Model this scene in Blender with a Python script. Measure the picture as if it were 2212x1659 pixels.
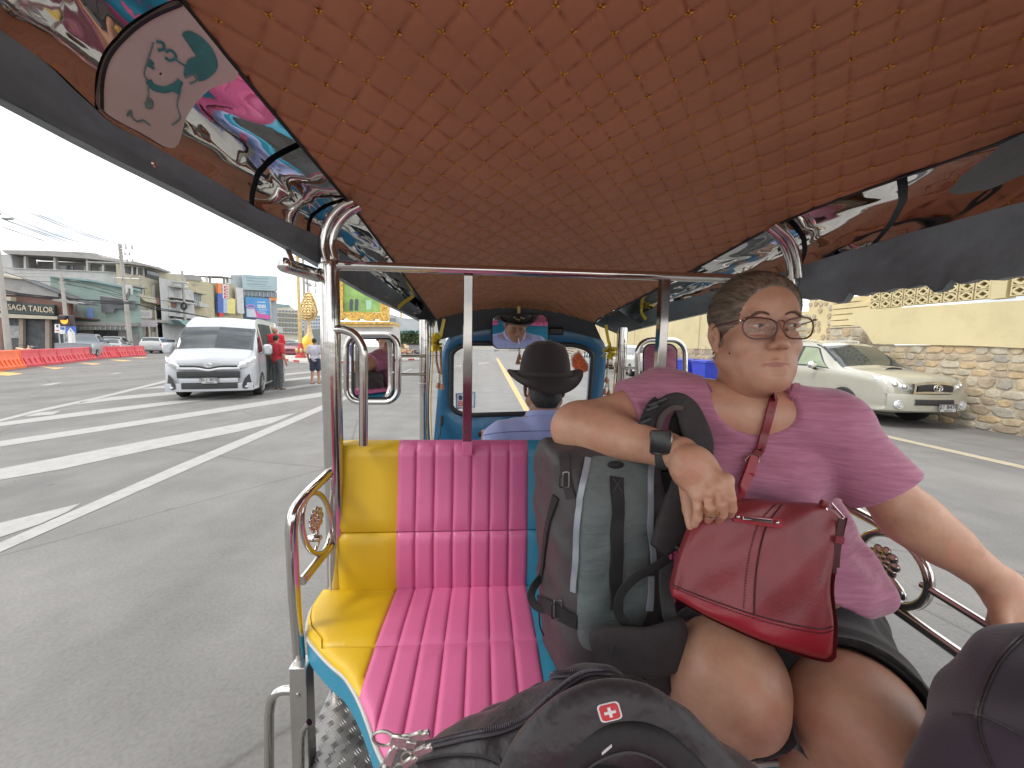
import bpy, bmesh, math, random
import numpy as np
from mathutils import Vector, Matrix
from mathutils.bvhtree import BVHTree
random.seed(7); rng = np.random.default_rng(7)
for o in list(bpy.data.objects): bpy.data.objects.remove(o)
SC = bpy.context.scene; COL = SC.collection
R = math.radians
# ------------------------------------------------------------------ camera
F = 842.; CX = 1106.; CY = 829.5                      # focal length and centre, in pixels of a 2212 wide picture
YAW = R(4.4); PIT = R(5.66); ROLL = R(1.1)
CAM = np.array([0, 0, 1.55])
fw = np.array([math.sin(YAW)*math.cos(PIT), math.cos(YAW)*math.cos(PIT), -math.sin(PIT)])
_r = np.array([math.cos(YAW), -math.sin(YAW), 0.]); _u = np.cross(_r, fw)
rt = _r*math.cos(ROLL)+_u*math.sin(ROLL); up = -_r*math.sin(ROLL)+_u*math.cos(ROLL)
cam = bpy.data.objects.new('camera', bpy.data.cameras.new('camera')); COL.objects.link(cam)
M = Matrix.Identity(4)
for i in range(3):
    M[i][0] = rt[i]; M[i][1] = up[i]; M[i][2] = -fw[i]; M[i][3] = CAM[i]
cam.matrix_world = M
cam.data.sensor_width = 36; cam.data.lens = F/2212*36
cam.data.clip_start = 0.02; cam.data.clip_end = 3000
SC.camera = cam
# ------------------------------------------------------------------ sky, sun, exposure
SUN_EL = R(52); SUN_ROT = R(-112)
w = bpy.data.worlds.new('World'); SC.world = w; w.use_nodes = True
nt = w.node_tree; nt.nodes.clear()
wo = nt.nodes.new('ShaderNodeOutputWorld'); bg = nt.nodes.new('ShaderNodeBackground')
sky = nt.nodes.new('ShaderNodeTexSky'); sky.sky_type = 'NISHITA'; sky.sun_disc = False
sky.sun_elevation = SUN_EL; sky.sun_rotation = SUN_ROT; sky.dust_density = 3
tc = nt.nodes.new('ShaderNodeTexCoord'); mp = nt.nodes.new('ShaderNodeMapping'); mp.inputs['Scale'].default_value = (1, 1, 3.2)
ns = nt.nodes.new('ShaderNodeTexNoise'); ns.inputs['Scale'].default_value = 3.0; ns.inputs['Detail'].default_value = 7; ns.inputs['Roughness'].default_value = .55
cr = nt.nodes.new('ShaderNodeValToRGB')
cr.color_ramp.elements[0].position = .40; cr.color_ramp.elements[0].color = (.34, .36, .39, 1)
cr.color_ramp.elements[1].position = .57; cr.color_ramp.elements[1].color = (1, 1, .99, 1)
ml = nt.nodes.new('ShaderNodeVectorMath'); ml.operation = 'SCALE'; ml.inputs['Scale'].default_value = 14.5
mx = nt.nodes.new('ShaderNodeMix'); mx.data_type = 'RGBA'; mx.inputs['Factor'].default_value = .94
L = nt.links.new
L(tc.outputs['Generated'], mp.inputs['Vector']); L(mp.outputs[0], ns.inputs['Vector']); L(ns.outputs['Fac'], cr.inputs['Fac'])
L(cr.outputs['Color'], ml.inputs[0]); L(sky.outputs['Color'], mx.inputs['A']); L(ml.outputs[0], mx.inputs['B'])
L(mx.outputs['Result'], bg.inputs['Color']); bg.inputs['Strength'].default_value = .10; L(bg.outputs[0], wo.inputs['Surface'])
sl = bpy.data.lights.new('sun', 'SUN'); sl.energy = 1.0; sl.angle = R(16); sl.color = (1, .95, .86)
sun = bpy.data.objects.new('sun', sl); COL.objects.link(sun)
sd = Vector((math.sin(SUN_ROT)*math.cos(SUN_EL), math.cos(SUN_ROT)*math.cos(SUN_EL), math.sin(SUN_EL)))
sun.rotation_euler = sd.to_track_quat('Z', 'Y').to_euler()
SC.view_settings.view_transform = 'Standard'; SC.view_settings.look = 'None'; SC.view_settings.gamma = 1
SC.view_settings.use_curve_mapping = False; SC.view_settings.exposure = .90
# ------------------------------------------------------------------ point helpers
def ray(px, py): return fw+rt*((px-CX)/F)+up*((CY-py)/F)
def W(px, py, d): return CAM+ray(px, py)*d            # world point d metres along the view axis
def U(px, py, x=None, y=None, z=None):                # world point on a plane of constant x, y or z
    r = ray(px, py)
    t = (x-CAM[0])/r[0] if x is not None else (y-CAM[1])/r[1] if y is not None else (z-CAM[2])/r[2]
    return CAM+r*t
def G(px, py, z=0): return U(px, py, z=z)
# ------------------------------------------------------------------ object helpers
def tag(o, label=None, cat=None, group=None, kind=None):
    if label: o['label'] = label
    if cat: o['category'] = cat
    if group: o['group'] = group
    if kind: o['kind'] = kind
    return o
def empty(name, loc=(0, 0, 0), rz=0, label=None, cat=None, group=None):
    o = bpy.data.objects.new(name, None); COL.objects.link(o)
    o.location = loc; o.rotation_euler = (0, 0, rz); o.empty_display_size = .1
    bpy.context.view_layer.update() if False else None
    o.matrix_world = Matrix.Translation(Vector(loc)) @ Matrix.Rotation(rz, 4, 'Z')
    return tag(o, label, cat, group)
def copy_tree(o, parent=None):
    c = o.copy(); COL.objects.link(c)
    if parent: c.parent = parent
    for ch in list(o.children): copy_tree(ch, c)
    return c
class MB:
    """collects shapes; build() links them as one mesh object"""
    def __init__(s): s.v = []; s.f = []; s.n = 0
    def add(s, v, f):
        v = np.asarray(v, float).reshape(-1, 3); s.v.append(v)
        n = s.n; s.f.extend([tuple(int(i)+n for i in q) for q in f]); s.n += len(v); return s
    def box(s, a, b, bev=0, M=None):
        a = np.minimum(a, b) if bev >= 0 else a; b_ = np.maximum(a, b); 
        c = (np.array(a)+b_)/2; h = (b_-np.array(a))/2
        return s.cbox(c, h, bev, M)
    def cbox(s, c, h, bev=0, M=None):
        c = np.array(c, float); h = np.abs(np.array(h, float)); e = min(bev, min(h)*.95)
        if e <= 0:
            v = np.array([[x, y, z] for x in (-1, 1) for y in (-1, 1) for z in (-1, 1)])*h
            f = [(0, 1, 3, 2), (4, 6, 7, 5), (0, 4, 5, 1), (2, 3, 7, 6), (0, 2, 6, 4), (1, 5, 7, 3)]
        else:
            v = []; f = []; idx = {}
            for sx in (-1, 1):
                for sy in (-1, 1):
                    for sz in (-1, 1):
                        for k in range(3):
                            p = np.array([sx, sy, sz])*(h-e); p[k] = [sx, sy, sz][k]*h[k]
                            idx[(sx, sy, sz, k)] = len(v); v.append(p)
            for k in range(3):
                a, b = [(1, 2), (2, 0), (0, 1)][k]
                for s_ in (-1, 1):
                    q = []
                    for (i, j) in ((-1, -1), (1, -1), (1, 1), (-1, 1)):
                        t = [0, 0, 0]; t[k] = s_; t[a] = i; t[b] = j; q.append(idx[(*t, k)])
                    f.append(q if s_ > 0 else q[::-1])
            for k in range(3):
                a, b = [(1, 2), (2, 0), (0, 1)][k]
                for i in (-1, 1):
                    for j in (-1, 1):
                        t0 = [0, 0, 0]; t1 = [0, 0, 0]; t0[k] = -1; t1[k] = 1; t0[a] = t1[a] = i; t0[b] = t1[b] = j
                        q = [idx[(*t0, a)], idx[(*t1, a)], idx[(*t1, b)], idx[(*t0, b)]]
                        f.append(q if i*j < 0 else q[::-1])
            for sx in (-1, 1):
                for sy in (-1, 1):
                    for sz in (-1, 1):
                        q = [idx[(sx, sy, sz, k)] for k in range(3)]; f.append(q if sx*sy*sz > 0 else q[::-1])
            v = np.array(v)
        v = np.array(v, float)
        if M is not None: v = v@np.array(M)[:3, :3].T
        return s.add(v+c, f)
    def quad(s, *p): return s.add(p, [tuple(range(len(p)))])
    def grid(s, P, flip=False, closed=False):
        P = np.asarray(P, float); m, n = P.shape[:2]; f = []
        for i in range(m-1):
            for j in range(n-1 if not closed else n):
                j2 = (j+1) % n; q = (i*n+j, i*n+j2, (i+1)*n+j2, (i+1)*n+j); f.append(q[::-1] if flip else q)
        return s.add(P.reshape(-1, 3), f)
    def tube(s, pts, r, seg=12, closed=False, caps=True, flat=1.0, upv=None):
        pts = [np.array(p, float) for p in pts]; n = len(pts)
        rr = r if hasattr(r, '__len__') else [r]*n
        T = []
        for i in range(n):
            a = pts[(i-1) % n] if closed or i > 0 else pts[i]; b = pts[(i+1) % n] if closed or i < n-1 else pts[i]
            t = b-a; T.append(t/(np.linalg.norm(t)+1e-12))
        u = np.array(upv, float) if upv is not None else (np.array([0, 0, 1.]) if abs(T[0][2]) < .9 else np.array([1., 0, 0]))
        rings = []
        for i in range(n):
            if upv is not None: u = np.array(upv, float)
            u = u-T[i]*(u@T[i]); u /= np.linalg.norm(u)+1e-12; w_ = np.cross(T[i], u)
            a = np.linspace(0, 2*np.pi, seg, endpoint=False)+math.pi/seg
            rings.append(pts[i]+rr[i]*(np.cos(a)[:, None]*u*flat+np.sin(a)[:, None]*w_))
        if closed: rings.append(rings[0])
        b0 = s.n; s.grid(np.array(rings), closed=True)
        if caps and not closed:
            s.f.append(tuple(b0+i for i in range(seg))[::-1]); s.f.append(tuple(b0+(n-1)*seg+i for i in range(seg)))
        return s
    def strip(s, pts, nrm, wd, th):
        """flat band of width wd and thickness th along pts; nrm = outward normals"""
        pts = [np.array(p, float) for p in pts]; n = len(pts); rings = []
        if np.ndim(nrm) == 1: nrm = [np.array(nrm, float)]*n
        ww = wd if hasattr(wd, '__len__') else [wd]*n
        for i in range(n):
            t = pts[min(i+1, n-1)]-pts[max(i-1, 0)]; t /= np.linalg.norm(t)+1e-12
            k = np.array(nrm[i], float); k = k-t*(k@t); k /= np.linalg.norm(k)+1e-12; sd_ = np.cross(t, k); h = ww[i]/2
            rings.append([pts[i]-sd_*h, pts[i]-sd_*h*.9+k*th, pts[i]+sd_*h*.9+k*th, pts[i]+sd_*h])
        b0 = s.n; s.grid(np.array(rings), closed=True)
        s.f.append((b0, b0+1, b0+2, b0+3)[::-1]); s.f.append(tuple(b0+(n-1)*4+i for i in range(4)))
        return s
    def lathe(s, prof, c=(0, 0, 0), seg=20, axis='z', M=None):
        a = np.linspace(0, 2*np.pi, seg, endpoint=False); P = []
        for (r, h) in prof:
            ring = np.stack([r*np.cos(a), r*np.sin(a), np.full(seg, h)], 1)
            if axis == 'x': ring = ring[:, [2, 0, 1]]
            if axis == 'y': ring = ring[:, [1, 2, 0]]
            P.append(ring)
        P = np.array(P)
        if M is not None: P = P@np.array(M)[:3, :3].T
        return s.grid(P+np.array(c), closed=True, flip=True)
    def prism(s, poly, vec):
        poly = np.asarray(poly, float); n = len(poly); v = np.vstack([poly, poly+np.array(vec)])
        f = [tuple(range(n))[::-1], tuple(range(n, 2*n))]+[(i, (i+1) % n, n+(i+1) % n, n+i) for i in range(n)]
        return s.add(v, f)
    def sphere(s, c, r, seg=12, rings=8, sc=(1, 1, 1), M=None):
        th = np.linspace(0, np.pi, rings+1); a = np.linspace(0, 2*np.pi, seg, endpoint=False)
        P = np.array([[[math.sin(t)*math.cos(b), math.sin(t)*math.sin(b), math.cos(t)] for b in a] for t in th])*np.array(sc)*r
        if M is not None: P = P@np.array(M)[:3, :3].T
        return s.grid(P+np.array(c), closed=True, flip=True)
    def build(s, name, mat=None, parent=None, smooth=True, angle=40, label=None, kind=None, sub=0):
        me = bpy.data.meshes.new(name); v = np.vstack(s.v)
        me.from_pydata(v.tolist(), [], s.f); me.validate()
        bm = bmesh.new(); bm.from_mesh(me); bmesh.ops.remove_doubles(bm, verts=bm.verts, dist=1e-6)
        bmesh.ops.recalc_face_normals(bm, faces=bm.faces)
        if smooth:
            ca = math.cos(R(angle))
            for f in bm.faces: f.smooth = True
            for e in bm.edges:
                if len(e.link_faces) == 2 and e.link_faces[0].normal.dot(e.link_faces[1].normal) < ca: e.smooth = False
        bm.to_mesh(me); bm.free()
        return place(name, me, mat, parent, label, kind, sub)
def place(name, me, mat=None, parent=None, label=None, kind=None, sub=0):
    o = bpy.data.objects.new(name, me); COL.objects.link(o)
    if mat is not None: me.materials.append(mat)
    if parent is not None:
        o.parent = parent
    if label: o['label'] = label
    if kind: o['kind'] = kind
    if sub:
        m = o.modifiers.new('sub', 'SUBSURF'); m.levels = m.render_levels = sub
    return o
def rebase(root):
    """children were built in world coordinates: keep them there although the root stands elsewhere"""
    mi = root.matrix_world.inverted()
    for ch in root.children: ch.matrix_parent_inverse = mi
# ------------------------------------------------------------------ materials
def mat(name, col, rough=.6, metal=0, var=.12, vs=8., bump=0., bs=40., dirt=None, ds=3., dthr=.55, coat=0, spec=.5, trans=0, stretch=None, emit=0, sheen=0, sss=0, coord='Object', alpha=1, hue=None, twist=0):
    m = bpy.data.materials.new(name); m.use_nodes = True; t = m.node_tree; N = t.nodes; K = t.links.new
    b = N['Principled BSDF']; c = tuple(col)+(1,)
    b.inputs['Roughness'].default_value = rough; b.inputs['Metallic'].default_value = metal
    b.inputs['Specular IOR Level'].default_value = spec; b.inputs['Coat Weight'].default_value = coat
    b.inputs['Coat Roughness'].default_value = .06
    b.inputs['Transmission Weight'].default_value = trans; b.inputs['Sheen Weight'].default_value = sheen
    b.inputs['Alpha'].default_value = alpha
    if sss: b.inputs['Subsurface Weight'].default_value = sss; b.inputs['Subsurface Radius'].default_value = (.012, .005, .003); b.inputs['Subsurface Scale'].default_value = 1
    tc = N.new('ShaderNodeTexCoord'); mp = N.new('ShaderNodeMapping'); K(tc.outputs[coord], mp.inputs['Vector'])
    if stretch: mp.inputs['Scale'].default_value = stretch
    out = None
    if var:
        n = N.new('ShaderNodeTexNoise'); n.inputs['Scale'].default_value = vs; n.inputs['Detail'].default_value = 5; n.inputs['Roughness'].default_value = .6
        K(mp.outputs[0], n.inputs['Vector'])
        r = N.new('ShaderNodeValToRGB'); r.color_ramp.elements[0].position = .3; r.color_ramp.elements[1].position = .7
        c2 = hue if hue else col
        r.color_ramp.elements[0].color = tuple(min(1, x*(1-var)) for x in c2)+(1,)
        r.color_ramp.elements[1].color = tuple(min(1, x*(1+var)) for x in col)+(1,)
        K(n.outputs['Fac'], r.inputs['Fac']); out = r.outputs['Color']
    if dirt:
        n2 = N.new('ShaderNodeTexNoise'); n2.inputs['Scale'].default_value = ds; n2.inputs['Detail'].default_value = 8; n2.inputs['Roughness'].default_value = .7
        K(mp.outputs[0], n2.inputs['Vector'])
        r2 = N.new('ShaderNodeValToRGB'); r2.color_ramp.elements[0].position = dthr; r2.color_ramp.elements[1].position = min(1, dthr+.15)
        r2.color_ramp.elements[0].color = (0, 0, 0, 1); r2.color_ramp.elements[1].color = (.8, .8, .8, 1); K(n2.outputs['Fac'], r2.inputs['Fac'])
        x = N.new('ShaderNodeMix'); x.data_type = 'RGBA'; K(r2.outputs['Color'], x.inputs['Factor'])
        if out: K(out, x.inputs['A'])
        else: x.inputs['A'].default_value = c
        x.inputs['B'].default_value = tuple(dirt)+(1,); out = x.outputs['Result']
    if out: K(out, b.inputs['Base Color'])
    else: b.inputs['Base Color'].default_value = c
    if bump:
        n3 = N.new('ShaderNodeTexNoise'); n3.inputs['Scale'].default_value = bs; n3.inputs['Detail'].default_value = 4; K(mp.outputs[0], n3.inputs['Vector'])
        bp = N.new('ShaderNodeBump'); bp.inputs['Strength'].default_value = min(1, bump); bp.inputs['Distance'].default_value = .3/bs; K(n3.outputs['Fac'], bp.inputs['Height'])
        K(bp.outputs[0], b.inputs['Normal'])
    if emit: b.inputs['Emission Color'].default_value = c; b.inputs['Emission Strength'].default_value = emit
    return m
MT = {}
def mm(name, *a, **k):
    if name not in MT: MT[name] = mat(name, *a, **k)
    return MT[name]
CHROME = mm('chrome', (.58, .56, .535), .13, 1, .06, 5, bump=.05, bs=6)
CHROME2 = mm('wavy_steel', (.78, .76, .73), .035, 1, 0)
BLACKP = mm('black_plastic', (.018, .018, .02), .45, 0, .2, 20)
RUBBER = mm('rubber', (.022, .022, .022), .8, 0, .25, 12, bump=.3, bs=60)
# ------------------------------------------------------------------ implicit surfaces (numpy surface nets)
class SDF:
    def __init__(s, lo, hi, h):
        s.h = h; s.lo = np.array(lo, float); n = np.ceil((np.array(hi)-s.lo)/h).astype(int)+1; s.n = n
        s.F = np.full(n, .3, np.float32); s.ax = [s.lo[i]+np.arange(n[i])*h for i in range(3)]
    def _win(s, lo, hi):
        i0 = np.maximum(0, np.floor((np.array(lo)-s.lo)/s.h).astype(int)); i1 = np.minimum(s.n, np.ceil((np.array(hi)-s.lo)/s.h).astype(int)+1)
        if (i1 <= i0).any(): return None
        sl_ = tuple(slice(a, b) for a, b in zip(i0, i1)); X, Y, Z = np.meshgrid(*[s.ax[k][sl_[k]] for k in range(3)], indexing='ij', sparse=True)
        return sl_, X.astype(np.float32), Y.astype(np.float32), Z.astype(np.float32)
    def _mix(s, sl_, d, k, op):
        A = s.F[sl_]
        if op == 'u':
            if k > 0:
                h = np.clip(.5+.5*(A-d)/k, 0, 1); s.F[sl_] = A*(1-h)+d*h-k*h*(1-h)
            else: s.F[sl_] = np.minimum(A, d)
        else:
            d = -d
            if k > 0:
                h = np.clip(.5-.5*(A-d)/k, 0, 1); s.F[sl_] = A*(1-h)+d*h+k*h*(1-h)
            else: s.F[sl_] = np.maximum(A, d)
    def cap(s, a, b, ra, rb=None, k=.01, op='u', flat=None):
        """tapered capsule; flat = (axis vector, factor) squashes across that axis"""
        rb = ra if rb is None else rb; a = np.array(a, float); b = np.array(b, float); m = max(ra, rb)*(1.0 if flat is None else max(1, 1/flat[1]))+k+.03
        w_ = s._win(np.minimum(a, b)-m, np.maximum(a, b)+m)
        if w_ is None: return s
        sl_, X, Y, Z = w_; d = b-a; L2 = d@d+1e-12
        px, py, pz = X-a[0], Y-a[1], Z-a[2]
        t = np.clip((px*d[0]+py*d[1]+pz*d[2])/L2, 0, 1)
        qx, qy, qz = px-t*d[0], py-t*d[1], pz-t*d[2]
        if flat is not None:
            n_ = np.array(flat[0], float); n_ /= np.linalg.norm(n_); c = (qx*n_[0]+qy*n_[1]+qz*n_[2])*(1/flat[1]-1)
            qx, qy, qz = qx+c*n_[0], qy+c*n_[1], qz+c*n_[2]
        D = np.sqrt(qx*qx+qy*qy+qz*qz)-(ra+(rb-ra)*t)
        s._mix(sl_, D.astype(np.float32), k, op); return s
    def ell(s, c, r, M=None, k=.01, op='u'):
        c = np.array(c, float); r = np.array(r, float)*np.ones(3); m = max(r)+k+.03
        w_ = s._win(c-m, c+m)
        if w_ is None: return s
        sl_, X, Y, Z = w_; p = [X-c[0], Y-c[1], Z-c[2]]
        if M is not None:
            A = np.array(M)[:3, :3].T; p = [p[0]*A[i][0]+p[1]*A[i][1]+p[2]*A[i][2] for i in range(3)]
        k0 = np.sqrt(sum((p[i]/r[i])**2 for i in range(3))); k1 = np.sqrt(sum((p[i]/r[i]**2)**2 for i in range(3)))+1e-9
        s._mix(sl_, (k0*(k0-1)/k1).astype(np.float32), k, op); return s
    def rbox(s, c, h, rad, M=None, k=.01, op='u'):
        c = np.array(c, float); h = np.array(h, float); m = np.linalg.norm(h)+k+.03
        w_ = s._win(c-m, c+m)
        if w_ is None: return s
        sl_, X, Y, Z = w_; p = [X-c[0], Y-c[1], Z-c[2]]
        if M is not None:
            A = np.array(M)[:3, :3].T; p = [p[0]*A[i][0]+p[1]*A[i][1]+p[2]*A[i][2] for i in range(3)]
        q = [np.abs(p[i])-(h[i]-rad)+0*X+0*Y+0*Z for i in range(3)]
        D = np.sqrt(sum(np.maximum(q[i], 0)**2 for i in range(3)))+np.minimum(np.maximum(np.maximum(q[0], q[1]), q[2]), 0)-rad
        s._mix(sl_, D.astype(np.float32), k, op); return s
    def half(s, c, n_, k=0):
        """cut away the side n points to"""
        X, Y, Z = np.meshgrid(*s.ax, indexing='ij', sparse=True); n_ = np.array(n_, float); n_ /= np.linalg.norm(n_)
        D = ((X-c[0])*n_[0]+(Y-c[1])*n_[1]+(Z-c[2])*n_[2]).astype(np.float32); s.F = np.maximum(s.F, D); return s
    def warp(s, fn):
        X, Y, Z = np.meshgrid(*s.ax, indexing='ij', sparse=True); s.F = s.F+fn(X, Y, Z).astype(np.float32); return s
    def mesh(s):
        Fd = s.F; S = Fd < 0; nx, ny, nz = Fd.shape
        c = S[:-1, :-1, :-1].astype(np.int8)
        for dx, dy, dz in ((1, 0, 0), (0, 1, 0), (0, 0, 1), (1, 1, 0), (1, 0, 1), (0, 1, 1), (1, 1, 1)):
            c = c+S[dx:nx-1+dx, dy:ny-1+dy, dz:nz-1+dz]
        I, J, K_ = np.nonzero((c > 0) & (c < 8))
        acc = np.zeros((len(I), 3)); cnt = np.zeros(len(I)); cs = [(x, y, z) for x in (0, 1) for y in (0, 1) for z in (0, 1)]
        for a in cs:
            for ax in range(3):
                if a[ax] == 1: continue
                b = list(a); b[ax] = 1
                fa = Fd[I+a[0], J+a[1], K_+a[2]]; fb = Fd[I+b[0], J+b[1], K_+b[2]]; m = (fa < 0) != (fb < 0)
                t = np.where(m, fa/np.where(m, fa-fb, 1), 0); p = np.tile(np.array(a, float), (len(I), 1)); p[:, ax] += t
                acc += p*m[:, None]; cnt += m
        V = (np.stack([I, J, K_], 1)+acc/cnt[:, None])*s.h+s.lo
        id_ = np.full((nx-1, ny-1, nz-1), -1, np.int64); id_[I, J, K_] = np.arange(len(I)); faces = []
        for ax in range(3):
            u, v = (ax+1) % 3, (ax+2) % 3
            sa = [slice(None)]*3; sb = [slice(None)]*3; sa[ax] = slice(0, -1); sb[ax] = slice(1, None)
            A, B = S[tuple(sa)], S[tuple(sb)]; P = np.stack(np.nonzero(A != B), 1)
            P = P[(P[:, u] > 0) & (P[:, v] > 0) & (P[:, u] < [nx, ny, nz][u]-1) & (P[:, v] < [nx, ny, nz][v]-1)]
            inside = A[P[:, 0], P[:, 1], P[:, 2]]; q = []
            for du, dv in ((-1, -1), (0, -1), (0, 0), (-1, 0)):
                Q = P.copy(); Q[:, u] += du; Q[:, v] += dv; q.append(id_[Q[:, 0], Q[:, 1], Q[:, 2]])
            q = np.stack(q, 1); q[~inside] = q[~inside][:, ::-1]; faces.append(q)
        Fc = np.vstack(faces); Fc = Fc[(Fc >= 0).all(1)]
        return V, Fc
def npmesh(name, V, Fc, smooth=True):
    me = bpy.data.meshes.new(name); me.vertices.add(len(V)); me.vertices.foreach_set('co', np.asarray(V, np.float32).ravel())
    me.loops.add(len(Fc)*4); me.loops.foreach_set('vertex_index', np.asarray(Fc, np.int32).ravel())
    me.polygons.add(len(Fc)); me.polygons.foreach_set('loop_start', np.arange(len(Fc), dtype=np.int32)*4)
    me.update(calc_edges=True)
    if smooth: me.polygons.foreach_set('use_smooth', np.ones(len(Fc), bool))
    return me
def smoothV(V, Fc, it=2, lam=.5):
    V = V.copy(); E = np.vstack([Fc[:, [i, (i+1) % 4]] for i in range(4)]); n = len(V)
    for _ in range(it):
        S_ = np.zeros_like(V); c = np.zeros(n)
        for k in range(3): S_[:, k] = np.bincount(E[:, 0], V[E[:, 1], k], n)+np.bincount(E[:, 1], V[E[:, 0], k], n)
        c = np.bincount(E[:, 0], minlength=n)+np.bincount(E[:, 1], minlength=n)
        V += lam*(S_/np.maximum(c, 1)[:, None]-V)
    return V
def sdfobj(name, s, mat_, parent=None, it=2, label=None):
    V, Fc = s.mesh(); V = smoothV(V, Fc, it); o = place(name, npmesh(name, V, Fc), mat_, parent, label); o['_'] = 0; del o['_']
    return o, (V, Fc)
def bvh(VF): return BVHTree.FromPolygons(VF[0].tolist(), VF[1].tolist())
def hit(tree, px, py, off=0):
    """first surface point seen from the camera through a picture point, with its normal"""
    r = ray(px, py); n_ = np.linalg.norm(r)
    loc, nor, i, dist = tree.ray_cast(Vector(CAM), Vector(r/n_))
    if loc is None: return None
    nor = np.array(nor); 
    if nor@r > 0: nor = -nor
    return np.array(loc)+nor*off, nor
def onsurf(tree, pts, off=0, n=24, closed=False):
    """polyline of picture points projected on a surface"""
    pts = catmull(pts, n, closed); out = []; nr = []
    for p in pts:
        h_ = hit(tree, p[0], p[1], off)
        if h_ is not None: out.append(h_[0]); nr.append(h_[1])
    return out, nr
def catmull(P, n=24, closed=False):
    P = [np.array(p, float) for p in P]; m = len(P)
    if m == 2: return [P[0]+(P[1]-P[0])*t for t in np.linspace(0, 1, n)]
    seg = m if closed else m-1; out = []
    for i in range(seg):
        if closed: a, b, c, d = P[(i-1) % m], P[i], P[(i+1) % m], P[(i+2) % m]
        else: a, b, c, d = P[max(i-1, 0)], P[i], P[i+1], P[min(i+2, m-1)]
        k = max(2, n//seg)
        for t in np.arange(k)/k:
            out.append(.5*((2*b)+(c-a)*t+(2*a-5*b+4*c-d)*t*t+(3*b-a-3*c+d)*t**3))
    if not closed: out.append(P[-1])
    return out
def rotM(x, y, z):
    """3x3 from column axes"""
    return np.stack([np.array(x, float), np.array(y, float), np.array(z, float)], 1)
def norm(v): v = np.array(v, float); return v/np.linalg.norm(v)
FONT = bpy.data.fonts.load('<builtin>') if False else None
def text(name, s_, p, xdir, ydir, size, mat_, parent=None, ext=.0, align='CENTER', sx=1.0):
    """real lettering: curve text turned into a mesh, lying in the plane xdir, ydir"""
    cu = bpy.data.curves.new(name, 'FONT'); cu.body = s_; cu.size = size; cu.extrude = ext; cu.align_x = align; cu.align_y = 'CENTER'; cu.resolution_u = 3
    t_ = bpy.data.objects.new(name+'_t', cu); COL.objects.link(t_)
    dg = bpy.context.evaluated_depsgraph_get(); me = bpy.data.meshes.new_from_object(t_.evaluated_get(dg)); bpy.data.objects.remove(t_)
    x = norm(xdir)*sx; y = norm(ydir); z = np.cross(norm(xdir), y); Mx = Matrix.Identity(4)
    for i in range(3): Mx[i][0] = x[i]; Mx[i][1] = y[i]; Mx[i][2] = z[i]; Mx[i][3] = p[i]
    me.transform(Mx); me.name = name
    me.materials.clear()
    return place(name, me, mat_, parent)
# ================================================================== tuk-tuk
def Upl(px, py, p0, n_):
    r = ray(px, py); n_ = np.array(n_, float); t = ((np.array(p0)-CAM)@n_)/(r@n_); return CAM+r*t
def Z3(l, x0, y0, zx):        # points read in an enlarged crop of the photograph -> 2212 px picture
    return [((x0+a/zx)*.8848, (y0+b/zx)*.8848) for a, b in l]
TUK = empty('tuk_tuk', (.23, 1.0, 0), 0, 'open-sided tuk-tuk with quilted brown ceiling, chrome rails and pink, yellow and blue bench', 'tuk-tuk')
VINYL = dict(rough=.42, var=.05, vs=4, bump=.12, bs=160, spec=.5)
PINK = mm('pink_vinyl', (.57, .13, .285), dirt=(.47, .10, .22), ds=5, dthr=.62, **VINYL)
YELL = mm('yellow_vinyl', (.62, .40, .012), **VINYL)
BLUE = mm('blue_vinyl', (.028, .23, .36), **VINYL)
PIPING = mm('grey_piping', (.45, .44, .43), .5, 0, .1)
CEILM = mm('brown_leather', (.46, .205, .108), .5, 0, .10, 5, bump=.15, bs=220, spec=.4)
THREAD = mm('orange_thread', (.85, .46, .08), .7, 0, .1)
DARKV = mm('dark_canopy_vinyl', (.18, .23, .25), .38, 0, .35, 3, bump=.25, bs=14, dirt=(.27, .31, .31), ds=4, dthr=.56)  # base lifted to hazy grey-blue: veiling glare put into the colour
BLUEP = mm('blue_body_paint', (.018, .11, .22), .32, 0, .15, 4, coat=.3)
# ceiling -----------------------------------------------------------
CZ0 = 1.94; CSL = .22
cpl = ((0, 1.15, CZ0), (0, CSL, 1))
cl = [Upl(x, y, *cpl) for x, y in [(395, 0), (500, 130), (610, 262), (770, 455), (870, 590), (950, 700)]]
crr = [Upl(x, y, *cpl) for x, y in [(2212, 286), (2070, 337), (1991, 365), (1866, 408), (1740, 455), (1653, 495), (1490, 586), (1290, 690)]]
def byy(pts, y, lo=None):
    P = np.array(pts); P = P[np.argsort(P[:, 1])]; return np.array([np.interp(y, P[:, 1], P[:, k]) for k in range(3)])
cl = [np.array([cl[0][0]-.01, -.8, 0])]+cl; crr = [np.array([crr[0][0]+.04, -.8, 0])]+crr
YF = 2.30
def ceil_edge(y, side):
    p = byy(cl if side < 0 else crr, y); p[2] = CZ0-CSL*(y-1.15) if y > -.2 else CZ0-CSL*(-1.35); p[1] = y; return p
DX, DY = .076, .082
def ceil_pt(y, s, quilt=True):
    a = ceil_edge(y, -1); b = ceil_edge(y, 1); p = a+(b-a)*s; p[2] += .075*(1-(2*s-1)**2)
    return p
NX, NYc = 250, 470
ys = np.linspace(-.75, YF, NYc); ss = np.linspace(0, 1, NX)
P = np.array([[ceil_pt(y, s) for s in ss] for y in ys])
u_ = P[:, :, 0]/DX+P[:, :, 1]/DY; v_ = P[:, :, 0]/DX-P[:, :, 1]/DY      # diamond lattice coordinates
wob = .05*np.sin(P[:, :, 0]*17+P[:, :, 1]*9)
fu = np.abs(((u_+wob*.3) % 1)-.5)*2; fv = np.abs(((v_-wob*.3) % 1)-.5)*2
q = (1-fu**7)*(1-fv**7)
P[:, :, 2] -= .0095*q**.5-.007
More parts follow.
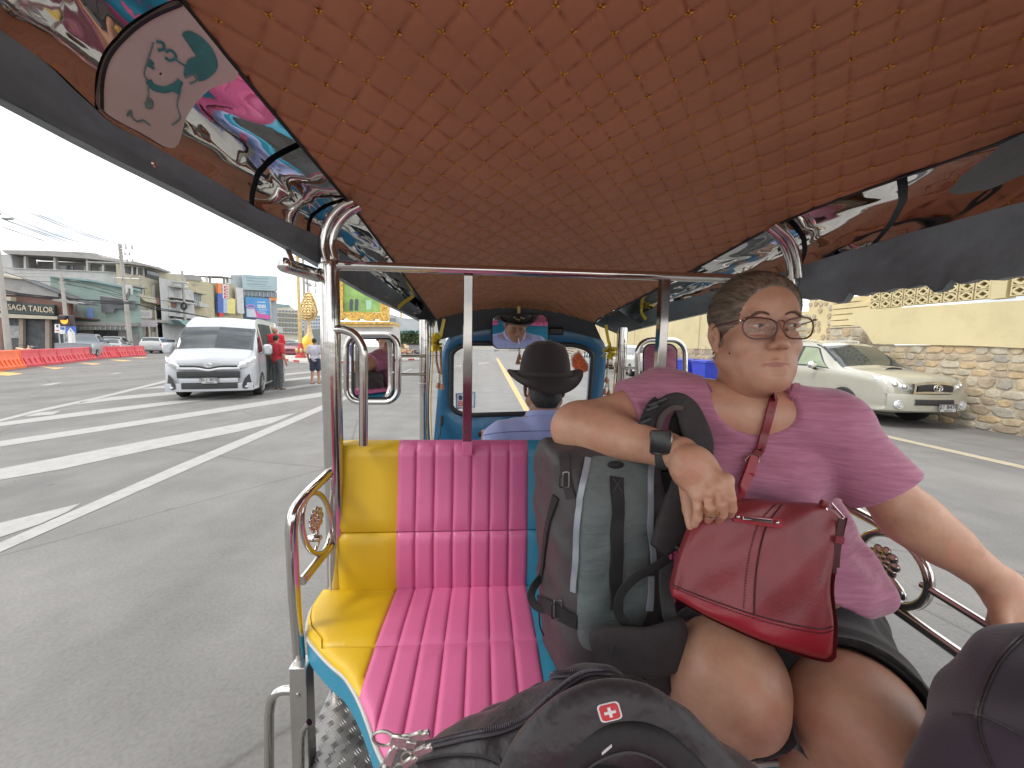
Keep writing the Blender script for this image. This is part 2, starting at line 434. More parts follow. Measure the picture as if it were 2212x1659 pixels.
cmb = MB(); cmb.grid(P)
ceil_o = cmb.build('ceiling', CEILM, TUK, angle=80)
def stitch_shape(m, c, s=1, rot=0):
    for k in range(4):                                             # four-legged cross of thread with loose ends
        a = k*math.pi/2+rot+random.uniform(-.15, .15); d = np.array([math.cos(a), math.sin(a), 0]); e = np.array([-d[1], d[0], 0])
        l = .0115*s*random.uniform(.8, 1.25); m.add([c-e*.0028*s, c+e*.0028*s, c+d*l+e*.0005, c+d*l-e*.0005], [(0, 1, 2, 3)])
        m.add([c+d*.001, c+d*.001+np.array([0, 0, -.0015]), c+d*l*.7+e*.001*s+np.array([0, 0, -.0012]), c+d*l*.7+e*.001*s], [(0, 1, 2, 3)])
tufts = []
for i in range(-60, 60):
    for j in range(-60, 60):
        # lattice point: (u+.0) = i, (v) = j
        x = (i+j)/2*DX; y = (i-j)/2*DY
        if -.3 < y < YF-.02:
            a = ceil_edge(y, -1); b = ceil_edge(y, 1); s = (x-a[0])/(b[0]-a[0])
            if .012 < s < .988:
                p = ceil_pt(y, s); p[2] += .004; r = p-CAM; d = r@fw
                if d > .05:
                    ix = CX+F*(r@rt)/d; iy = CY-F*(r@up)/d
                    if -80 < ix < 2300 and -120 < iy < 1000: tufts.append((d, p))
tufts.sort(key=lambda t: t[0])
protos = []
for k in range(6):
    m = MB(); stitch_shape(m, np.zeros(3), 1, k*.5); protos.append(m.build('stitch', THREAD, None).data); bpy.data.objects.remove([o for o in bpy.data.objects if o.data == protos[-1]][0])
for k, (d, p) in enumerate(tufts[:300]):
    o = place('stitch', protos[k % 6], None, ceil_o); o.location = p-np.array([0, 0, .0020])
m = MB()
for d, p in tufts[300:]: stitch_shape(m, p-np.array([0, 0, .0020]), 1, random.random())
m.build('stitches', THREAD, ceil_o, kind='stuff')
# seam piping between ceiling and liners
for sd_ in (-1, 1):
    MB().tube([ceil_edge(y, sd_)-np.array([0, 0, .004]) for y in np.linspace(-.7, YF, 60)], .004, 6).build('ceiling_trim', BLACKP, TUK)
# liners and valances ------------------------------------------------
LPl = ((-.474, 1.15, 0), (1, -.174, 0)); RPl = ((.95, 1.15, 0), (1, .130, 0))
vlL = [Upl(x, y, *LPl) for x, y in [(0, 210), (200, 318), (400, 420), (600, 522), (690, 572), (800, 638), (880, 678), (940, 708)]]
vuL = [Upl(x, y, *LPl) for x, y in [(0, 62), (120, 150), (235, 262), (410, 360), (560, 450), (690, 512), (760, 560), (850, 625), (905, 668)]]
vlR = [Upl(x, y, *RPl) for x, y in [(2212, 596), (2042, 614), (1955, 621), (1819, 644), (1761, 647), (1707, 644), (1560, 668), (1440, 695), (1330, 722)]]
vuR = [Upl(x, y, *RPl) for x, y in [(2212, 437), (2100, 466), (1956, 505), (1776, 560), (1678, 592), (1560, 625), (1440, 655), (1350, 690)]]
def ext(pts, y, x, z): return [np.array([x, y, z])]+pts
def vl(y, s, top):
    P = {(-1, 0): vlL, (-1, 1): vuL, (1, 0): vlR, (1, 1): vuR}[(s, top)]; P = sorted(P, key=lambda p: p[1])
    if y < P[0][1]:
        q = P[0].copy(); e = P[3]-P[0]; q = q+e/e[1]*(y-q[1]); q[0] = P[0][0] if s > 0 else P[0][0]; q[1] = y; return q
    if y > P[-1][1]: 
        q = P[-1].copy(); q[1] = y; return q
    return byy(P, y)
def fold(x, y): return .5*math.sin(x*7+1.3*math.sin(y*3.1))+.3*math.sin(x*19+y*11)+.2*math.sin(x*41+3*math.sin(y*9))
for s in (-1, 1):
    # mirror-steel liner, in sheets that end at the hoops
    for (y0, y1) in ((-.7, .93), (.945, 1.13), (1.145, 2.24)):
        G_ = []
        for y in np.linspace(y0, y1, max(30, int((y1-y0)*110))):
            a = ceil_edge(y, s)-np.array([0, 0, .006]); b = vl(y, s, 1); row = []
            for t in np.linspace(0, 1, 26):
                p = a+(b-a)*t; out = np.array([s, 0, .3]); bul = .03*math.sin(math.pi*t)
                wv = .0035*fold(y*1.6, t*1.4+s)*math.sin(math.pi*min(1, t*1.15))+.0012*math.sin(y*34+t*9+s)*t
                row.append(p+out*(bul+wv))
            G_.append(row)
        MB().grid(G_).build('steel_liner', CHROME2, TUK, angle=180)
    # dark vinyl valance with a tube-like hem
    G_ = []
    for y in np.linspace(-.7, 2.3, 220):
        a = vl(y, s, 1); b = vl(y, s, 0).copy(); row = []
        if s > 0:                                                   # torn edge on the right
            for yc, w_, dd in ((1.02, .035, .016), (.985, .012, -.012), (.80, .02, .02), (.775, .008, -.018)):
                b = b-np.array([0, 0, dd*max(0, 1-abs(y-yc)/w_)])
            b[2] += .003*math.sin(y*130)*(.7 < y < 1.1)
        for t in np.linspace(0, 1, 12):
            p = a+(b-a)*t+np.array([s*.004, 0, 0])*math.sin(t*math.pi)*6*0+np.array([s, 0, 0])*(.010*math.sin(math.pi*t)+.005*fold(y*2.2+s, t)); row.append(p)
        for t in (1, .5, 0): row.append(b+(a-b)*(.0 if t else 0)+np.array([s*.012*(1-abs(t-.5)*2) if t == .5 else s*.012*(1-t), 0, 0]))
        for t in np.linspace(0, 1, 5): row.append(b+(a-b)*t+np.array([s*(.02+.012*t), 0, .01*t]))
        G_.append(row)
    MB().grid(G_).build('canopy_valance', DARKV, TUK, angle=60, label='torn dark vinyl valance' if s > 0 else None)
    # outer roof skin
    G_ = []
    for y in np.linspace(-.72, 2.32, 30):
        a = ceil_edge(y, s); b = vl(y, s, 1); mid = (ceil_edge(y, -1)+ceil_edge(y, 1))/2; mid[2] += .13
        a = a+np.array([s*.03, 0, .09]); G_.append([mid, a*.5+mid*.5+np.array([0, 0, .01]), a, (a+b)/2+np.array([s*.05, 0, .03]), b+np.array([s*.034, 0, .0])])
    MB().grid(G_).build('canopy_roof', DARKV, TUK, angle=180)
for x, y in ((447, 440), (840, 703*1.0-65), (900, 700)):
    pass
# rivets on the left hem
for k, y in enumerate((.72, 1.28, 1.62, 1.95)):
    p = vl(y, -1, 0)+np.array([.004, 0, .022]); MB().lathe([(.0001, .003), (.004, .0025), (.006, 0)], p, 12, 'x').build('rivet', CHROME, TUK)
# header above windscreen
G_ = []
for s in np.linspace(0, 1, 30):
    c = ceil_pt(YF-.01, s); b = U(950+s*(1300-950), 734-27*math.sin(math.pi*s), y=2.298); G_.append([c+np.array([0, -.01, .01]), c*.5+b*.5+np.array([0, -.012, 0]), b])
DARKB = mm('dark_header_vinyl', (.030, .036, .042), .5, 0, .3, 4, bump=.2, bs=20)
MB().grid(G_).build('header_panel', DARKB, TUK)
for s in (-1, 1):       # dark corner vinyl from hem to header
    a = vl(2.0, s, 0); b = vl(2.29, s, 0)
    c = ceil_edge(2.24, s); d_ = ceil_edge(2.29, s)
    G_ = [[ceil_edge(y, s)*(1-t)+vl(y, s, 0)*t+np.array([s*.004, 0, 0]) for t in np.linspace(0, 1, 6)] for y in np.linspace(2.02, 2.3, 8)]
    MB().grid(G_).build('corner_panel', DARKB, TUK)
# hoops, poles, bars ---------------------------------------------------
def tubeo(pts, r, name, seg=14, n=None, mat_=CHROME, **k):
    if n: pts = catmull(pts, n)
    return MB().tube(pts, r, seg, **k).build(name, mat_, TUK, angle=50)
tubeo([U(a, b, y=1.13) for a, b in [(705, 566), (698, 525), (712, 480), (738, 450), (765, 437)]], .0135, 'roof_hoop', n=24)
tubeo([U(a, b, y=1.10) for a, b in [(722, 560), (716, 525), (728, 490), (752, 462), (778, 447)]], .010, 'roof_hoop', n=24)
tubeo([U(a, b, y=1.13) for a, b in [(1712, 610), (1707, 560), (1690, 520), (1660, 492)]], .0135, 'roof_hoop', n=24)
tubeo([U(a, b, y=1.10) for a, b in [(1728, 600), (1722, 555), (1706, 515), (1672, 484)]], .010, 'roof_hoop', n=24)
pL = U(711, 600, y=1.17); pR = U(1722, 600, y=1.17)
tubeo([(pL[0], 1.17, .42), (pL[0], 1.17, 1.80)], .0275, 'corner_pole', 20)
tubeo([(pR[0]-.02, 1.17, .42), (pR[0]-.02, 1.17, 1.78)], .0275, 'corner_pole', 20)
b0 = U(716, 573, y=1.17); b1 = U(1738, 607, y=1.17); tubeo([b0, b1], .0135, 'cross_bar')
MB().box(U(716, 580, y=1.17)+[-.01, -.03, -.03], U(716, 580, y=1.17)+[.012, .03, .03], .004).build('bracket', CHROME, TUK) if False else None
for x in (1011, 1426):
    a = U(x, 596, y=1.175); b = U(x-1, 975, y=1.175)
    MB().cbox(((a[0]+b[0])/2, 1.175, (a[2]+b[2])/2), (.0138, .0138, (a[2]-b[2])/2), .002).build('centre_post', mm('post_steel', (.30, .28, .265), .10, 1, .3, 6), TUK)
    MB().cbox((b[0], 1.174, b[2]+.012), (.0152, .0155, .022), .002).build('post_sleeve', PINK, TUK)
def jt(x, y, d): return W(x, y, d)
# bent inner guard hoop left of backrest
p = [U(718, 712, y=1.16), U(738, 711, y=1.16), U(765, 722, y=1.16), U(783, 752, y=1.16), U(785, 790, y=1.16), U(785, 962, y=1.16)]
tubeo([p[0]]+catmull(p[1:5], 20)+[p[5]], .0125, 'guard_hoop')
p = [U(1700, 722, y=1.18), U(1690, 722, y=1.18), U(1664, 735, y=1.18), U(1648, 765, y=1.18), U(1648, 962, y=1.18)]
tubeo(catmull(p[:4], 20)+[p[4]], .0125, 'guard_hoop')
# stub handle outside the left pole
q0 = W(702, 600, 1.15); q1 = W(614, 572, .98)
tubeo([q0, q1], [.019, .019], 'outer_handle', 18); MB().sphere(q1, .019, 16, 10, (1, .6, 1)).build('outer_handle_cap', CHROME, TUK)
tubeo([W(607, 505, 1.0), W(636, 584, 1.0)], .0085, 'canopy_stay')
# front poles
for s, x in ((-1, 916), (1, 1346)):
    t_ = U(x, 700 if s < 0 else 716, y=2.02); tubeo([(t_[0], 2.02, .5), (t_[0], 2.02, t_[2]+.02)], .024, 'front_pole', 18)
    for dz in (-.3, -.62): tubeo([np.array([t_[0]+.027*math.cos(a), 2.02+.027*math.sin(a), t_[2]+dz]) for a in np.linspace(0, 6.3, 16)], .002, 'cable_tie', 6, mat_=PIPING)
    w_ = [np.array([t_[0]+s*-.03+.006*math.sin(z*9), 2.0, z]) for z in np.linspace(1.0, t_[2], 24)]
    tubeo(w_, .0025, 'cable', 6, mat_=BLACKP); tubeo([p_+np.array([-s*.012, 0, 0]) for p_ in w_], .003, 'cable', 6, mat_=YELL)
# wing mirrors --------------------------------------------------------
def rrect(x0, y0, x1, y1, r, n=6):
    out = []
    for (cx, cy, a0) in ((x1-r, y0+r, -90), (x1-r, y1-r, 0), (x0+r, y1-r, 90), (x0+r, y0+r, 180)):
        for k in range(n+1):
            a = R(a0+90*k/n); out.append((cx+r*math.cos(a), cy+r*math.sin(a)))
    return out
def mirror_at(name, box, y, target, frame_r, grow=0, seg=16, rr=18):
    """rounded glass facing so that the camera sees `target` in it"""
    cx_, cy_ = (box[0]+box[2])/2, (box[1]+box[3])/2; c = U(cx_, cy_, y=y)
    n_ = norm(norm(CAM-c)+norm(np.array(target)-c))
    pts = [Upl(a, b, c, n_) for a, b in rrect(*box, rr)]
    return c, n_, pts
MIR = mm('mirror_glass', (.92, .92, .92), .01, 1, 0)
for s, box, fbox, tg in ((-1, (764, 733, 850, 858), (748, 722, 861, 869), (.45, .75, 1.35)), (1, (1391, 745, 1461, 830), (1377, 734, 1480, 905), (.55, .7, 1.3))):
    root = MB(); c, n_, pts = mirror_at('m', box, 1.85, tg, 0)
    gl = MB(); gl.add([p+n_*.004 for p in pts], [tuple(range(len(pts)))]); hs = MB(); hs.prism([c+(p-c)*1.07 for p in pts], -n_*.03)
    housing = hs.build('wing_mirror', BLACKP, TUK, angle=30); gl.build('mirror_glass', MIR, housing, smooth=False)
    fp = [U(a, b, y=1.83) for a, b in rrect(*fbox, 30)]; MB().tube(fp, .0125, 12, closed=True).build('mirror_guard', CHROME, housing)
    ax = 918 if s < 0 else 1346
    for yy in ((769, 808) if s < 0 else (795, 830)): tubeo([U(fbox[2] if s < 0 else fbox[0], yy, y=1.85), U(ax, yy, y=2.0)], .008, 'mirror_stay', mat_=CHROME)
# rear-view mirror
FACE = np.array([.248, 1.64, 1.345])
c, n_, pts = mirror_at('r', (1064, 680, 1183, 752), 2.12, FACE+np.array([.02, 0, .03]), 0, rr=16)
hs = MB(); hs.prism([c+(p-c)*1.045 for p in pts], -n_*.018); h_ = hs.build('rear_view_mirror', BLACKP, TUK, angle=30)
MB().add([p+n_*.002 for p in pts], [tuple(range(len(pts)))]).build('mirror_glass', MIR, h_, smooth=False)
tubeo([c-n_*.02, c+np.array([.0, .1, .12])], .006, 'mirror_arm', mat_=BLACKP)
# windscreen ---------------------------------------------------------
zc = lambda l: Z3(l, 1020, 700, 4.148)
out_ = catmull(zc([(150, 1640), (195, 1100), (225, 760), (262, 600), (330, 490), (450, 425), (760, 372), (1040, 360), (1330, 372), (1560, 400), (1720, 440), (1850, 510), (1905, 620), (1905, 800), (1880, 1100), (1850, 1640)]), 90)
hole = rrect(0, 0, 1, 1, .16, 8)
def hole_pt(a, b):       # bilinear in the crop frame, slightly bowed
    tl, tr, bl, br = (352, 590), (1768, 610), (345, 1300), (1720, 1250); bow = -28*math.sin(math.pi*a)*(1-b)
    x = (tl[0]*(1-a)+tr[0]*a)*(1-b)+(bl[0]*(1-a)+br[0]*a)*b; y = (tl[1]*(1-a)+tr[1]*a)*(1-b)+(bl[1]*(1-a)+br[1]*a)*b+bow; return x, y
hp = zc([hole_pt(a, b) for a, b in hole]); hp3 = [U(a, b, y=2.315) for a, b in hp]; hc = np.mean(hp3, 0)
def resample(P, n):
    P = [np.array(p) for p in P]+[np.array(P[0])]; s_ = np.concatenate([[0], np.cumsum([np.linalg.norm(P[i+1]-P[i]) for i in range(len(P)-1)])]); P = np.array(P)
    return np.array([[np.interp(t, s_, P[:, k]) for k in range(P.shape[1])] for t in np.linspace(0, s_[-1], n, endpoint=False)])
H = resample(hp3, 120)
bot = [U(a, b, y=2.315) for a, b in zc([(1850, 1640), (1700, 2600), (300, 2600), (150, 1640)])]
O3 = np.array([U(a, b, y=2.315) for a, b in out_]+[bot[1]+np.array([0, 0, .05]), bot[2]+np.array([0, 0, .05])])
ang = lambda p: math.atan2(p[2]-hc[2], p[0]-hc[0])
def polar(P, a):         # radius of the outline in direction a from the hole's centre
    best = None; n = len(P)
    d = np.array([math.cos(a), math.sin(a)])
    for i in range(n):
        p, q_ = P[i][[0, 2]]-hc[[0, 2]], P[(i+1) % n][[0, 2]]-hc[[0, 2]]; e = q_-p; den = d[0]*e[1]-d[1]*e[0]
        if abs(den) < 1e-12: continue
        t = (p[0]*e[1]-p[1]*e[0])/den; u = (p[0]*d[1]-p[1]*d[0])/den
        if t > 0 and -1e-6 <= u <= 1+1e-6: best = t if best is None else max(best, t)
    return best
A = np.sort(np.array([ang(p) for p in H])); G_ = []
for a in A:
    d = np.array([math.cos(a), 0, math.sin(a)]); ri = polar(H, a); ro = polar(O3, a) or ri*1.2
    G_.append([hc+d*ri+np.array([0, .05, 0]), hc+d*ri+np.array([0, .0, 0]), hc+d*(ri+.03)+np.array([0, -.012, 0]), hc+d*(ri*.4+ro*.6)+np.array([0, -.02, 0]), hc+d*(ro-.006)+np.array([0, -.012, 0]), hc+d*ro+np.array([0, .01, 0]), hc+d*ro+np.array([0, .06, 0])])
G_.append(G_[0]); G_ = np.array(G_)
wf = MB().grid(G_).build('windscreen_surround', BLUEP, TUK, angle=60)
RING = [hc+np.array([math.cos(a), 0, math.sin(a)])*(polar(H, a)+.004)+np.array([0, -.012, 0]) for a in A]
MB().tube(RING, .015, 8, closed=True, flat=.6, upv=(0, 1, 0)).build('rubber_seal', BLACKP, wf)
gm = bpy.data.materials.new('dusty_glass'); gm.use_nodes = True; N = gm.node_tree.nodes; K = gm.node_tree.links.new; N.remove(N['Principled BSDF'])
tr = N.new('ShaderNodeBsdfTransparent'); tl_ = N.new('ShaderNodeBsdfTranslucent'); gl_ = N.new('ShaderNodeBsdfGlossy'); m1 = N.new('ShaderNodeMixShader'); m2 = N.new('ShaderNodeMixShader'); fr = N.new('ShaderNodeFresnel')
tl_.inputs['Color'].default_value = (.95, .95, .93, 1); gl_.inputs['Roughness'].default_value = .03; m1.inputs[0].default_value = .17; fr.inputs['IOR'].default_value = 1.45
K(tr.outputs[0], m1.inputs[1]); K(tl_.outputs[0], m1.inputs[2]); K(m1.outputs[0], m2.inputs[1]); K(gl_.outputs[0], m2.inputs[2]); K(fr.outputs[0], m2.inputs[0]); K(m2.outputs[0], N['Material Output'].inputs['Surface'])
gp = [hc+np.array([math.cos(a), 0, math.sin(a)])*(polar(H, a)+.002)+np.array([0, .012, 0]) for a in A]
MB().add(gp, [tuple(range(len(gp)))]).build('windscreen_glass', gm, wf, smooth=False)
# stickers on the glass, read from inside
def flatpoly(pts, y, mat_, name, parent, th=.0006):
    P = [U(a, b, y=y) for a, b in pts]; return MB().prism(P, (0, th, 0)).build(name, mat_, parent, smooth=False)
WHITE = mm('white_print', (.75, .75, .75), .5, 0, .03); REDP = mm('red_print', (.65, .05, .05), .5, 0, .1); BLP = mm('blue_print', (.25, .42, .68), .5, 0, .1)
ORP = mm('orange_print', (.72, .12, .02), .5, 0, .4, 60, hue=(.35, .05, .01)); NAVYP = mm('navy_print', (.03, .06, .18), .5, 0, .1); MARP = mm('maroon_print', (.20, .015, .05), .5, 0, .1)
st = flatpoly(zc([(383, 1080), (585, 1066), (582, 1225), (385, 1240)]), 2.322, BLP, 'square_sticker', wf)
wf_k = TUK
flatpoly(zc([(398, 1094), (570, 1082), (567, 1212), (400, 1224)]), 2.3205, WHITE, 'square_sticker_face', wf)
flatpoly(zc([(412, 1110), (432, 1095), (452, 1112), (450, 1140), (430, 1152), (414, 1138)]), 2.319, NAVYP, 'square_sticker_crest', wf)
for k in range(3): flatpoly(zc([(408, 1163+k*18), (462, 1160+k*18), (462, 1170+k*18), (408, 1173+k*18)]), 2.319, REDP, 'square_sticker_line', wf)
flatpoly(zc([(1548, 700), (1632, 640), (1722, 770), (1728, 850), (1640, 895), (1556, 800)]), 2.3205, WHITE, 'leaf_sticker_backing', wf)
flatpoly(zc([(1562, 738), (1590, 690), (1630, 662), (1690, 740), (1722, 800), (1715, 850), (1640, 885), (1570, 810)]), 2.319, ORP, 'leaf_sticker', wf)
a = U(*zc([(1540, 1212)])[0], y=2.3195); text('windscreen_lettering', 'AHS', a, (1, 0, 0), (0, 0, 1), .030, MARP, wf, sx=1.5)
a = U(*zc([(800, 642)])[0], y=2.3195); text('windscreen_lettering', 'gui.', a, (1, 0, 0), (0, 0, 1), .019, NAVYP, wf, sx=1.2)
a = U(*zc([(985, 642)])[0], y=2.3195); text('windscreen_lettering', 'ICDIAL', a, (1, 0, 0), (0, 0, 1), .019, NAVYP, wf, sx=1.3)
for i in range(4): flatpoly(zc([(1470+i*12, 615+i*24), (1600-i*20, 628+i*24), (1600-i*20, 634+i*24), (1470+i*12, 621+i*24)]), 2.3205, NAVYP, 'windscreen_stripe', wf)
for k, x in enumerate((1690, 1712, 1735)): flatpoly(zc([(x, 670), (x+10, 672), (x+6, 720), (x-8, 716)]), 2.3205, NAVYP, 'windscreen_mark', wf)
# camera pod and switch on the surround
MB().cbox(U(*zc([(1400, 450)])[0], y=2.285), (.045, .014, .022), .01).build('dash_pod', BLACKP, TUK)
tubeo([U(*q_, y=2.27) for q_ in zc([(245, 1310), (240, 1380), (235, 1410)])], .010, 'switch', mat_=BLACKP)
tubeo([U(*q_, y=2.27) for q_ in zc([(235, 1410), (225, 1500), (180, 1600)])], .003, 'switch_cable', mat_=BLACKP)
# bench ------------------------------------------------------------------
SZ = .80; YB = 1.15
def pillow(name, fn, bulge, mat_, parent, nu=9, nv=13, pw=8):
    """fn(u, v) -> (point, normal); cushion patch that dips into its seams"""
    rows = []
    for v in (-1.0001, *np.linspace(-1, 1, nv)*1, 1.0001):
        row = []
        for u in (-1.0001, *np.linspace(-1, 1, nu), 1.0001):
            p, n_ = fn((min(1, max(-1, u))+1)/2, (min(1, max(-1, v))+1)/2)
            uu, vv = min(1, abs(u)), min(1, abs(v)); e = abs(u) > 1 or abs(v) > 1
            h = (1-uu**pw)**.6*(1-vv**(pw*3))**.5*bulge
            row.append(np.array(p)+np.array(n_)*(h if not e else -.012))
        rows.append(row)
    return MB().grid(rows).build(name, mat_, parent, angle=70)
xcol = [U(x, 962, y=YB)[0] for x in (712, 854, 895, 936, 978, 1019, 1060, 1102, 1144)]
X0, X1, XP = xcol[0], xcol[1], xcol[-1]; XC = .235; cols = xcol+[2*XC-x for x in xcol[::-1]]
cmat = [YELL]+[PINK]*7+[BLUE]+[PINK]*7+[YELL]
zt, zm, zb = U(800, 966, y=YB)[2], U(800, 1153, y=YB)[2], U(850, 1293, y=YB)[2]
back = MB().box((X0+.015, YB+.042, zb-.2), (2*XC-X0-.015, YB+.075, zt-.03), .01).build('bench_backrest', BLUE, TUK)
for i in range(len(cols)-1):
    for (za, zz) in ((zm, zt), (zb, zm)):
        def fn(u, v, a=cols[i], b=cols[i+1], za=za, zz=zz):
            x = a+(b-a)*u; z = za+(zz-za)*v
            tt = (z-zb)/(zt-zb); y = YB+.035*tt**2-.008*math.sin(tt*6)
            if zz == zt and v > .9: y += .0; 
            if i == 0: y += .03*max(0, (.12-u)/.12)**2
            if i == len(cols)-2: y += .03*max(0, (u-.88)/.12)**2
            if zz == zt: 
                y += .025*max(0, (v-.93)/.07)**2; z += .004
                if i == 0 and u < .25: z -= .02*((.25-u)/.25)**2*max(0, (v-.7)/.3)
            return (x, y, z), (0, -1, 0)
        pillow('upholstery_panel', fn, .0065 if 0 < i < len(cols)-2 else .008, cmat[i], back)
# top roll of backrest
for i in range(len(cols)-1):
    rows = []
    for u in np.linspace(0, 1, 7):
        x = cols[i]+(cols[i+1]-cols[i])*u; bl = .005*(1-(2*u-1)**4)
        rows.append([(x, YB+.045+(.028)*(1-math.cos(t))-.002-bl*math.cos(t), zt-.016+(.014+bl)*math.sin(t)) for t in np.linspace(-.3, 3.3, 9)])
    MB().grid(rows).build('top_roll', cmat[i], back, angle=80)
MB().tube(catmull([(X0-.002, YB+.03, zt-.02), (X0-.004, YB+.006, zt-.06), (X0-.004, YB-.003, zm+.02), (X0+.002, YB-.004, zm), (X0-.006, YB-.006, (zm+zb)/2), (X0-.004, YB-.004, zb-.02)], 30), .0035, 8).build('piping', PIPING, back)
# seat cushion
bnd = [G(*q_, z=SZ) for q_ in Z3([(262, 838), (236, 880), (220, 950), (226, 1015), (285, 1090), (345, 1150), (400, 1195), (445, 1260), (485, 1340), (520, 1430), (555, 1530), (592, 1610)], 640, 1050, 2.0105)]
bnd = np.array(bnd); YFR = bnd[-1][1]-.045
bx = list(bnd[:, 0]); by = list(bnd[:, 1]); k0_ = int(np.argmin(bx))
BX = np.array(bx[k0_:]+[bx[-1]+.03, bx[-1]+.09, XC]); BY = np.array(by[k0_:]+[by[-1]-.035, YFR, YFR])
def yfr(x):
    x = min(x, 2*XC-x); return float(np.interp(x, BX, BY))
XL = BX[0]; scol = [XL+.002, U(*Z3([(560, 960)], 640, 1050, 2.0105)[0], z=SZ)[0]]+xcol[2:]
scol[1] = xcol[1]; scol = scol+[2*XC-x for x in scol[::-1]]
seat = MB().box((-.15, YFR+.05, SZ-.10), (2*XC+.15, YB+.03, SZ-.03), .01).build('bench_cushion', BLUE, TUK)
ysm = G(890, 1402, z=SZ)[1]
for i in range(len(scol)-1):
    for rowi in (0, 1):
        def fn(u, v, a=scol[i], b=scol[i+1], rowi=rowi, i=i):
            x = a+(b-a)*u; yf = yfr(x); yb = YB+.005
            yb0 = min(yb, by[0]+.02+.3*max(0, x-XL)) if x < XC else yb
            ym = max(ysm, yf+.02*(1 if yf > ysm else 0)); ym = max(ym, yf+.004)
            if rowi == 0: y = yf+(ym-yf)*v
            else: y = ym+(max(yb, ym+.01)-ym)*v
            e = y-yf; z = SZ+.012*math.exp(-(y-.95)**2/.02)-.012*math.exp(-e/.012)
            return (x, y, z), (0, 0, 1)
        pillow('upholstery_panel', fn, .0055, cmat[i], seat, 9 if 0 < i < len(scol)-2 else 25, 15)
edge = [(x, yfr(x), SZ-.008) for x in np.concatenate([BX[:-1], (2*XC-BX[:-1])[::-1]])]
edge = [tuple(bnd[k])[:2]+(SZ-.004,) for k in range(k0_)]+edge
MB().tube(catmull(edge, 150), .0042, 8).build('piping', PIPING, seat)
EG = catmull(edge, 150); MB().grid([[p+np.array([0, 0, -.004]), p+np.array([0, 0, -.03]), p+np.array([.0, 0, -.062]), p+np.array([.02, .02, -.066])] for p in EG]).build('side_band', BLUE, seat, angle=60)
# seat box beneath
MB().box((-.10, YFR+.10, .42), (2*XC+.10, YB+.02, SZ-.09), .005).build('seat_box', BLACKP, TUK)
# checker plate floor ------------------------------------------------------
PLATE = mm('checker_plate', (.26, .255, .25), .34, .75, .22, 9, dirt=(.12, .11, .10), ds=5, dthr=.5)
fl = MB().box((-.47, -.75, .40), (2*XC+.47, 1.2, .45)).build('floor_plate', PLATE, TUK, smooth=False)
tp = MB(); tn = 0
for i in range(26):
    for j in range(60):
        cx_, cy_ = -.46+i*.034, .05+j*.034*0.62
        if cx_ > .35 or cy_ > 1.16: continue
        a = R(45 if (i+j) % 2 else -45); d = np.array([math.cos(a), math.sin(a), 0]); e = np.array([-d[1], d[0], 0]); c = np.array([cx_, cy_, .4502])
        for k in (-1, 0, 1):
            o_ = c+e*k*.0062; tp.add([o_-d*.011, o_-e*.0022, o_+d*.011, o_+e*.0022, o_+np.array([0, 0, .0016])], [(0, 1, 4), (1, 2, 4), (2, 3, 4), (3, 0, 4)])
tp.build('tread_pattern', PLATE, fl, smooth=False, kind='stuff')
# rail and flower rings -----------------------------------------------------
def flower(c, ex, ey, n_, r, parent, name='flower', mat_=CHROME):
    m = MB(); c = np.array(c)
    for k in range(9):
        a = k*2*math.pi/9; d = ex*math.cos(a)+ey*math.sin(a); e = -ex*math.sin(a)+ey*math.cos(a)
        m.sphere(c+d*r*.62, r*.36, 10, 6, (1, .85, .45), rotM(d, e, n_))
    for k in range(6):
        a = k*math.pi/3+.3; d = ex*math.cos(a)+ey*math.sin(a); e = -ex*math.sin(a)+ey*math.cos(a)
        m.sphere(c+d*r*.3+n_*r*.1, r*.24, 8, 6, (1, .85, .6), rotM(d, e, n_))
    m.sphere(c+n_*r*.16, r*.2, 8, 6); return m.build(name, mat_, parent)
# left armrest, on a plane just outside the bench
ax0 = np.array([pL[0]-.012, 0, 0])
def LA(x, y): return Upl(x, y, (pL[0]-.004, 1.17, 0), (1, -.12, 0))
p = [LA(712, 1020), LA(672, 1057), LA(650, 1082), LA(634, 1110), LA(629, 1150)]
r1 = [p[0]]+catmull(p[1:], 16)+[LA(636, 1290), LA(647, 1425)]
tubeo(r1, .0145, 'arm_rail', 16)
tubeo([LA(652, 1255), LA(712, 1180)], .0135, 'lower_rail', 14)
ring = [LA(683+31*math.cos(a)+3*math.sin(a), 1130+66*math.sin(a)) for a in np.linspace(0, 2*math.pi, 40, endpoint=False)]
MB().tube(ring, .0075, 10, closed=True).build('ornament_ring', CHROME, TUK)
c = LA(683, 1122); ex = norm(LA(700, 1122)-c); ey = np.array([0, 0, 1.]); ex = norm(ex-ey*(ex@ey)); nn = np.cross(ex, ey); nn = nn if nn@(CAM-c) > 0 else -nn
flower(c, ex, ey, nn, .037, TUK); MB().sphere(LA(678, 1162), .02, 10, 8, (1.2, .7, .5)).build('leaf', CHROME, TUK)
tubeo([LA(684, 1140), LA(688, 1170), LA(680, 1192)], .005, 'flower_stem')
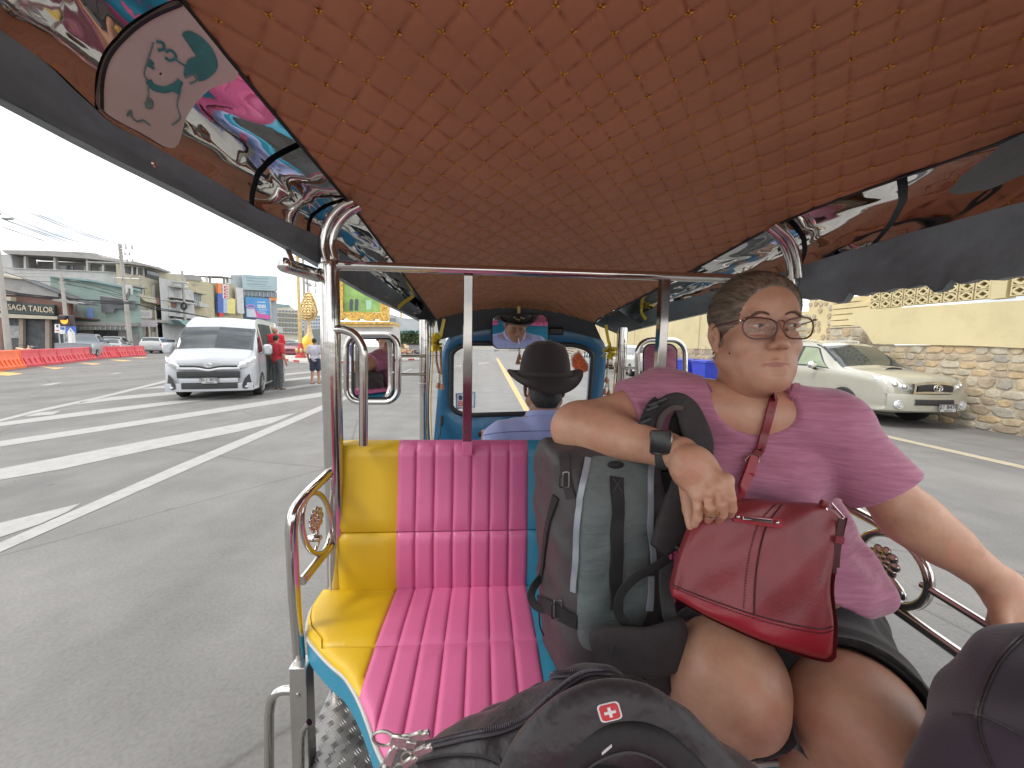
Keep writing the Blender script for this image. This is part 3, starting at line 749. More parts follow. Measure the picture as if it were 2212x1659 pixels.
# square gate post and lower hoop
a = W(652, 1428, 1.0); STEEL = mm('steel', (.55, .54, .52), .28, .95, .1, 6)
Mr = rotM((1, 0, 0), (0, 1, 0), (0, 0, 1))
MB().cbox((a[0]-.002, a[1], (a[2]+.35)/2), (.022, .022, (a[2]-.35)/2), .003).build('gate_post', STEEL, TUK)
MB().lathe([(.0001, .003), (.006, .002), (.0065, 0)], (a[0]-.002, a[1]-.0225, a[2]-.075), 12, 'y', rotM((1, 0, 0), (0, -1, 0), (0, 0, 1))).build('bolt', CHROME, TUK)
p = [W(632, 1490, 1.0), W(606, 1492, 1.0), W(588, 1508, 1.0), W(581, 1545, 1.0), W(582, 1800, 1.0)]
tubeo(catmull(p[:4], 14)+[p[4]], .0115, 'step_rail')
p = [W(668, 1560, .95), W(655, 1575, .95), W(650, 1600, .95), W(650, 1800, .95)]
tubeo(p, .008, 'step_rail')
# yellow wrap at pole foot
MB().add([U(716, 964, y=1.13), U(731, 964, y=1.13), U(727, 925, y=1.13), U(722, 935, y=1.13)], [(0, 1, 2, 3)]).build('vinyl_tab', YELL, TUK, smooth=False) if False else None
# right armrest on the plane x = .98
XR = .965
def RA(x, y): return U(x, y, x=XR)
tubeo([RA(1800, 1076), RA(1850, 1105), RA(2010, 1190), RA(2230, 1300)], .0125, 'arm_rail')
tubeo([RA(1830, 1260), RA(1935, 1315), RA(2112, 1440), RA(2300, 1575)], .0125, 'lower_rail')
tubeo([RA(1992, 1262), RA(2125, 1345), RA(2280, 1440)], .0085, 'middle_rail')
rc = RA(1925, 1227); rr_ = abs(RA(1925, 1300)[2]-rc[2])
ring = [rc+np.array([0, math.cos(a)*rr_*1.0, math.sin(a)*rr_]) for a in np.linspace(0, 2*math.pi, 44, endpoint=False)]
MB().tube(ring, .010, 12, closed=True).build('ornament_ring', CHROME, TUK)
flower(RA(1908, 1212), np.array([0, -1., 0]), np.array([0, 0, 1.]), np.array([-1., 0, 0]), .040, TUK)
tubeo(catmull([RA(1915, 1240), RA(1905, 1262), RA(1918, 1295)], 10), .005, 'flower_stem')
MB().sphere(RA(1935, 1268), .022, 10, 8, (.4, 1.4, .6), rotM((1, 0, 0), (0, .8, .6), (0, -.6, .8))).build('leaf', CHROME, TUK)
tubeo([(XR, 1.15, .5), (XR, 1.15, 1.25)], .0125, 'rail_post'); 
# rear bench behind the camera
rb = MB().box((X0, -.62, .6), (2*XC-X0, -.56, 1.30), .03).build('rear_backrest', PINK, TUK)
MB().box((X0, -.63, .6), (X0+.2, -.545, 1.31), .03).build('rear_backrest_side', YELL, rb)
MB().box((2*XC-X0-.2, -.63, .6), (2*XC-X0, -.545, 1.31), .03).build('rear_backrest_side', YELL, rb)
MB().box((X0, -.58, .66), (2*XC-X0, -.02, .79), .03).build('rear_cushion', PINK, TUK)
MB().box((-.40, -.7, .28), (2*XC+.40, 2.3, .40), .02).build('chassis', BLACKP, TUK)
MB().box((-.28, 1.35, .40), (2*XC+.28, 2.36, .46), .01).build('cab_floor', PLATE, TUK)
for x, y in ((-.42, -.2), (2*XC+.42, -.2), (XC, 2.35)):
    m = MB(); m.lathe([(.0, -.06), (.15, -.06), (.23, -.055), (.25, -.03), (.25, .03), (.23, .055), (.15, .06), (0, .06)], (x, y, .25), 28, 'x'); m.build('wheel', RUBBER, TUK)
# portrait print on the left liner ------------------------------------------
LT = BVHTree.FromPolygons(*(lambda o: ([v.co[:] for v in o.data.vertices], [p.vertices[:] for p in o.data.polygons]))([o for o in TUK.children if o.name.startswith('steel_liner')][0]))
POSTER = mm('poster_film', (.62, .54, .50), .35, 0, .05, 3); TEAL = mm('teal_print', (.05, .24, .24), .45, 0, .25, 20); TEAL2 = mm('teal_line', (.16, .27, .26), .5, 0, .3, 20)
def onliner(poly, off, mat_, name, dens=10):
    poly = [np.array(p, float) for p in poly]; c = np.mean(poly, 0); poly = catmull(poly, 60, True)
    rings = []; tm = []
    for p in poly:
        t = 1.
        while t > .1 and hit(LT, *(c+(p-c)*t)) is None: t -= .004
        tm.append(t)
    for t in np.linspace(.02, 1, dens):
        row = []
        for p, tx in zip(poly, tm):
            q_ = c+(p-c)*t*tx; h_ = hit(LT, q_[0], q_[1], off)
            row.append(h_[0] if h_ else None)
        rings.append(row)
    ok = [j for j in range(len(poly)) if all(r_[j] is not None for r_ in rings)]
    if len(ok) < 5: return None
    return MB().grid([[r_[j] for j in ok] for r_ in rings], closed=True).build(name, mat_, PO, angle=180)
z1 = lambda l: Z3(l, 0, 0, 2.44)
PO = empty('portrait_poster', W(370, 180, .6), 0, 'pale curved poster with a teal drawing of a man in glasses on the left liner', 'poster')
onliner(z1([(1075, 12), (1200, 130), (1420, 425), (1240, 530), (1110, 680), (1030, 880), (830, 790), (600, 650), (595, 480), (640, 330), (760, 190), (900, 90)]), .003, POSTER, 'poster_sheet', 16)
onliner(z1([(1075, 195), (1120, 172), (1200, 215), (1270, 300), (1290, 390), (1240, 450), (1180, 475), (1165, 435), (1120, 430), (1085, 440), (1110, 350), (1180, 320), (1215, 310), (1180, 260), (1120, 225)]), .0045, TEAL, 'portrait_hair')
def lin(pts, w_, mat_=TEAL2, name='portrait_line'):
    p_, n_ = onsurf(LT, z1(pts), .0046, 24)
    if len(p_) > 3: MB().strip(p_, n_, w_, .0003).build(name, mat_, PO)
lin([(870, 470), (900, 510), (970, 525), (1040, 500), (1065, 470)], .010, TEAL)
lin([(1055, 480), (1040, 545)], .010, TEAL); lin([(905, 240), (870, 350), (845, 430), (870, 470)], .002)
lin([(920, 235), (960, 245), (965, 280), (930, 290)], .004, TEAL); lin([(975, 300), (1010, 290), (1040, 330), (1000, 350), (975, 330)], .004, TEAL)
lin([(1035, 345), (1100, 385)], .0025, TEAL); lin([(880, 345), (900, 370), (870, 375), (910, 400)], .004, TEAL)
lin([(1090, 455), (1140, 435), (1165, 465), (1120, 490)], .003); lin([(870, 500), (870, 580), (850, 620)], .002); lin([(1065, 520), (1045, 620), (1060, 700), (1010, 740)], .0025)
lin([(860, 590), (885, 600), (880, 630), (850, 625)], .008, TEAL2); lin([(740, 690), (765, 655), (770, 690), (800, 720), (840, 715), (880, 745)], .003, TEAL2)
lin([(1075, 12), (900, 88), (760, 188), (640, 330), (595, 480), (592, 650)], .005, BLACKP, 'poster_edge')
rebase(PO)
# ================================================================== ground, road markings
ASPH = mat('asphalt', (.178, .173, .168), .88, 0, .16, 1.3, bump=.3, bs=34, dirt=(.215, .208, .20), ds=.35, dthr=.5, spec=.3)
# fine stone grain on top of the large patches
t = ASPH.node_tree; nn_ = t.nodes.new('ShaderNodeTexNoise'); nn_.inputs['Scale'].default_value = 55; nn_.inputs['Detail'].default_value = 3
mm_ = t.nodes.new('ShaderNodeMix'); mm_.data_type = 'RGBA'; mm_.blend_type = 'MULTIPLY'; mm_.inputs['Factor'].default_value = .36
rr = t.nodes.new('ShaderNodeValToRGB'); rr.color_ramp.elements[0].position = .35; rr.color_ramp.elements[0].color = (.68, .68, .68, 1); rr.color_ramp.elements[1].position = .6; rr.color_ramp.elements[1].color = (1.08, 1.08, 1.08, 1)
b_ = t.nodes['Principled BSDF']; src = b_.inputs['Base Color'].links[0].from_socket
tco = [n for n in t.nodes if n.type == 'TEX_COORD'][0]
t.links.new(tco.outputs['Object'], nn_.inputs['Vector']); t.links.new(nn_.outputs['Fac'], rr.inputs['Fac']); t.links.new(src, mm_.inputs['A']); t.links.new(rr.outputs['Color'], mm_.inputs['B']); 
n5 = t.nodes.new('ShaderNodeTexNoise'); n5.inputs['Scale'].default_value = 4.5; n5.inputs['Detail'].default_value = 6; n5.inputs['Roughness'].default_value = .7
r5 = t.nodes.new('ShaderNodeValToRGB'); r5.color_ramp.elements[0].position = .66; r5.color_ramp.elements[0].color = (1, 1, 1, 1); r5.color_ramp.elements[1].position = .74; r5.color_ramp.elements[1].color = (.62, .61, .60, 1)
mp5 = t.nodes.new('ShaderNodeMapping'); mp5.inputs['Scale'].default_value = (1, .35, 1); mp5.inputs['Rotation'].default_value = (0, 0, .25)
n6 = t.nodes.new('ShaderNodeTexNoise'); n6.inputs['Scale'].default_value = .9; n6.inputs['Detail'].default_value = 5; mp6 = t.nodes.new('ShaderNodeMapping'); mp6.inputs['Scale'].default_value = (1, .06, 1)
r6 = t.nodes.new('ShaderNodeValToRGB'); r6.color_ramp.elements[0].position = .38; r6.color_ramp.elements[0].color = (.86, .86, .86, 1); r6.color_ramp.elements[1].position = .6; r6.color_ramp.elements[1].color = (1.06, 1.06, 1.05, 1)
vo = t.nodes.new('ShaderNodeTexVoronoi'); vo.feature = 'DISTANCE_TO_EDGE'; vo.inputs['Scale'].default_value = .35; r7 = t.nodes.new('ShaderNodeValToRGB'); r7.color_ramp.elements[0].position = .0; r7.color_ramp.elements[0].color = (.72, .71, .70, 1); r7.color_ramp.elements[1].position = .006; r7.color_ramp.elements[1].color = (1, 1, 1, 1)
dn = t.nodes.new('ShaderNodeMix'); dn.data_type = 'RGBA'; dn.inputs['Factor'].default_value = .12; t.links.new(tco.outputs['Object'], dn.inputs['A']); t.links.new(n6.outputs['Color'], dn.inputs['B']); t.links.new(dn.outputs['Result'], vo.inputs['Vector'])
t.links.new(tco.outputs['Object'], mp5.inputs['Vector']); t.links.new(mp5.outputs[0], n5.inputs['Vector']); t.links.new(n5.outputs['Fac'], r5.inputs['Fac'])
t.links.new(tco.outputs['Object'], mp6.inputs['Vector']); t.links.new(mp6.outputs[0], n6.inputs['Vector']); t.links.new(n6.outputs['Fac'], r6.inputs['Fac']); t.links.new(vo.outputs['Distance'], r7.inputs['Fac'])
last = mm_.outputs['Result']
for rx in (r5, r6, r7):
    mj = t.nodes.new('ShaderNodeMix'); mj.data_type = 'RGBA'; mj.blend_type = 'MULTIPLY'; mj.inputs['Factor'].default_value = 1; t.links.new(last, mj.inputs['A']); t.links.new(rx.outputs['Color'], mj.inputs['B']); last = mj.outputs['Result']
t.links.new(last, b_.inputs['Base Color'])
tag(MB().quad((-900, -300, -.02), (900, -300, -.02), (900, 1500, -.02), (-900, 1500, -.02)).build('ground', mm('ground_dust', (.2, .19, .17), .9, 0, .2, .2), smooth=False), kind='structure')
tag(MB().quad((-60, -30, 0), (10.36, -30, 0), (10.36, 260, 0), (-160, 260, 0), (-160, 60, 0)).build('road', ASPH, smooth=False), kind='structure')
PAINT = mm('road_paint', (.325, .32, .31), .75, 0, .10, 6, dirt=(.25, .245, .235), ds=7, dthr=.54, bump=.3, bs=50)
YPAINT = mm('yellow_road_paint', (.38, .335, .24), .75, 0, .15, 6, dirt=(.20, .18, .14), ds=6, dthr=.55)
ORPAINT = mm('orange_road_paint', (.62, .38, .13), .75, 0, .12, 6, dirt=(.3, .24, .16), ds=6, dthr=.6)
zr = lambda l: Z3(l, 0, 900, 2.572)
def mark(name, poly, m_, z=.004):
    P = []
    n = len(poly)
    for i in range(n):
        P.append(G(*poly[i], z=z))
    me = bpy.data.meshes.new(name); bm = bmesh.new(); vs = [bm.verts.new(p) for p in P]; f = bm.faces.new(vs)
    bmesh.ops.triangulate(bm, faces=[f]); bmesh.ops.recalc_face_normals(bm, faces=bm.faces)
    bm.to_mesh(me); bm.free(); return tag(place(name, me, m_), kind='structure')
mark('road_line', zr([(-200, 1178), (0, 1092), (1100, 612), (2020, 230), (2250, 140), (2250, 158), (2020, 262), (1100, 668), (0, 1152), (-200, 1245)]), PAINT)
mark('hatch_stripe', zr([(-250, 1025), (0, 968), (330, 888), (508, 845), (420, 900), (250, 975), (0, 1058), (-250, 1145)]), PAINT)
mark('hatch_stripe', zr([(-300, 690), (0, 628), (900, 455), (1500, 345), (1865, 276), (1700, 345), (1500, 395), (900, 518), (400, 628), (0, 698), (-300, 765)]), PAINT)
mark('hatch_stripe', zr([(-300, 500), (0, 455), (900, 320), (2017, 148), (2330, 108), (2330, 128), (2017, 176), (900, 350), (0, 490), (-300, 535)]), PAINT)
mark('hatch_stripe', zr([(-300, 385), (0, 338), (500, 272), (1080, 203), (1620, 145), (1960, 92), (2330, 52), (2330, 64), (1960, 108), (1620, 158), (1080, 224), (500, 298), (0, 362), (-300, 412)]), PAINT)
mark('hatch_stripe', zr([(478, 226), (505, 211), (700, 178), (1065, 145), (1620, 85), (1960, 48), (2330, 20), (2330, 28), (1960, 60), (1620, 98), (1065, 165), (700, 200)]), PAINT)
mark('hatch_stripe', zr([(868, 128), (1000, 110), (1300, 75), (1790, 32), (2050, 8), (2050, 14), (1790, 42), (1300, 92), (1040, 122)]), PAINT)
mark('road_line', zr([(-200, 375), (0, 319), (200, 266), (620, 176), (1035, 74), (1400, -6), (1400, 0), (1035, 87), (620, 190), (200, 282), (0, 334), (-200, 392)]), PAINT)
mark('hatch_stripe', zr([(150, 298), (250, 274), (382, 266), (330, 288), (180, 300)]), PAINT)
mark('lane_dash', zr([(245, 106), (330, 90), (398, 86), (320, 103)]), PAINT)
mark('lane_dash', zr([(680, 37), (735, 26), (775, 23), (720, 34)]), PAINT)
z1b = lambda l: Z3(l, 0, 550, 4.148)
for q_ in ([(0, 1480), (240, 1503), (90, 1522), (0, 1518)], [(380, 1425), (520, 1440), (660, 1440), (560, 1458)], [(760, 1385), (880, 1395), (1030, 1402), (940, 1412)], [(1090, 1360), (1200, 1362), (1340, 1368), (1240, 1376)], [(1300, 1335), (1400, 1337), (1510, 1340), (1440, 1346)]):
    mark('yellow_dash', z1b(q_), ORPAINT)
mark('parking_line', [(1880, 932), (2212, 1006), (2300, 1026), (2300, 1034), (2212, 1013), (1880, 937)], YPAINT)
mark('centre_line', Z3([(792, 725), (812, 722), (930, 900), (1135, 1262), (1250, 1460), (1190, 1460), (1080, 1262), (880, 900)], 1020, 700, 4.148), ORPAINT)
mark('lane_dash', Z3([(610, 775), (720, 765), (720, 772), (610, 783)], 1020, 700, 4.148), PAINT)
mark('lane_dash', Z3([(380, 800), (440, 795), (440, 802), (380, 806)], 1020, 700, 4.148), PAINT)
mark('road_line', Z3([(1470, 1590), (1700, 1490), (1712, 1497), (1500, 1600)], 800, 720, 8.296), PAINT)
# traffic island ------------------------------------------------------------
CONC = mm('concrete', (.42, .40, .37), .85, 0, .15, 2, dirt=(.3, .28, .25), ds=2, dthr=.55, bump=.2, bs=20)
isl = [G(*q_) for q_ in [(600, 763), (604, 772), (618, 779), (650, 783), (700, 785), (760, 784), (850, 780), (905, 777), (925, 770), (930, 762)]]
isl += [np.array([isl[-1][0]+2, 62, 0]), np.array([isl[0][0]-1, 62, 0])]
tag(MB().prism(isl, (0, 0, .13)).build('traffic_island', CONC, smooth=False), kind='structure')
REDK = mm('red_kerb_paint', (.45, .07, .07), .7, 0, .2, 5); WHK = mm('white_kerb_paint', (.62, .60, .57), .7, 0, .15, 5)
kp = [G(*q_) for q_ in [(604, 772), (618, 779), (650, 783), (700, 785), (760, 784), (850, 780), (905, 777)]]
kk = resample(kp, 400)[:200] if False else None
acc_ = []; 
for i in range(len(kp)-1):
    n_ = max(1, int(round(np.linalg.norm(kp[i+1]-kp[i])/1.0)))
    for k in range(n_): acc_.append((kp[i]+(kp[i+1]-kp[i])*k/n_, kp[i]+(kp[i+1]-kp[i])*(k+1)/n_))
isl_o = [o for o in COL.objects if o.name == 'traffic_island'][0]
for k, (a, b) in enumerate(acc_):
    d = norm(b-a); e = np.array([d[1], -d[0], 0]); 
    if e@(CAM-a) < 0: e = -e
    MB().prism([a+e*.16, b-d*.02+e*.16, b-d*.02+e*.002, a+e*.002], (0, 0, .15)).build('kerb_stone', REDK if k % 2 else WHK, isl_o, smooth=False)
# ================================================================== buildings along the far side
def hexm(name, c, **k): return mm(name, c, **({'rough': .8, 'var': .10, 'vs': 1.2, 'dirt': tuple(x*.72 for x in c), 'ds': .8, 'dthr': .56}|k))
WALLW = hexm('white_wall', (.44, .445, .44)); WALLC = hexm('cream_wall', (.43, .40, .31)); WALLG = hexm('pale_green_wall', (.30, .40, .365)); WALLY = hexm('yellowish_wall', (.44, .40, .27))
GREYR = hexm('grey_roof', (.30, .29, .28)); DARKG = mm('shop_dark', (.06, .065, .07), .6, 0, .5, 1.2); TEALR = hexm('teal_roof', (.22, .34, .34)); BROWN = hexm('brown_wall', (.22, .12, .10))
GLASS = mm('window_glass', (.10, .12, .13), .12, 0, .4, 1.5, spec=.8); FRAMEW = mm('pale_frame', (.42, .415, .39), .6, 0, .1, 3)
class Fac:
    def __init__(s, name, label, cat, px0, d0, px1, d1, tops, depth, m_, conv=None, back=None):
        s.cv = conv or (lambda l: l)
        p0, p1 = (px0, 745), (px1, 745)
        s.A = W(p0[0], p0[1], d0); s.B = W(p1[0], p1[1], d1); s.A[2] = s.B[2] = 0
        d = norm(s.B-s.A); s.n = np.array([d[1], -d[0], 0]); s.n = s.n if s.n@(CAM-s.A) > 0 else -s.n; s.d = d
        s.root = empty(name, (s.A+s.B)/2, 0, label, cat)
        if tops:
            T = [s.pt(*q_) for q_ in s.cv(tops)]; poly = T+[np.array([T[-1][0], T[-1][1], 0]), np.array([T[0][0], T[0][1], 0])]
            vd_ = norm((s.B-CAM)*[1, 1, 0]); vd_ = norm(vd_-s.d*.12*(1 if s.d@rt > 0 else -1)); MB().prism(poly, vd_*depth).build('wall', m_, s.root, smooth=False)
    def pt(s, x, y): return Upl(x, y, s.A, s.n)
    def pan(s, name, pts, m_, out=.05, th=None, parent=None, conv=None):
        P = [s.pt(*q_) for q_ in (conv or s.cv)(pts)]
        th = out if th is None else th
        return MB().prism([p+s.n*out for p in P], -s.n*(th-.003)).build(name, m_, parent or s.root, smooth=False)
    def win(s, x0, y0, x1, y1, m_=None, fr=FRAMEW, bars=2, out=.03, tilt=0):
        w_ = s.pan('window', [(x0, y0), (x1, y0+tilt), (x1, y1+tilt), (x0, y1)], fr, .12)
        dx, dy = (x1-x0)*.07, (y1-y0)*.07
        for k in range(bars):
            a = x0+dx+(x1-x0-dx)*k/bars; b = x0+(x1-x0-dx)*(k+1)/bars; ta, tb = tilt*(a-x0)/(x1-x0), tilt*(b-x0)/(x1-x0)
            s.pan('pane', [(a, y0+dy+ta), (b, y0+dy+tb), (b, y1-dy+tb), (a, y1-dy+ta)], m_ or GLASS, .135, .03, parent=w_)
    def done(s): rebase_deep(s.root)
def rebase_deep(r): rebase(r)
cP = lambda l: Z3(l, 0, 620, 6.912)
cQ = lambda l: Z3(l, 240, 640, 7.539)
cR = lambda l: Z3(l, 500, 640, 6.913)
cS = lambda l: Z3(l, 800, 720, 8.296)
cT = lambda l: Z3(l, 1480, 750, 7.9)
# white block with roof terrace
f = Fac('terrace_building', 'long white building with a pillared roof terrace, rising behind the pale green shop front', 'building', -60, 52, 300, 54, [(-300, 180), (195, 215), (240, 240), (640, 255), (1797, 300), (2350, 345)], 14, WALLW, cP)
f.pan('back_wall', [(200, 40), (1797, 90), (2300, 150), (2300, 330), (200, 240)], GREYR, -3.0, .3)
f.pan('terrace_wall', [(-300, 0), (195, 10), (225, 240), (-300, 200)], WALLW, .05, 3)
for x, y0, y1 in ((420, 30, 250), (920, 55, 268), (1470, 90, 292), (1740, 160, 305), (2060, 110, 330)): f.pan('pillar', [(x-20, y0), (x+18, y0), (x+22, y1), (x-16, y1)], FRAMEW, .02, .35)
f.pan('roof', [(110, -50), (700, -45), (1560, -10), (1700, 10), (1797, 80), (2300, 130), (2300, 175), (1797, 120), (1480, 88), (900, 50), (190, 15)], GREYR, .6, 4.2)
f.pan('parapet_cap', [(225, 238), (640, 252), (1797, 296), (2340, 342), (2340, 356), (1797, 310), (640, 266), (225, 252)], FRAMEW, .12)
for a, b in ((470, 880), (960, 1200), (1240, 1440)): f.pan('window', [(a+90, 120), (b-20, 128), (b-20, 250), (a+90, 240)], GLASS, -2.9, .05)
for y in (330, 385): f.pan('wall_groove', [(250, y-8), (860, y), (860, y+4), (250, y-4)], GREYR, .02)
f.done()
# tailor's shop
f = Fac('tailor_shop', 'brown two-storey tailor shop with a big grey roof and gold lettered dark sign', 'shop', -80, 42, 160, 43, [(-600, 400), (460, 430), (1050, 660), (1230, 735), (1230, 760)], 9, BROWN, cP)
f.pan('roof_slope', [(-600, 350), (0, 345), (450, 425), (1040, 655), (1040, 745), (-600, 640)], GREYR, .35, 1)
f.pan('fascia', [(-600, 290), (0, 330), (480, 428), (480, 445), (0, 385), (-600, 330)], WALLC, .7, 1.2)
f.pan('gable_edge', [(455, 425), (1060, 655), (1540, 850), (1540, 865), (1060, 672), (455, 440)], DARKG, .6, 1.5)
sg = f.pan('sign_board', [(70, 800), (1020, 870), (1020, 1045), (70, 1000)], mm('sign_dark', (.035, .05, .055), .5, 0, .2, 2), .62, .3)
GOLD = mm('gold_paint', (.56, .42, .20), .38, .35, .2, 4, bump=.3, bs=6); SIGNL = mm('sign_letter', (.60, .50, .36), .5, 0, .1, 3)
p = f.pt(*cP([(635, 935)])[0])+f.n*.66; q_ = f.pt(*cP([(1000, 965)])[0])+f.n*.66
xd = norm(q_-p); xd = xd if xd@rt > 0 else -xd
hgt = abs(f.pt(*cP([(300, 870)])[0])[2]-f.pt(*cP([(300, 965)])[0])[2])
wdt = np.linalg.norm(f.pt(*cP([(260, 900)])[0])-f.pt(*cP([(1010, 900)])[0]))
o = text('sign_letters', 'SAGA TAILOR', p, xd, (0, 0, 1), hgt*1.42, SIGNL, f.root, .02, sx=1); 
bb = [v.co[:] for v in o.data.vertices]; wnow = np.ptp(np.array(bb)@xd); 
for v in o.data.vertices:
    c = np.array(v.co); s_ = (c-p)@xd; v.co = Vector(c+xd*s_*(wdt/wnow-1))
cc = f.pt(*cP([(145, 905)])[0])+f.n*.64
f.pan('sign_emblem', [(90, 830), (205, 838), (205, 975), (90, 968)], mm('emblem_brown', (.28, .20, .13), .5, 0, .3, 3), .65, .04)
text('sign_emblem_letter', 'S', cc+f.n*.04, xd, (0, 0, 1), hgt*1.7, SIGNL, f.root, .02)
f.pan('awning_beam', [(60, 1010), (1200, 1070), (1200, 1115), (60, 1080)], WALLC, 1.0, 1.0)
f.pan('shop_opening', [(70, 1085), (1200, 1120), (1200, 1659), (70, 1659)], DARKG, .15)
for x in (440, 880): f.pan('column', [(x-35, 1100), (x+35, 1102), (x+35, 1659), (x-35, 1659)], hexm('brown_column', (.3, .24, .2)), .5, .3)
f.pan('white_window', [(150, 1210), (385, 1215), (385, 1420), (150, 1420)], mm('pale_grey_panel', (.3, .3, .3), .5, 0, .3, 3), .2)  # plain pale grey panel
f.pan('brick_pier', [(1110, 790), (1215, 800), (1215, 1180), (1110, 1180)], BROWN, .35, .3)
f.pan('air_conditioner', [(270, 740), (385, 745), (385, 810), (270, 800)], WALLC, 1.1, .5)
f.pan('white_sign', [(50, 725), (235, 735), (235, 800), (50, 790)], FRAMEW, .9, .1)
f.pan('small_roof', [(1100, 775), (1490, 830), (1540, 850), (1500, 870), (1110, 810)], GREYR, 1.4, 1.4)
f.done()
# pale green shop
f = Fac('green_shop', 'pale green two-storey shop with a plain upper wall and striped awning', 'shop', 105, 45, 275, 47, [(840, 385), (1250, 455), (1620, 470), (1640, 455), (2350, 600)], 8, WALLG, cP)
f.pan('roof_edge', [(840, 380), (1620, 450), (2350, 590), (2350, 625), (1620, 480), (1060, 425)], TEALR, .7, 1)
f.pan('corner_trim', [(1735, 700), (1755, 702), (1790, 1060), (1770, 1060)], FRAMEW, .12)
f.pan('window', [(1245, 955), (1400, 960), (1400, 1085), (1245, 1085)], FRAMEW, .15)
f.pan('blue_panel', [(1510, 915), (1620, 925), (1625, 1110), (1530, 1110)], mm('blue_board', (.22, .32, .62), .5, 0, .1, 3), .5, .1)
for x in (1215, 1290, 1360): f.pan('white_post', [(x-10, 850), (x+10, 850), (x+10, 960), (x-10, 960)], FRAMEW, .4, .1)
f.pan('balcony_rail', [(1240, 1060), (1690, 1100), (1690, 1120), (1240, 1080)], BROWN, .8, .8)
f.pan('awning', [(1210, 1150), (2350, 1170), (2350, 1225), (1210, 1215)], GREYR, 1.8, 1.8)
for k in range(26): f.pan('awning_stripe', [(1280+k*40, 1230), (1300+k*40, 1231), (1300+k*40, 1290), (1280+k*40, 1289)], FRAMEW if k % 2 else GREYR, 1.9, .05)
f.pan('shop_front', [(1215, 1290), (2350, 1320), (2350, 1659), (1215, 1659)], GREYR, .1)
f.pan('shop_opening', [(1600, 1290), (2000, 1300), (2000, 1659), (1600, 1659)], DARKG, .2)
f.pan('dark_billboard', [(90, 630), (715, 720), (715, 860), (360, 860), (330, 935), (115, 930)], mm('board_dark', (.13, .14, .15), .5, 0, .4, .6), .5, .2, conv=cQ)
f.pan('billboard_lamp_bar', [(90, 622), (715, 710), (715, 722), (90, 632)], FRAMEW, 1.0, .1, conv=cQ)
f.done()
# shop houses
f = Fac('shop_houses', 'row of cream shop houses with recessed balconies and brown striped window panels', 'building', 262, 50, 418, 62, [(320, 30), (800, 70), (990, 95), (1230, 185), (1560, 250), (1560, 350)], 12, WALLC, cQ)
f.pan('roof', [(400, 0), (990, 85), (1240, 178), (1240, 195), (1100, 165), (800, 80), (400, 20)], GREYR, .9, 5)
f.pan('balcony_recess_panel', [(845, 110), (1105, 190), (1105, 330), (860, 270)], DARKG, .12); f.pan('balcony_glass', [(870, 150), (1090, 205), (1090, 270), (870, 215)], GLASS, .2)  # recess shade put into flat dark panels
f.pan('balcony_recess_panel', [(460, 70), (800, 110), (805, 245), (465, 195)], DARKG, .12)
for x in (590, 680): f.pan('pillar', [(x-14, 90), (x+14, 95), (x+14, 240), (x-14, 235)], FRAMEW, .25, .1)
f.pan('balcony_recess_panel', [(780, 435), (975, 475), (985, 650), (800, 620)], WALLY, .12); f.pan('door', [(790, 450), (830, 460), (830, 620), (800, 615)], GLASS, .16)
f.pan('balcony_recess_panel', [(1030, 490), (1240, 530), (1245, 690), (1040, 660)], hexm('shade_wall', (.40, .36, .28)), .12); f.pan('door', [(1120, 540), (1160, 545), (1160, 680), (1120, 675)], GLASS, .16)
for x in (975, 1240, 765): f.pan('pilaster', [(x-14, 420), (x+14, 425), (x+14, 690), (x-14, 685)], WALLW, .4, .3)
f.pan('balcony_wall', [(520, 560), (940, 660), (940, 760), (720, 715)], WALLC, 1.0, 1.0); f.pan('balcony_wall', [(1050, 670), (1300, 705), (1300, 810), (1060, 790)], WALLC, 1.0, 1.0)
f.pan('brown_panel', [(930, 650), (1045, 665), (1045, 790), (935, 765)], BROWN, 1.1, .2); f.pan('brown_panel', [(1205, 700), (1300, 712), (1300, 835), (1210, 815)], BROWN, 1.1, .2)
f.pan('canopy', [(500, 420), (760, 470), (760, 492), (500, 440)], GREYR, 1.1, 1.1); f.pan('wall_panel', [(630, 500), (760, 500), (760, 700), (640, 690)], WALLY, .2)
f.pan('white_sign_board', [(520, 870), (860, 890), (860, 1035), (520, 1025)], FRAMEW, .9, .1)
for k in range(3): f.pan('sign_text_block', [(540+k*100, 900+k*4), (620+k*100, 905+k*4), (620+k*100, 990), (540+k*100, 985)], hexm('grey_print', (.35, .34, .36)), .93, .03)
f.pan('dark_window', [(1035, 830), (1165, 870), (1175, 1030), (1045, 1020)], DARKG, .15); f.pan('wall_panel', [(880, 860), (1030, 880), (1030, 1040), (880, 1030)], WALLC, .2)
f.pan('awning', [(420, 1040), (1590, 1080), (1590, 1130), (420, 1090)], GREYR, 1.6, 1.6)
f.pan('lit_sign_tube', [(430, 1118), (850, 1132), (850, 1145), (430, 1131)], mm('tube_light', (.9, .9, .88), .4, 0, 0, emit=1.2), 1.7, .1)
f.pan('shop_front', [(560, 1150), (860, 1160), (860, 1659), (560, 1659)], GREYR, .15); f.pan('shop_opening', [(1080, 1150), (1610, 1170), (1610, 1659), (1080, 1659)], DARKG, .2)
f.pan('shop_opening', [(870, 1150), (930, 1150), (930, 1659), (870, 1659)], BROWN, .25); f.pan('white_board', [(925, 1280), (1040, 1285), (1040, 1420), (925, 1420)], FRAMEW, .4, .1)
f.pan('teal_awning', [(1060, 1090), (1280, 1110), (1280, 1150), (1060, 1135)], TEALR, 2.0, .6)
f.done()
f = Fac('shop_houses', 'white three-storey shop houses with striped balcony rails, right of the cream row', 'building', 400, 60, 446, 66, [(1115, 290), (1600, 380), (1600, 500), (1720, 520)], 9, WALLW, cQ)
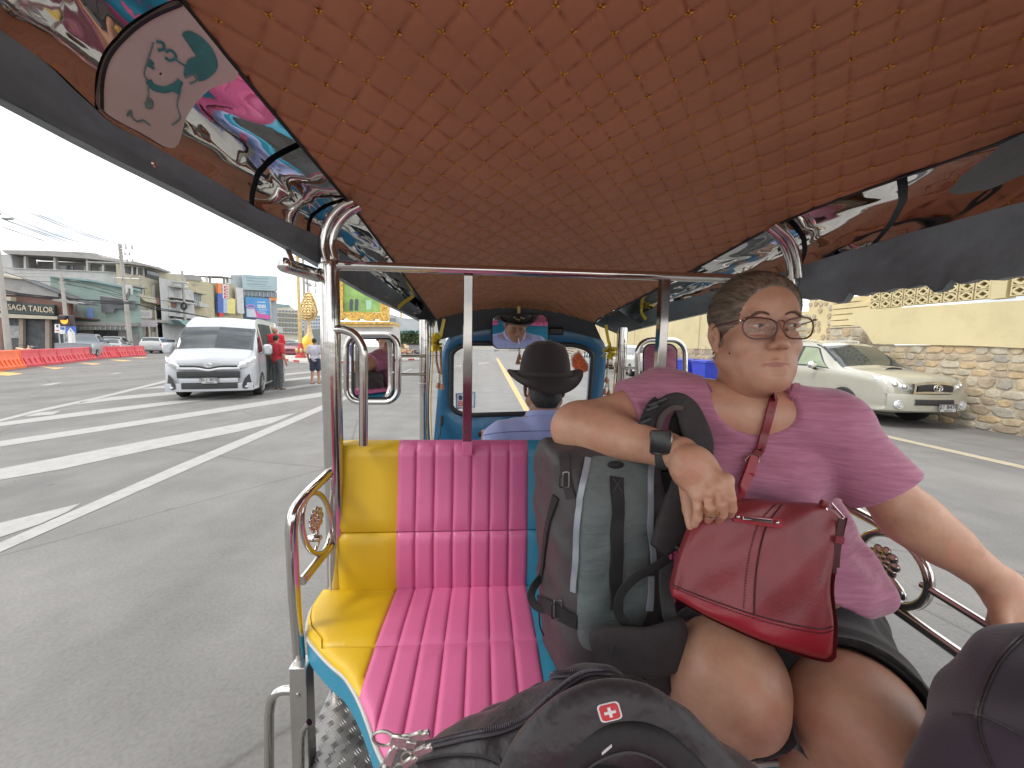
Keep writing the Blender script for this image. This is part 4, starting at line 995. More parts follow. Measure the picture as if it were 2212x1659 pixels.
f.pan('wall', [(1290, 440), (1700, 520), (1700, 1030), (1290, 1030)], WALLW, .1)
for x0, y0, x1, y1 in ((1380, 510, 1490, 650), (1410, 820, 1500, 960), (1340, 810, 1385, 855)): f.win(x0, y0, x1, y1, bars=2, tilt=10)
for y in (640, 980): f.pan('balcony_slab', [(1280, y), (1680, y+62), (1680, y+72), (1280, y+10)], FRAMEW, .9, .9); f.pan('balcony_slab', [(1290, y+55), (1680, y+115), (1680, y+140), (1290, y+80)], WALLW, 1.0, 1.0); f.pan('balcony_shade', [(1290, y+12), (1680, y+72), (1680, y+114), (1290, y+54)], DARKG, .6, .1)  # dark strip between the slabs is shade painted as a panel
f.pan('canopy', [(1290, 435), (1510, 480), (1510, 500), (1290, 455)], GREYR, 1.0, 1.0)
f.pan('teal_awning', [(1180, 1060), (1720, 1100), (1720, 1180), (1280, 1150)], TEALR, 2.0, 1.0); f.done()
f = Fac('shop_houses', 'cream building with one barred window above a curved grey canopy', 'building', 425, 66, 476, 72, [(1230, 215), (1720, 230), (1880, 280), (1890, 350), (2060, 385)], 14, WALLY, cQ)
f.pan('roof_block', [(1260, 210), (1720, 228), (1875, 280), (1875, 350), (1700, 330), (1260, 300)], GREYR, .2, 2)
f.win(1735, 585, 1885, 735, bars=4); f.pan('canopy', [(1700, 545), (1895, 590), (1895, 605), (1700, 560)], GREYR, .9, .9)
f.pan('curved_canopy', [(1705, 730), (1860, 770), (1890, 800), (1895, 835), (1715, 815)], hexm('canopy_grey', (.45, .45, .43)), 1.3, 1.3)
f.pan('wall_stain', [(1715, 385), (1850, 400), (1850, 440), (1715, 430)], hexm('stain', (.35, .32, .26)), .03); f.done()
f = Fac('banner_building', 'narrow cream building hung with tall coloured vertical banner signs', 'building', 452, 74, 512, 82, [(-60, 330), (120, 345), (430, 360), (570, 440), (620, 560)], 12, WALLY, cR)
f.pan('roof_slab', [(0, 225), (250, 232), (440, 272), (440, 285), (250, 250), (0, 240)], GREYR, .5, 5)
for x in (20, 80, 320, 375): f.pan('roof_post', [(x-8, 240), (x+8, 240), (x+8, 355), (x-8, 355)], FRAMEW, .3, .4)
f.win(40, 440, 130, 640, bars=3)
for n_, pts, c in (('orange_banner', [(138, 350), (195, 355), (200, 530), (140, 520)], (.75, .22, .07)), ('blue_banner', [(138, 522), (222, 530), (225, 860), (145, 850)], (.06, .13, .42)), ('white_banner', [(225, 370), (330, 380), (330, 620), (225, 610)], (.66, .62, .62)), ('yellow_banner', [(300, 600), (440, 620), (440, 870), (300, 860)], (.68, .60, .22)), ('pale_banner', [(450, 420), (570, 440), (595, 870), (480, 860)], (.55, .55, .53)), ('red_sign', [(165, 850), (235, 860), (235, 915), (165, 915)], (.6, .04, .05)), ('blue_sign', [(235, 610), (300, 615), (300, 860), (235, 855)], (.35, .45, .66))):
    f.pan(n_, pts, mm('c_'+n_, c, .55, 0, .12, 1.5), .9, .3)
for k in range(4): f.pan('banner_letter', [(245, 400+k*55), (320, 404+k*55), (318, 412+k*55), (265, 414+k*55), (265, 432+k*55), (320, 434+k*55), (320, 441+k*55), (245, 440+k*55)], mm('c_letter', [(.5, .05, .05), (.3, .08, .3), (.06, .09, .3), (.1, .1, .4)][k], .5), .95, .04)
f.done()
f = Fac('billboard_tower', 'grey concrete block carrying a pale blue billboard above a blue and pink one', 'building', 492, 84, 600, 92, [(435, 215), (600, 215), (1190, 245), (1215, 660)], 10, hexm('grey_block', (.36, .40, .42)), cR)
PALEB = mm('pale_blue_board', (.36, .46, .48), .5, 0, .06, .5); INK = mm('board_ink', (.20, .32, .40), .5)
f.pan('upper_billboard', [(605, 215), (1188, 245), (1200, 492), (620, 470)], PALEB, 1.0, .4)
for (x0, x1, y, h_) in ((670, 830, 258, 20), (840, 985, 266, 16), (1005, 1030, 262, 22), (680, 800, 305, 18), (815, 1050, 318, 14), (680, 1020, 362, 16), (720, 1100, 402, 8), (770, 820, 432, 8), (870, 900, 434, 8), (930, 980, 436, 8), (1010, 1060, 438, 8)):
    n_ = int((x1-x0)/24)+1
    for k in range(n_):
        a = x0+(x1-x0)*k/n_; b = x0+(x1-x0)*(k+.72)/n_; f.pan('billboard_letter', [(a, y+(a-605)*.03), (b, y+(b-605)*.03), (b, y+h_+(b-605)*.03), (a, y+h_+(a-605)*.03)], INK, 1.03, .03)
f.pan('billboard_lattice', [(600, 495), (1205, 510), (1210, 600), (600, 560)], hexm('lattice', (.25, .30, .33)), .5)
for k in range(9): f.pan('lattice_post', [(640+k*65, 495), (650+k*65, 495), (650+k*65, 590), (640+k*65, 590)], FRAMEW, .7, .1)
lb = f.pan('lower_billboard', [(640, 590), (1070, 625), (1085, 975), (655, 930)], mm('sky_blue_board', (.09, .30, .62), .5, 0, .15, .4), 1.4, .4)
f.pan('billboard_pink', [(800, 790), (900, 880), (1075, 900), (1083, 970), (800, 940)], mm('pink_board', (.62, .12, .36), .5, 0, .1, .5), 1.43, .03)
f.pan('billboard_bowl', [(660, 780), (790, 790), (810, 860), (830, 930), (665, 925)], mm('white_board', (.58, .62, .70), .5, 0, .1), 1.45, .05)
ring = [f.pt(*cR([(725+65*math.cos(a), 755+26*math.sin(a))])[0])+f.n*1.48 for a in np.linspace(0, 6.2832, 24, endpoint=False)]
MB().tube(ring, .12, 6, closed=True).build('billboard_ring', mm('pink_ring', (.6, .25, .5), .5), f.root)
for (x, y, s_) in ((840, 670, 8), (845, 720, 14), (850, 750, 14), (870, 800, 7), (840, 835, 6), (850, 860, 6)):
    for k in range(6): f.pan('billboard_letter', [(x+k*24, y+k), (x+k*24+15, y+k), (x+k*24+15, y+s_*2+k), (x+k*24, y+s_*2+k)], WHITE, 1.43, .03)
f.pan('orange_board', [(1060, 600), (1195, 605), (1195, 655), (1060, 650)], mm('orange_board', (.72, .25, .07), .5, 0, .1), .8, .3)
f.pan('side_strip', [(1040, 625), (1070, 628), (1085, 975), (1060, 975)], FRAMEW, 1.5, .1)
f.done()
f = Fac('distant_block', 'beige strip of building squeezed between the blue billboard and the white balconied block', 'building', 588, 95, 612, 97, [(1070, 670), (1180, 690), (1180, 760)], 8, WALLC, cR); f.done()
f = Fac('balcony_block', 'distant cream apartment block with rows of dark windows and balcony slabs', 'building', 594, 130, 650, 145, [(1170, 690), (1400, 720), (1440, 745), (1540, 800), (1600, 860)], 20, hexm('apartment_wall', (.60, .57, .47)), cR)
for r_ in range(5):
    y = 790+r_*82
    f.pan('balcony_slab', [(1175, y+58), (1590, y+80), (1590, y+92), (1175, y+70)], FRAMEW, 1.2, 1.2)
    for k in range(7):
        x = 1190+k*56; f.pan('window', [(x, y+18+k*2), (x+38, y+20+k*2), (x+38, y+52+k*2), (x, y+50+k*2)], GLASS, .15)
f.pan('roof_shed', [(1190, 700), (1390, 715), (1440, 745), (1200, 760)], TEALR, .5, 3); f.done()
f = Fac('distant_block', 'far pale bluish buildings at the end of the street behind the gold lamp post', 'building', 640, 190, 715, 200, [(1540, 800), (1650, 850), (1650, 900), (1800, 880), (1950, 900), (1950, 960)], 25, hexm('far_blue', (.45, .50, .54)), cR)
for r_ in range(4):
    for k in range(9): f.pan('window', [(1560+k*45, 900+r_*60), (1585+k*45, 902+r_*60), (1585+k*45, 925+r_*60), (1560+k*45, 923+r_*60)], GLASS, .2)
f.done()
# low strip of far shops and trees that closes the end of the street
f = Fac('distant_block', 'low dark line of far shops beyond the moving traffic', 'building', 560, 150, 700, 170, [(1180, 1130), (1500, 1170), (1700, 1150), (1950, 1120)], 8, hexm('far_shops', (.22, .24, .23)), cR); f.done()
# light building behind the rickshaws
f = Fac('pale_shop', 'white shop with blue awning behind the monument and the bicycles', 'shop', 820, 52, 1000, 56, [(1240, 380), (1500, 460), (1900, 500), (2400, 520)], 10, WALLW, cS)
f.pan('window', [(1260, 470), (1375, 475), (1375, 590), (1260, 590)], GLASS, .1); f.pan('blue_awning', [(1330, 725), (1815, 725), (1830, 790), (1330, 790)], mm('sky_awning', (.28, .52, .66), .6, 0, .1), 2.0, 1.5)
f.pan('shop_opening', [(1380, 795), (1900, 795), (1900, 1010), (1380, 1010)], DARKG, .1); f.pan('sign_digit', [(1380, 620), (1400, 620), (1400, 650), (1380, 650)], GREYR, .1); f.pan('sign_digit', [(1410, 620), (1435, 620), (1435, 650), (1410, 650)], GREYR, .1)
f.done()
# far backdrop right of the windscreen
f = Fac('distant_block', 'low pale buildings seen straight ahead through the windscreen', 'building', 1000, 120, 1330, 130, [(1000, 734), (1100, 726), (1200, 733), (1330, 730)], 20, hexm('far_pale', (.5, .48, .43))); f.done()
# ================================================================== monument
f = Fac('picture_monument', 'huge gold framed picture standing on a white stepped plinth with gold cornice', 'monument', 712, 33, 842, 33.5, None, 1, None, cS)
GOLDF = mm('gold_relief', (.66, .43, .10), .42, .25, .35, 5, bump=1, bs=9, hue=(.45, .26, .05))
f.pan('plinth', [(60, 650), (1335, 650), (1335, 1420), (60, 1420)], hexm('white_plinth', (.50, .49, .47)), 0, 3)
for k, y in enumerate((780, 880, 980, 1090, 1190)): f.pan('plinth_course', [(40-k*12, y), (1345+k*14, y), (1345+k*14, y+96), (40-k*12, y+96)], hexm('white_plinth', (.50, .49, .47)), .15+.15*k, 3)
f.pan('cornice', [(40, 540), (1345, 552), (1340, 600), (40, 595)], GOLDF, .5, 3.4); f.pan('cornice', [(50, 597), (1320, 602), (1318, 655), (50, 650)], GOLD, .3, 3.2)
for k in range(10): f.pan('cornice_stud', [(160+k*120, 565), (180+k*120, 565), (180+k*120, 585), (160+k*120, 585)], GOLD, .6, .15)
f.pan('frame_bottom', [(165, 345), (1245, 365), (1245, 500), (1195, 535), (1060, 530), (1040, 492), (955, 490), (940, 528), (760, 525), (735, 490), (645, 488), (630, 525), (445, 522), (425, 480), (325, 478), (305, 515), (205, 515), (165, 480)], GOLDF, .3, .6)
f.pan('frame_side', [(165, -900), (330, -900), (330, 345), (165, 345)], GOLDF, .3, .6); f.pan('frame_side', [(1080, -900), (1245, -900), (1245, 365), (1080, 365)], GOLDF, .3, .6)
f.pan('frame_top', [(165, -1060), (1245, -1060), (1245, -900), (165, -900)], GOLDF, .3, .6)
f.pan('picture', [(325, -905), (1085, -905), (1085, 350), (325, 350)], mm('green_picture', (.25, .42, .12), .5, 0, .35, .9), .05, .2)
for x in (455, 560): f.pan('picture_figure', [(x, 90), (x+62, 90), (x+55, 320), (x-8, 320)], mm('picture_dark', (.07, .09, .10), .5), .09, .02)
f.pan('picture_figure', [(780, 100), (900, 120), (890, 300), (790, 300)], mm('picture_pale', (.35, .58, .42), .5), .09, .02)
for k in range(5): f.pan('picture_stripe', [(640, 180+k*30), (760, 184+k*30), (760, 194+k*30), (640, 190+k*30)], mm('picture_line', (.42, .55, .25), .5), .09, .02)
f.done()
# ================================================================== right side: wall of rubble stone and yellow render
WX = 10.34
STONEB = mm('wall_mortar', (.40, .34, .25), .95, 0, .2, 5, bump=.4, bs=14)
ST = [mm('stone_%s' % n_, c, .9, 0, .28, 4, bump=.7, bs=9, dirt=tuple(x*.7 for x in c), ds=6, dthr=.55) for n_, c in (('tan', (.42, .34, .23)), ('grey', (.34, .31, .26)), ('ochre', (.44, .33, .20)), ('pale', (.44, .39, .30)), ('brown', (.36, .29, .21)))]
YW = mat('yellow_render', (.57, .49, .29), .85, 0, .06, .8, dirt=(.50, .42, .24), ds=1.1, dthr=.5, bump=.12, bs=12)
wall = empty('boundary_wall', (WX, 8, 0), 0, 'yellow rendered wall with pierced breeze-block top on a rubble stone base, right of the pickup', 'wall')
ZS = 1.74
Y0, Y1 = 3.0, 10.05
def wp(x, y): return U(x, y, x=WX)
MB().box((WX, Y0, -.05), (WX+.5, Y1, ZS)).build('stone_base', STONEB, wall, smooth=False)
sb = wall.children[0]
# rubble stones: jittered cells shrunk off their joints
rs = random.Random(3)
def rubble(parent, x, ya, yb, za, zb, nrm, size, cap_=300, name='stone'):
    cells = []; z = za
    while z < zb-.03:
        h_ = size*rs.uniform(.65, 1.15); h_ = min(h_, zb-z); y = ya-rs.uniform(0, size)
        while y < yb:
            w_ = size*rs.uniform(.9, 1.9); cells.append((max(ya, y), min(yb, y+w_), z, z+h_)); y += w_
        z += h_
    cells.sort(key=lambda c: c[0]); jm = {}
    big = MB(); 
    for k, (a, b, c, d) in enumerate(cells):
        if b-a < .05: continue
        n_ = 9; cy, cz = (a+b)/2, (c+d)/2; hy, hz = (b-a)/2-.003, (d-c)/2-.003; ph = rs.uniform(0, 6)
        pts = []
        for i in range(n_):
            t_ = 2*math.pi*i/n_+ph*.1; e = (abs(math.cos(t_))**4+abs(math.sin(t_))**4)**-.25; r_ = rs.uniform(.80, 1.12)
            pts.append((cy+math.cos(t_)*hy*e*r_, cz+math.sin(t_)*hz*e*r_))
        m = MB() if k < cap_ else big; pr_ = rs.uniform(.012, .040)
        v = [(x, p[0], p[1]) for p in pts]+[(x-pr_*.8, cy+(p[0]-cy)*.86, cz+(p[1]-cz)*.86) for p in pts]+[(x-pr_, cy+rs.uniform(-.03, .03), cz)]
        f_ = [(i, (i+1) % n_, n_+(i+1) % n_, n_+i) for i in range(n_)]+[(n_+i, n_+(i+1) % n_, 2*n_) for i in range(n_)]
        m.add(v, f_)
        if k < cap_: m.build(name, rs.choice(ST), parent, angle=12)
    if big.n: big.build(name+'s', ST[0], parent, angle=25, kind='stuff')
rubble(sb, WX, 4.6, Y1, 0.0, ZS, -1, .21)
# lower spill of yellow render and stepped end
top_u = lambda y: 3.2
yw = [(Y0, ZS-.01), (9.3, ZS+.05), (9.32, ZS+.55), (9.75, ZS+.60), (9.75, ZS+.95), (Y1, ZS+.98), (Y1, ZS+1.38), (9.0, ZS+1.42), (9.0, ZS+1.55), (Y0, ZS+1.55)]
a_ = wp(1889, 743); 
yb_ = lambda px, py: (wp(px, py)[1], wp(px, py)[2])
poly = [yb_(2212, 752), yb_(2100, 747), yb_(2000, 745), yb_(1890, 743), yb_(1877, 722), yb_(1870, 712), yb_(1860, 704), yb_(1837, 702), yb_(1837, 683), yb_(1862, 668), yb_(1868, 668), yb_(1881, 668), yb_(2212, 649)]
poly = [(Y0, poly[0][1])]+poly+[(Y0, poly[-1][1])]
MB().prism([(WX-.06, y, z) for y, z in poly], (.34, 0, 0)).build('render_band', YW, wall, smooth=False)
# breeze-block screen: frame plus pierced blocks
zt0 = yb_(1881, 668)[1]; bs_ = .19; BW = .25
def block(y, z, s_, parent, t0=[None]):
    if t0[0] is None:
        m = MB(); h_ = s_/2; e = .016; d = .08
        for (a, b, c, dd) in ((-h_, h_, -h_, -h_+e), (-h_, h_, h_-e, h_), (-h_, -h_+e, -h_+e, h_-e), (h_-e, h_, -h_+e, h_-e)): m.box((0, a, c), (d, b, dd))
        for sy in (-1, 1):
            for sz in (-1, 1):        # diagonal bars that leave a diamond and four corner holes
                A_ = np.array([sy*(h_-e), 0]); B_ = np.array([0, sz*(h_-e)]); n2 = norm(B_-A_)[::-1]*np.array([1, -1])*.016
                m.prism([(0.004, *(A_+n2)), (0.004, *(B_+n2)), (0.004, *(B_-n2)), (0.004, *(A_-n2))], (d-.01, 0, 0))
        m.box((.006, -h_+e, -.014), (d-.012, -.05, .014)); m.box((.006, .05, -.014), (d-.012, h_-e, .014))
        o = m.build('breeze_block', YW, parent, smooth=False); t0[0] = o.data; o.location = (WX-.04, y, z); o.scale = (1, BW/s_, 1); return o
    o = place('breeze_block', t0[0], None, parent); o.location = (WX-.04, y, z); o.scale = (1, BW/s_, 1); return o
yA = yb_(1881, 660)[0]; pieces = []
y = yA-.13
while y > 5.6:
    if not (7.05 < y < 7.42):
        for r_ in range(5): block(y, zt0+.10+r_*(bs_+.012), bs_, wall)
    y -= BW+.03
MB().box((WX-.03, 7.10, zt0-.02), (WX+.2, 7.38, zt0+1.2)).build('pier', YW, wall, smooth=False)
MB().box((WX+.07, Y0, zt0), (WX+.09, yA+.02, zt0+1.1)).build('screen_back', hexm('sand_back', (.40, .34, .2)), wall, smooth=False)
MB().box((WX-.09, Y0, zt0+1.03), (WX+.2, yA+.1, zt0+1.14)).build('coping', YW, wall, smooth=False)
a = wp(2150, 615); MB().box((WX-.35, 3.4, a[2]-.02), (WX-.12, wp(2145, 600)[1], a[2]+.32)).build('white_board', FRAMEW, wall, smooth=False) if False else None
rebase(wall)
# gate piers and steps behind the pickup
gp_ = empty('stone_gateway', (11.4, 12, 0), 0, 'cream gateway with crazy-stone piers and steps behind the pickup roof', 'gateway')
CRE = hexm('cream_pier', (.62, .52, .30))
MB().box((10.9, Y1, 0), (11.4, 11.6, 2.3)).build('stair_wall', STONEB, gp_, smooth=False)
st_ = [o for o in COL.objects if o.parent == gp_][-1]; rubble(st_, 10.9, Y1, 11.6, .9, 2.3, -1, .24, 60)
for k in range(6): MB().box((11.45, Y1+.1+k*.22, 2.2+k*.18), (12.4, 12.2, 2.36+k*.18), .01).build('step', CRE, gp_, smooth=False)
MB().box((11.6, 12.3, 0), (12.2, 13.3, 3.6), .02).build('pier', CRE, gp_, smooth=False)
pr1 = [o for o in COL.objects if o.parent == gp_][-1]
for i in range(9):
    for j in range(5):
        if rs.random() < .35: continue
        cy, cz = 12.4+j*.2+rs.uniform(-.03, .03), 1.6+i*.23+rs.uniform(-.03, .03); n_ = 6
        v = [(11.6-.001, cy+math.cos(t_)*.085*rs.uniform(.8, 1.15), cz+math.sin(t_)*.1*rs.uniform(.8, 1.15)) for t_ in np.linspace(0, 6.28, n_, endpoint=False)]
        MB().prism(v, (-.025, 0, 0)).build('stone', ST[3] if rs.random() < .5 else ST[0], pr1, smooth=False)
MB().box((11.8, 13.3, 0), (12.1, 15.2, 3.0), .01).build('gate_leaf', CRE, gp_, smooth=False)
for k in range(8): MB().box((11.76, 13.45, 1.2+k*.22), (11.80, 15.05, 1.34+k*.22)).build('gate_louvre', WALLC, gp_, smooth=False)
MB().box((11.6, 15.2, 0), (12.2, 15.9, 3.6), .02).build('pier', CRE, gp_, smooth=False); rebase(gp_)
# long yellow wall further up the street
w2 = empty('boundary_wall', (WX, 30, 0), 0, 'long plain yellow wall on a low stone base, running up the street past the bins', 'wall')
MB().box((WX, 16.0, -.05), (WX+.4, 60, 1.55)).build('stone_base', STONEB, w2, smooth=False); s2 = [o for o in COL.objects if o.parent == w2][-1]
rubble(s2, WX, 16.0, 34, .0, 1.55, -1, .34, 160)
MB().box((WX-.03, 16.0, 1.551), (WX+.3, 60, 3.9)).build('render_band', YW, w2, smooth=False)
for y in np.arange(18, 60, 4): MB().box((WX-.09, y, 1.56), (WX-.028, y+.35, 3.95)).build('pilaster', YW, w2, smooth=False)
rebase(w2)
# bare climbing twigs on the wall
tw = MB(); rt2 = random.Random(5)
for k in range(46):
    y = rt2.uniform(12, 17.5); z = rt2.uniform(.6, 2.2); p = np.array([WX-.05 if y > 16 else 10.85, y, z]); pts = [p]
    for j in range(6): pts.append(pts[-1]+np.array([rt2.uniform(-.05, .02), rt2.uniform(-.16, .16), rt2.uniform(.02, .2)]))
    tw.tube(pts, [.008-.001*j for j in range(7)], 4)
tag(tw.build('climbing_plant', mm('twig', (.16, .12, .08), .9)), 'bare twiggy climber on the yellow wall beside the gateway', 'plant')
# buildings above the wall on the right
tag(MB().prism([(16, 4, 0), (24, 4, 0), (24, 9, 0), (16, 9, 0)], (0, 0, 5.2)).build('pale_building', hexm('pale_house', (.55, .52, .45)), smooth=False), 'pale plain building rising behind the breeze-block wall', 'building')
# ================================================================== poles, wires, signs, barriers
CONP = mm('concrete_pole', (.36, .34, .31), .85, 0, .2, 1.5, dirt=(.26, .25, .23), ds=1.5, dthr=.5)
WIREM = mm('wire_black', (.03, .03, .035), .6); GALV = mm('galvanised', (.45, .46, .46), .45, .6, .1)
def pole_thing(name, label, cat, base_px, d, top, r0, r1, group=None):
    """a pole whose foot and top are read from the picture at distance d"""
    b = W(*base_px, d); t_ = W(*top, d); u_ = (t_-b)/(t_[2]-b[2]); foot = b-u_*b[2]
    root = empty(name, foot, 0, label, cat, group); MB().tube([foot, t_], [r0, r1], 10).build('pole', CONP, root); return root, foot, t_
c1 = lambda l: Z3(l, 0, 550, 4.148)
root, ft, tp_ = pole_thing('street_lamp', 'thick concrete lamp post leaning at the far left above the orange barrier', 'street lamp', (22, 790), 26, (-12, 470), .17, .10)
MB().tube([tp_, tp_+rt*.5+np.array([0, 0, .3]), W(8, 470, 25.5)], .05, 8).build('lamp_arm', GALV, root); MB().cbox(W(17, 472, 25.3), (.32, .12, .07), .05, rotM(rt, np.cross((0, 0, 1), rt), (0, 0, 1))).build('lamp_head', GALV, root); rebase(root)
root, ft, tp_ = pole_thing('utility_pole', 'short concrete utility pole behind the traffic light, in front of the green shop', 'utility pole', (148, 740), 37, (132, 592), .16, .12)
for dz in (.3, .8, 1.4, 2.4): MB().cbox(tp_-np.array([0, 0, dz])+rt*.02, (.22, .12, .08), .01).build('insulator', CONP, root)
rebase(root)
root, ft, tp_ = pole_thing('utility_pole', 'tall concrete utility pole with crossarms and insulators in front of the cream shop houses', 'utility pole', (281, 735), 44, (259, 529), .24, .17)
for (a, b) in (((1215, 238), (1338, 238)), ((1225, 302), (1310, 302)), ((1235, 368), (1342, 368)), ((1150, 532), (1418, 545))):
    A_, B_ = [W(*c1([q_])[0], 43.6) for q_ in (a, b)]; MB().tube([A_, B_], .055, 6).build('crossarm', GALV, root)
    for k in ((0, .5, 1) if a[0] != 1150 else (.05, .35, .65, 1)): c = A_+(B_-A_)*k; MB().lathe([(.02, 0), (.09, .06), (.05, .14), (.09, .2), (.05, .28), (.03, .5)], c, 8).build('insulator', CONP, root)
MB().lathe([(0, 0), (.3, 0), (.32, .5), (.3, 1.0), (0, 1.05)], W(*c1([(1310, 700)])[0], 43.8), 12).build('transformer', GALV, root)
for k in range(3): MB().tube([W(*c1([(1290+k*15, 640)])[0], 43.5)]+[W(*c1([(1300+20*math.sin(t_+k), 640+t_*30)])[0], 43.4) for t_ in (1, 2, 3, 4)], .03, 5).build('cable_loop', WIREM, root)
rebase(root)
root, ft, tp_ = pole_thing('utility_pole', 'utility pole with hanging cable coil left of the white van roof', 'utility pole', (403, 735), 58, (393, 585), .2, .15)
MB().tube([W(*cQ([(1575+45*math.cos(a), 810+60*math.sin(a))])[0], 57.5) for a in np.linspace(0, 6.28, 20, endpoint=False)], .14, 6, closed=True).build('cable_coil', WIREM, root)
for a, b in (((1570, 380), (1665, 380)), ((1570, 455), (1665, 455))): MB().tube([W(*cQ([a])[0], 57.6), W(*cQ([b])[0], 57.6)], .06, 6).build('crossarm', GALV, root)
MB().tube([W(*cQ([(1560, 400)])[0], 57.6), W(*cQ([(1440, 380)])[0], 57.2)], .05, 6).build('lamp_arm', GALV, root); MB().cbox(W(*cQ([(1500, 375)])[0], 57), (.9, .2, .12), .08).build('lamp_head', FRAMEW, root); rebase(root)
root, ft, tp_ = pole_thing('sign_post', 'thin grey post standing before the dark window of the cream shop houses', 'post', (341, 742), 48, (335, 662), .09, .07); rebase(root)
root, ft, tp_ = pole_thing('sign_post', 'short pinkish post holding a pale square panel, before the lit shop sign', 'post', (325, 742), 47, (322, 700), .08, .08); MB().cbox(tp_, (.9, .05, .35), .02).build('sign_panel', hexm('greyish_panel', (.36, .33, .36)), root); rebase(root)
root, ft, tp_ = pole_thing('utility_pole', 'grey utility pole with double crossarm just left of the chrome corner pole', 'utility pole', (662, 760), 60, (654, 560), .22, .17); rebase(root)
root, ft, tp_ = pole_thing('utility_pole', 'second grey utility pole beside the gold tree ornament, arms reaching right', 'utility pole', (672, 760), 70, (662, 575), .22, .17)
for y in (400, 525, 610): MB().tube([W(*cR([(1690, y-5)])[0], 69), W(*cR([(1900, y)])[0], 69)], .08, 6).build('crossarm', GALV, root)
for y in (400, 525):
    for x in (1775, 1870): MB().lathe([(.03, 0), (.14, .1), (.08, .25), (.14, .35), (.05, .7)], W(*cR([(x, y)])[0], 69), 8).build('insulator', CONP, root)
rebase(root)
def wire(pts, ds, r=.022, label='thin overhead wire crossing the white sky above the shops', group='overhead wires', name='overhead_wire', cat='wire', conv=c1):
    P = conv(pts); n_ = len(P); Q = [W(P[i][0], P[i][1], ds[0]+(ds[1]-ds[0])*i/(n_-1)) for i in range(n_)]
    tag(MB().tube(catmull(Q, 24), r, 5).build(name, WIREM), label, cat, group)
for pts in ([(-120, -40), (400, 140), (900, 265), (1215, 325)], [(-100, -110), (300, 30), (800, 205), (1212, 318)], [(-60, -170), (300, -5), (760, 160), (1205, 250)], [(-40, -90), (190, 0), (700, 190), (1210, 330)], [(380, -110), (660, 0), (1000, 130), (1330, 212)], [(300, -130), (610, 0), (1000, 145), (1270, 205)], [(1335, 215), (1420, 260), (1530, 350)], [(1345, 235), (1400, 280), (1480, 345)], [(-60, -5), (300, 110), (620, 225), (830, 300)]):
    wire(pts, (34, 43.6))
WL = ['uppermost', 'middle', 'lowest']
for k, pts in enumerate(([(-100, 620), (200, 690), (640, 735), (1250, 790), (1400, 800), (1560, 850), (1870, 890), (2200, 950)], [(-100, 650), (300, 720), (640, 745), (1250, 775), (1450, 815), (1870, 885), (2200, 960)], [(-100, 670), (200, 700), (640, 760), (1250, 800), (1380, 790)])):
    wire(pts, (34, 50), .06, WL[k]+' of three thick black cable bundles strung across the shop fronts', 'black cable bundles', 'cable_bundle', 'cable')
for k, pts in enumerate(([(40, 470), (330, 560), (610, 580), (900, 640), (1240, 715)], [(640, 560), (900, 600), (1240, 700)], [(640, 590), (950, 650), (1240, 740)], [(1380, 720), (1700, 770), (1860, 800)])):
    wire(pts, (37, 44), .025, ('long service wire running from the tailor roof to the tall pole', 'upper short service wire between the two utility poles', 'lower short service wire between the two utility poles', 'service wire drooping right of the tall utility pole')[k], 'service wires')
for pts in ([(1690, 330), (1800, 395), (1910, 420)], [(1690, 350), (1800, 430), (1910, 470)], [(1500, 30), (1640, 70), (1750, 90)], [(1560, 30), (1680, 90), (1760, 100)], [(1700, 640), (1800, 700), (1900, 830)]):
    wire(pts, (60, 66), .05, 'wire looping near the gold tree ornament beside the corner pole', 'wires near the gold tree', conv=cR)
# traffic light and signs
tl = empty('traffic_light', W(145, 760, 30)*np.array([1, 1, 0]), 0, 'traffic light with its orange lamp lit, in front of the tailor sign', 'traffic light')
c = W(*cP([(1128, 1125)])[0], 30); Mx = rotM(norm(rt*[1, 1, 0]), norm(fw*[1, 1, 0]), (0, 0, 1))
MB().cbox(c, (.44, .14, .42), .04, Mx).build('signal_box', mm('signal_black', (.05, .045, .05), .5), tl)
l1 = MB().lathe([(.0, .0), (.27, 0), (.27, .03), (0, .05)], (0, 0, 0), 20, 'y'); l1.v = [v@np.array(Mx).T*np.array([1, 1, 1])+c-Mx[:, 1]*.19 for v in l1.v]; l1.build('orange_lamp', mm('orange_light', (1, .28, .03), .4, 0, 0, emit=1.0), tl)
MB().cbox(c-Mx[:, 1]*.22+Mx[:, 2]*.19-Mx[:, 0]*.06, (.30, .12, .16), .03, Mx).build('visor', BLACKP, tl)
MB().tube([W(147, 770, 30.2)*np.array([1, 1, 0]), c+Mx[:, 1]*.2], .07, 8).build('pole', GALV, tl); rebase(tl)
def signthing(name, label, box, d, m_, extra=None, conv=cP, post=True):
    x0, y0, x1, y1 = box; P = [W(*q_, d) for q_ in conv([(x0, y0), (x1, y0), (x1, y1), (x0, y1)])]; c = sum(P)/4
    r_ = empty(name, c*np.array([1, 1, 0]), 0, label, 'sign'); MB().prism(P, fw*.05).build('sign_plate', m_, r_, smooth=False)
    if extra:
        for pts, me in extra: MB().prism([W(*q_, d-.03) for q_ in conv(pts)], fw*.02).build('sign_mark', me, r_, smooth=False)
    if post: MB().tube([c+fw*.1, (c+fw*.1)*np.array([1, 1, 0])], .04, 6).build('post', GALV, r_)
    rebase(r_)
SB = mm('sign_blue', (.05, .13, .45), .4); SW = mm('sign_white', (.66, .66, .66), .4); SR = mm('sign_red', (.55, .04, .05), .4)
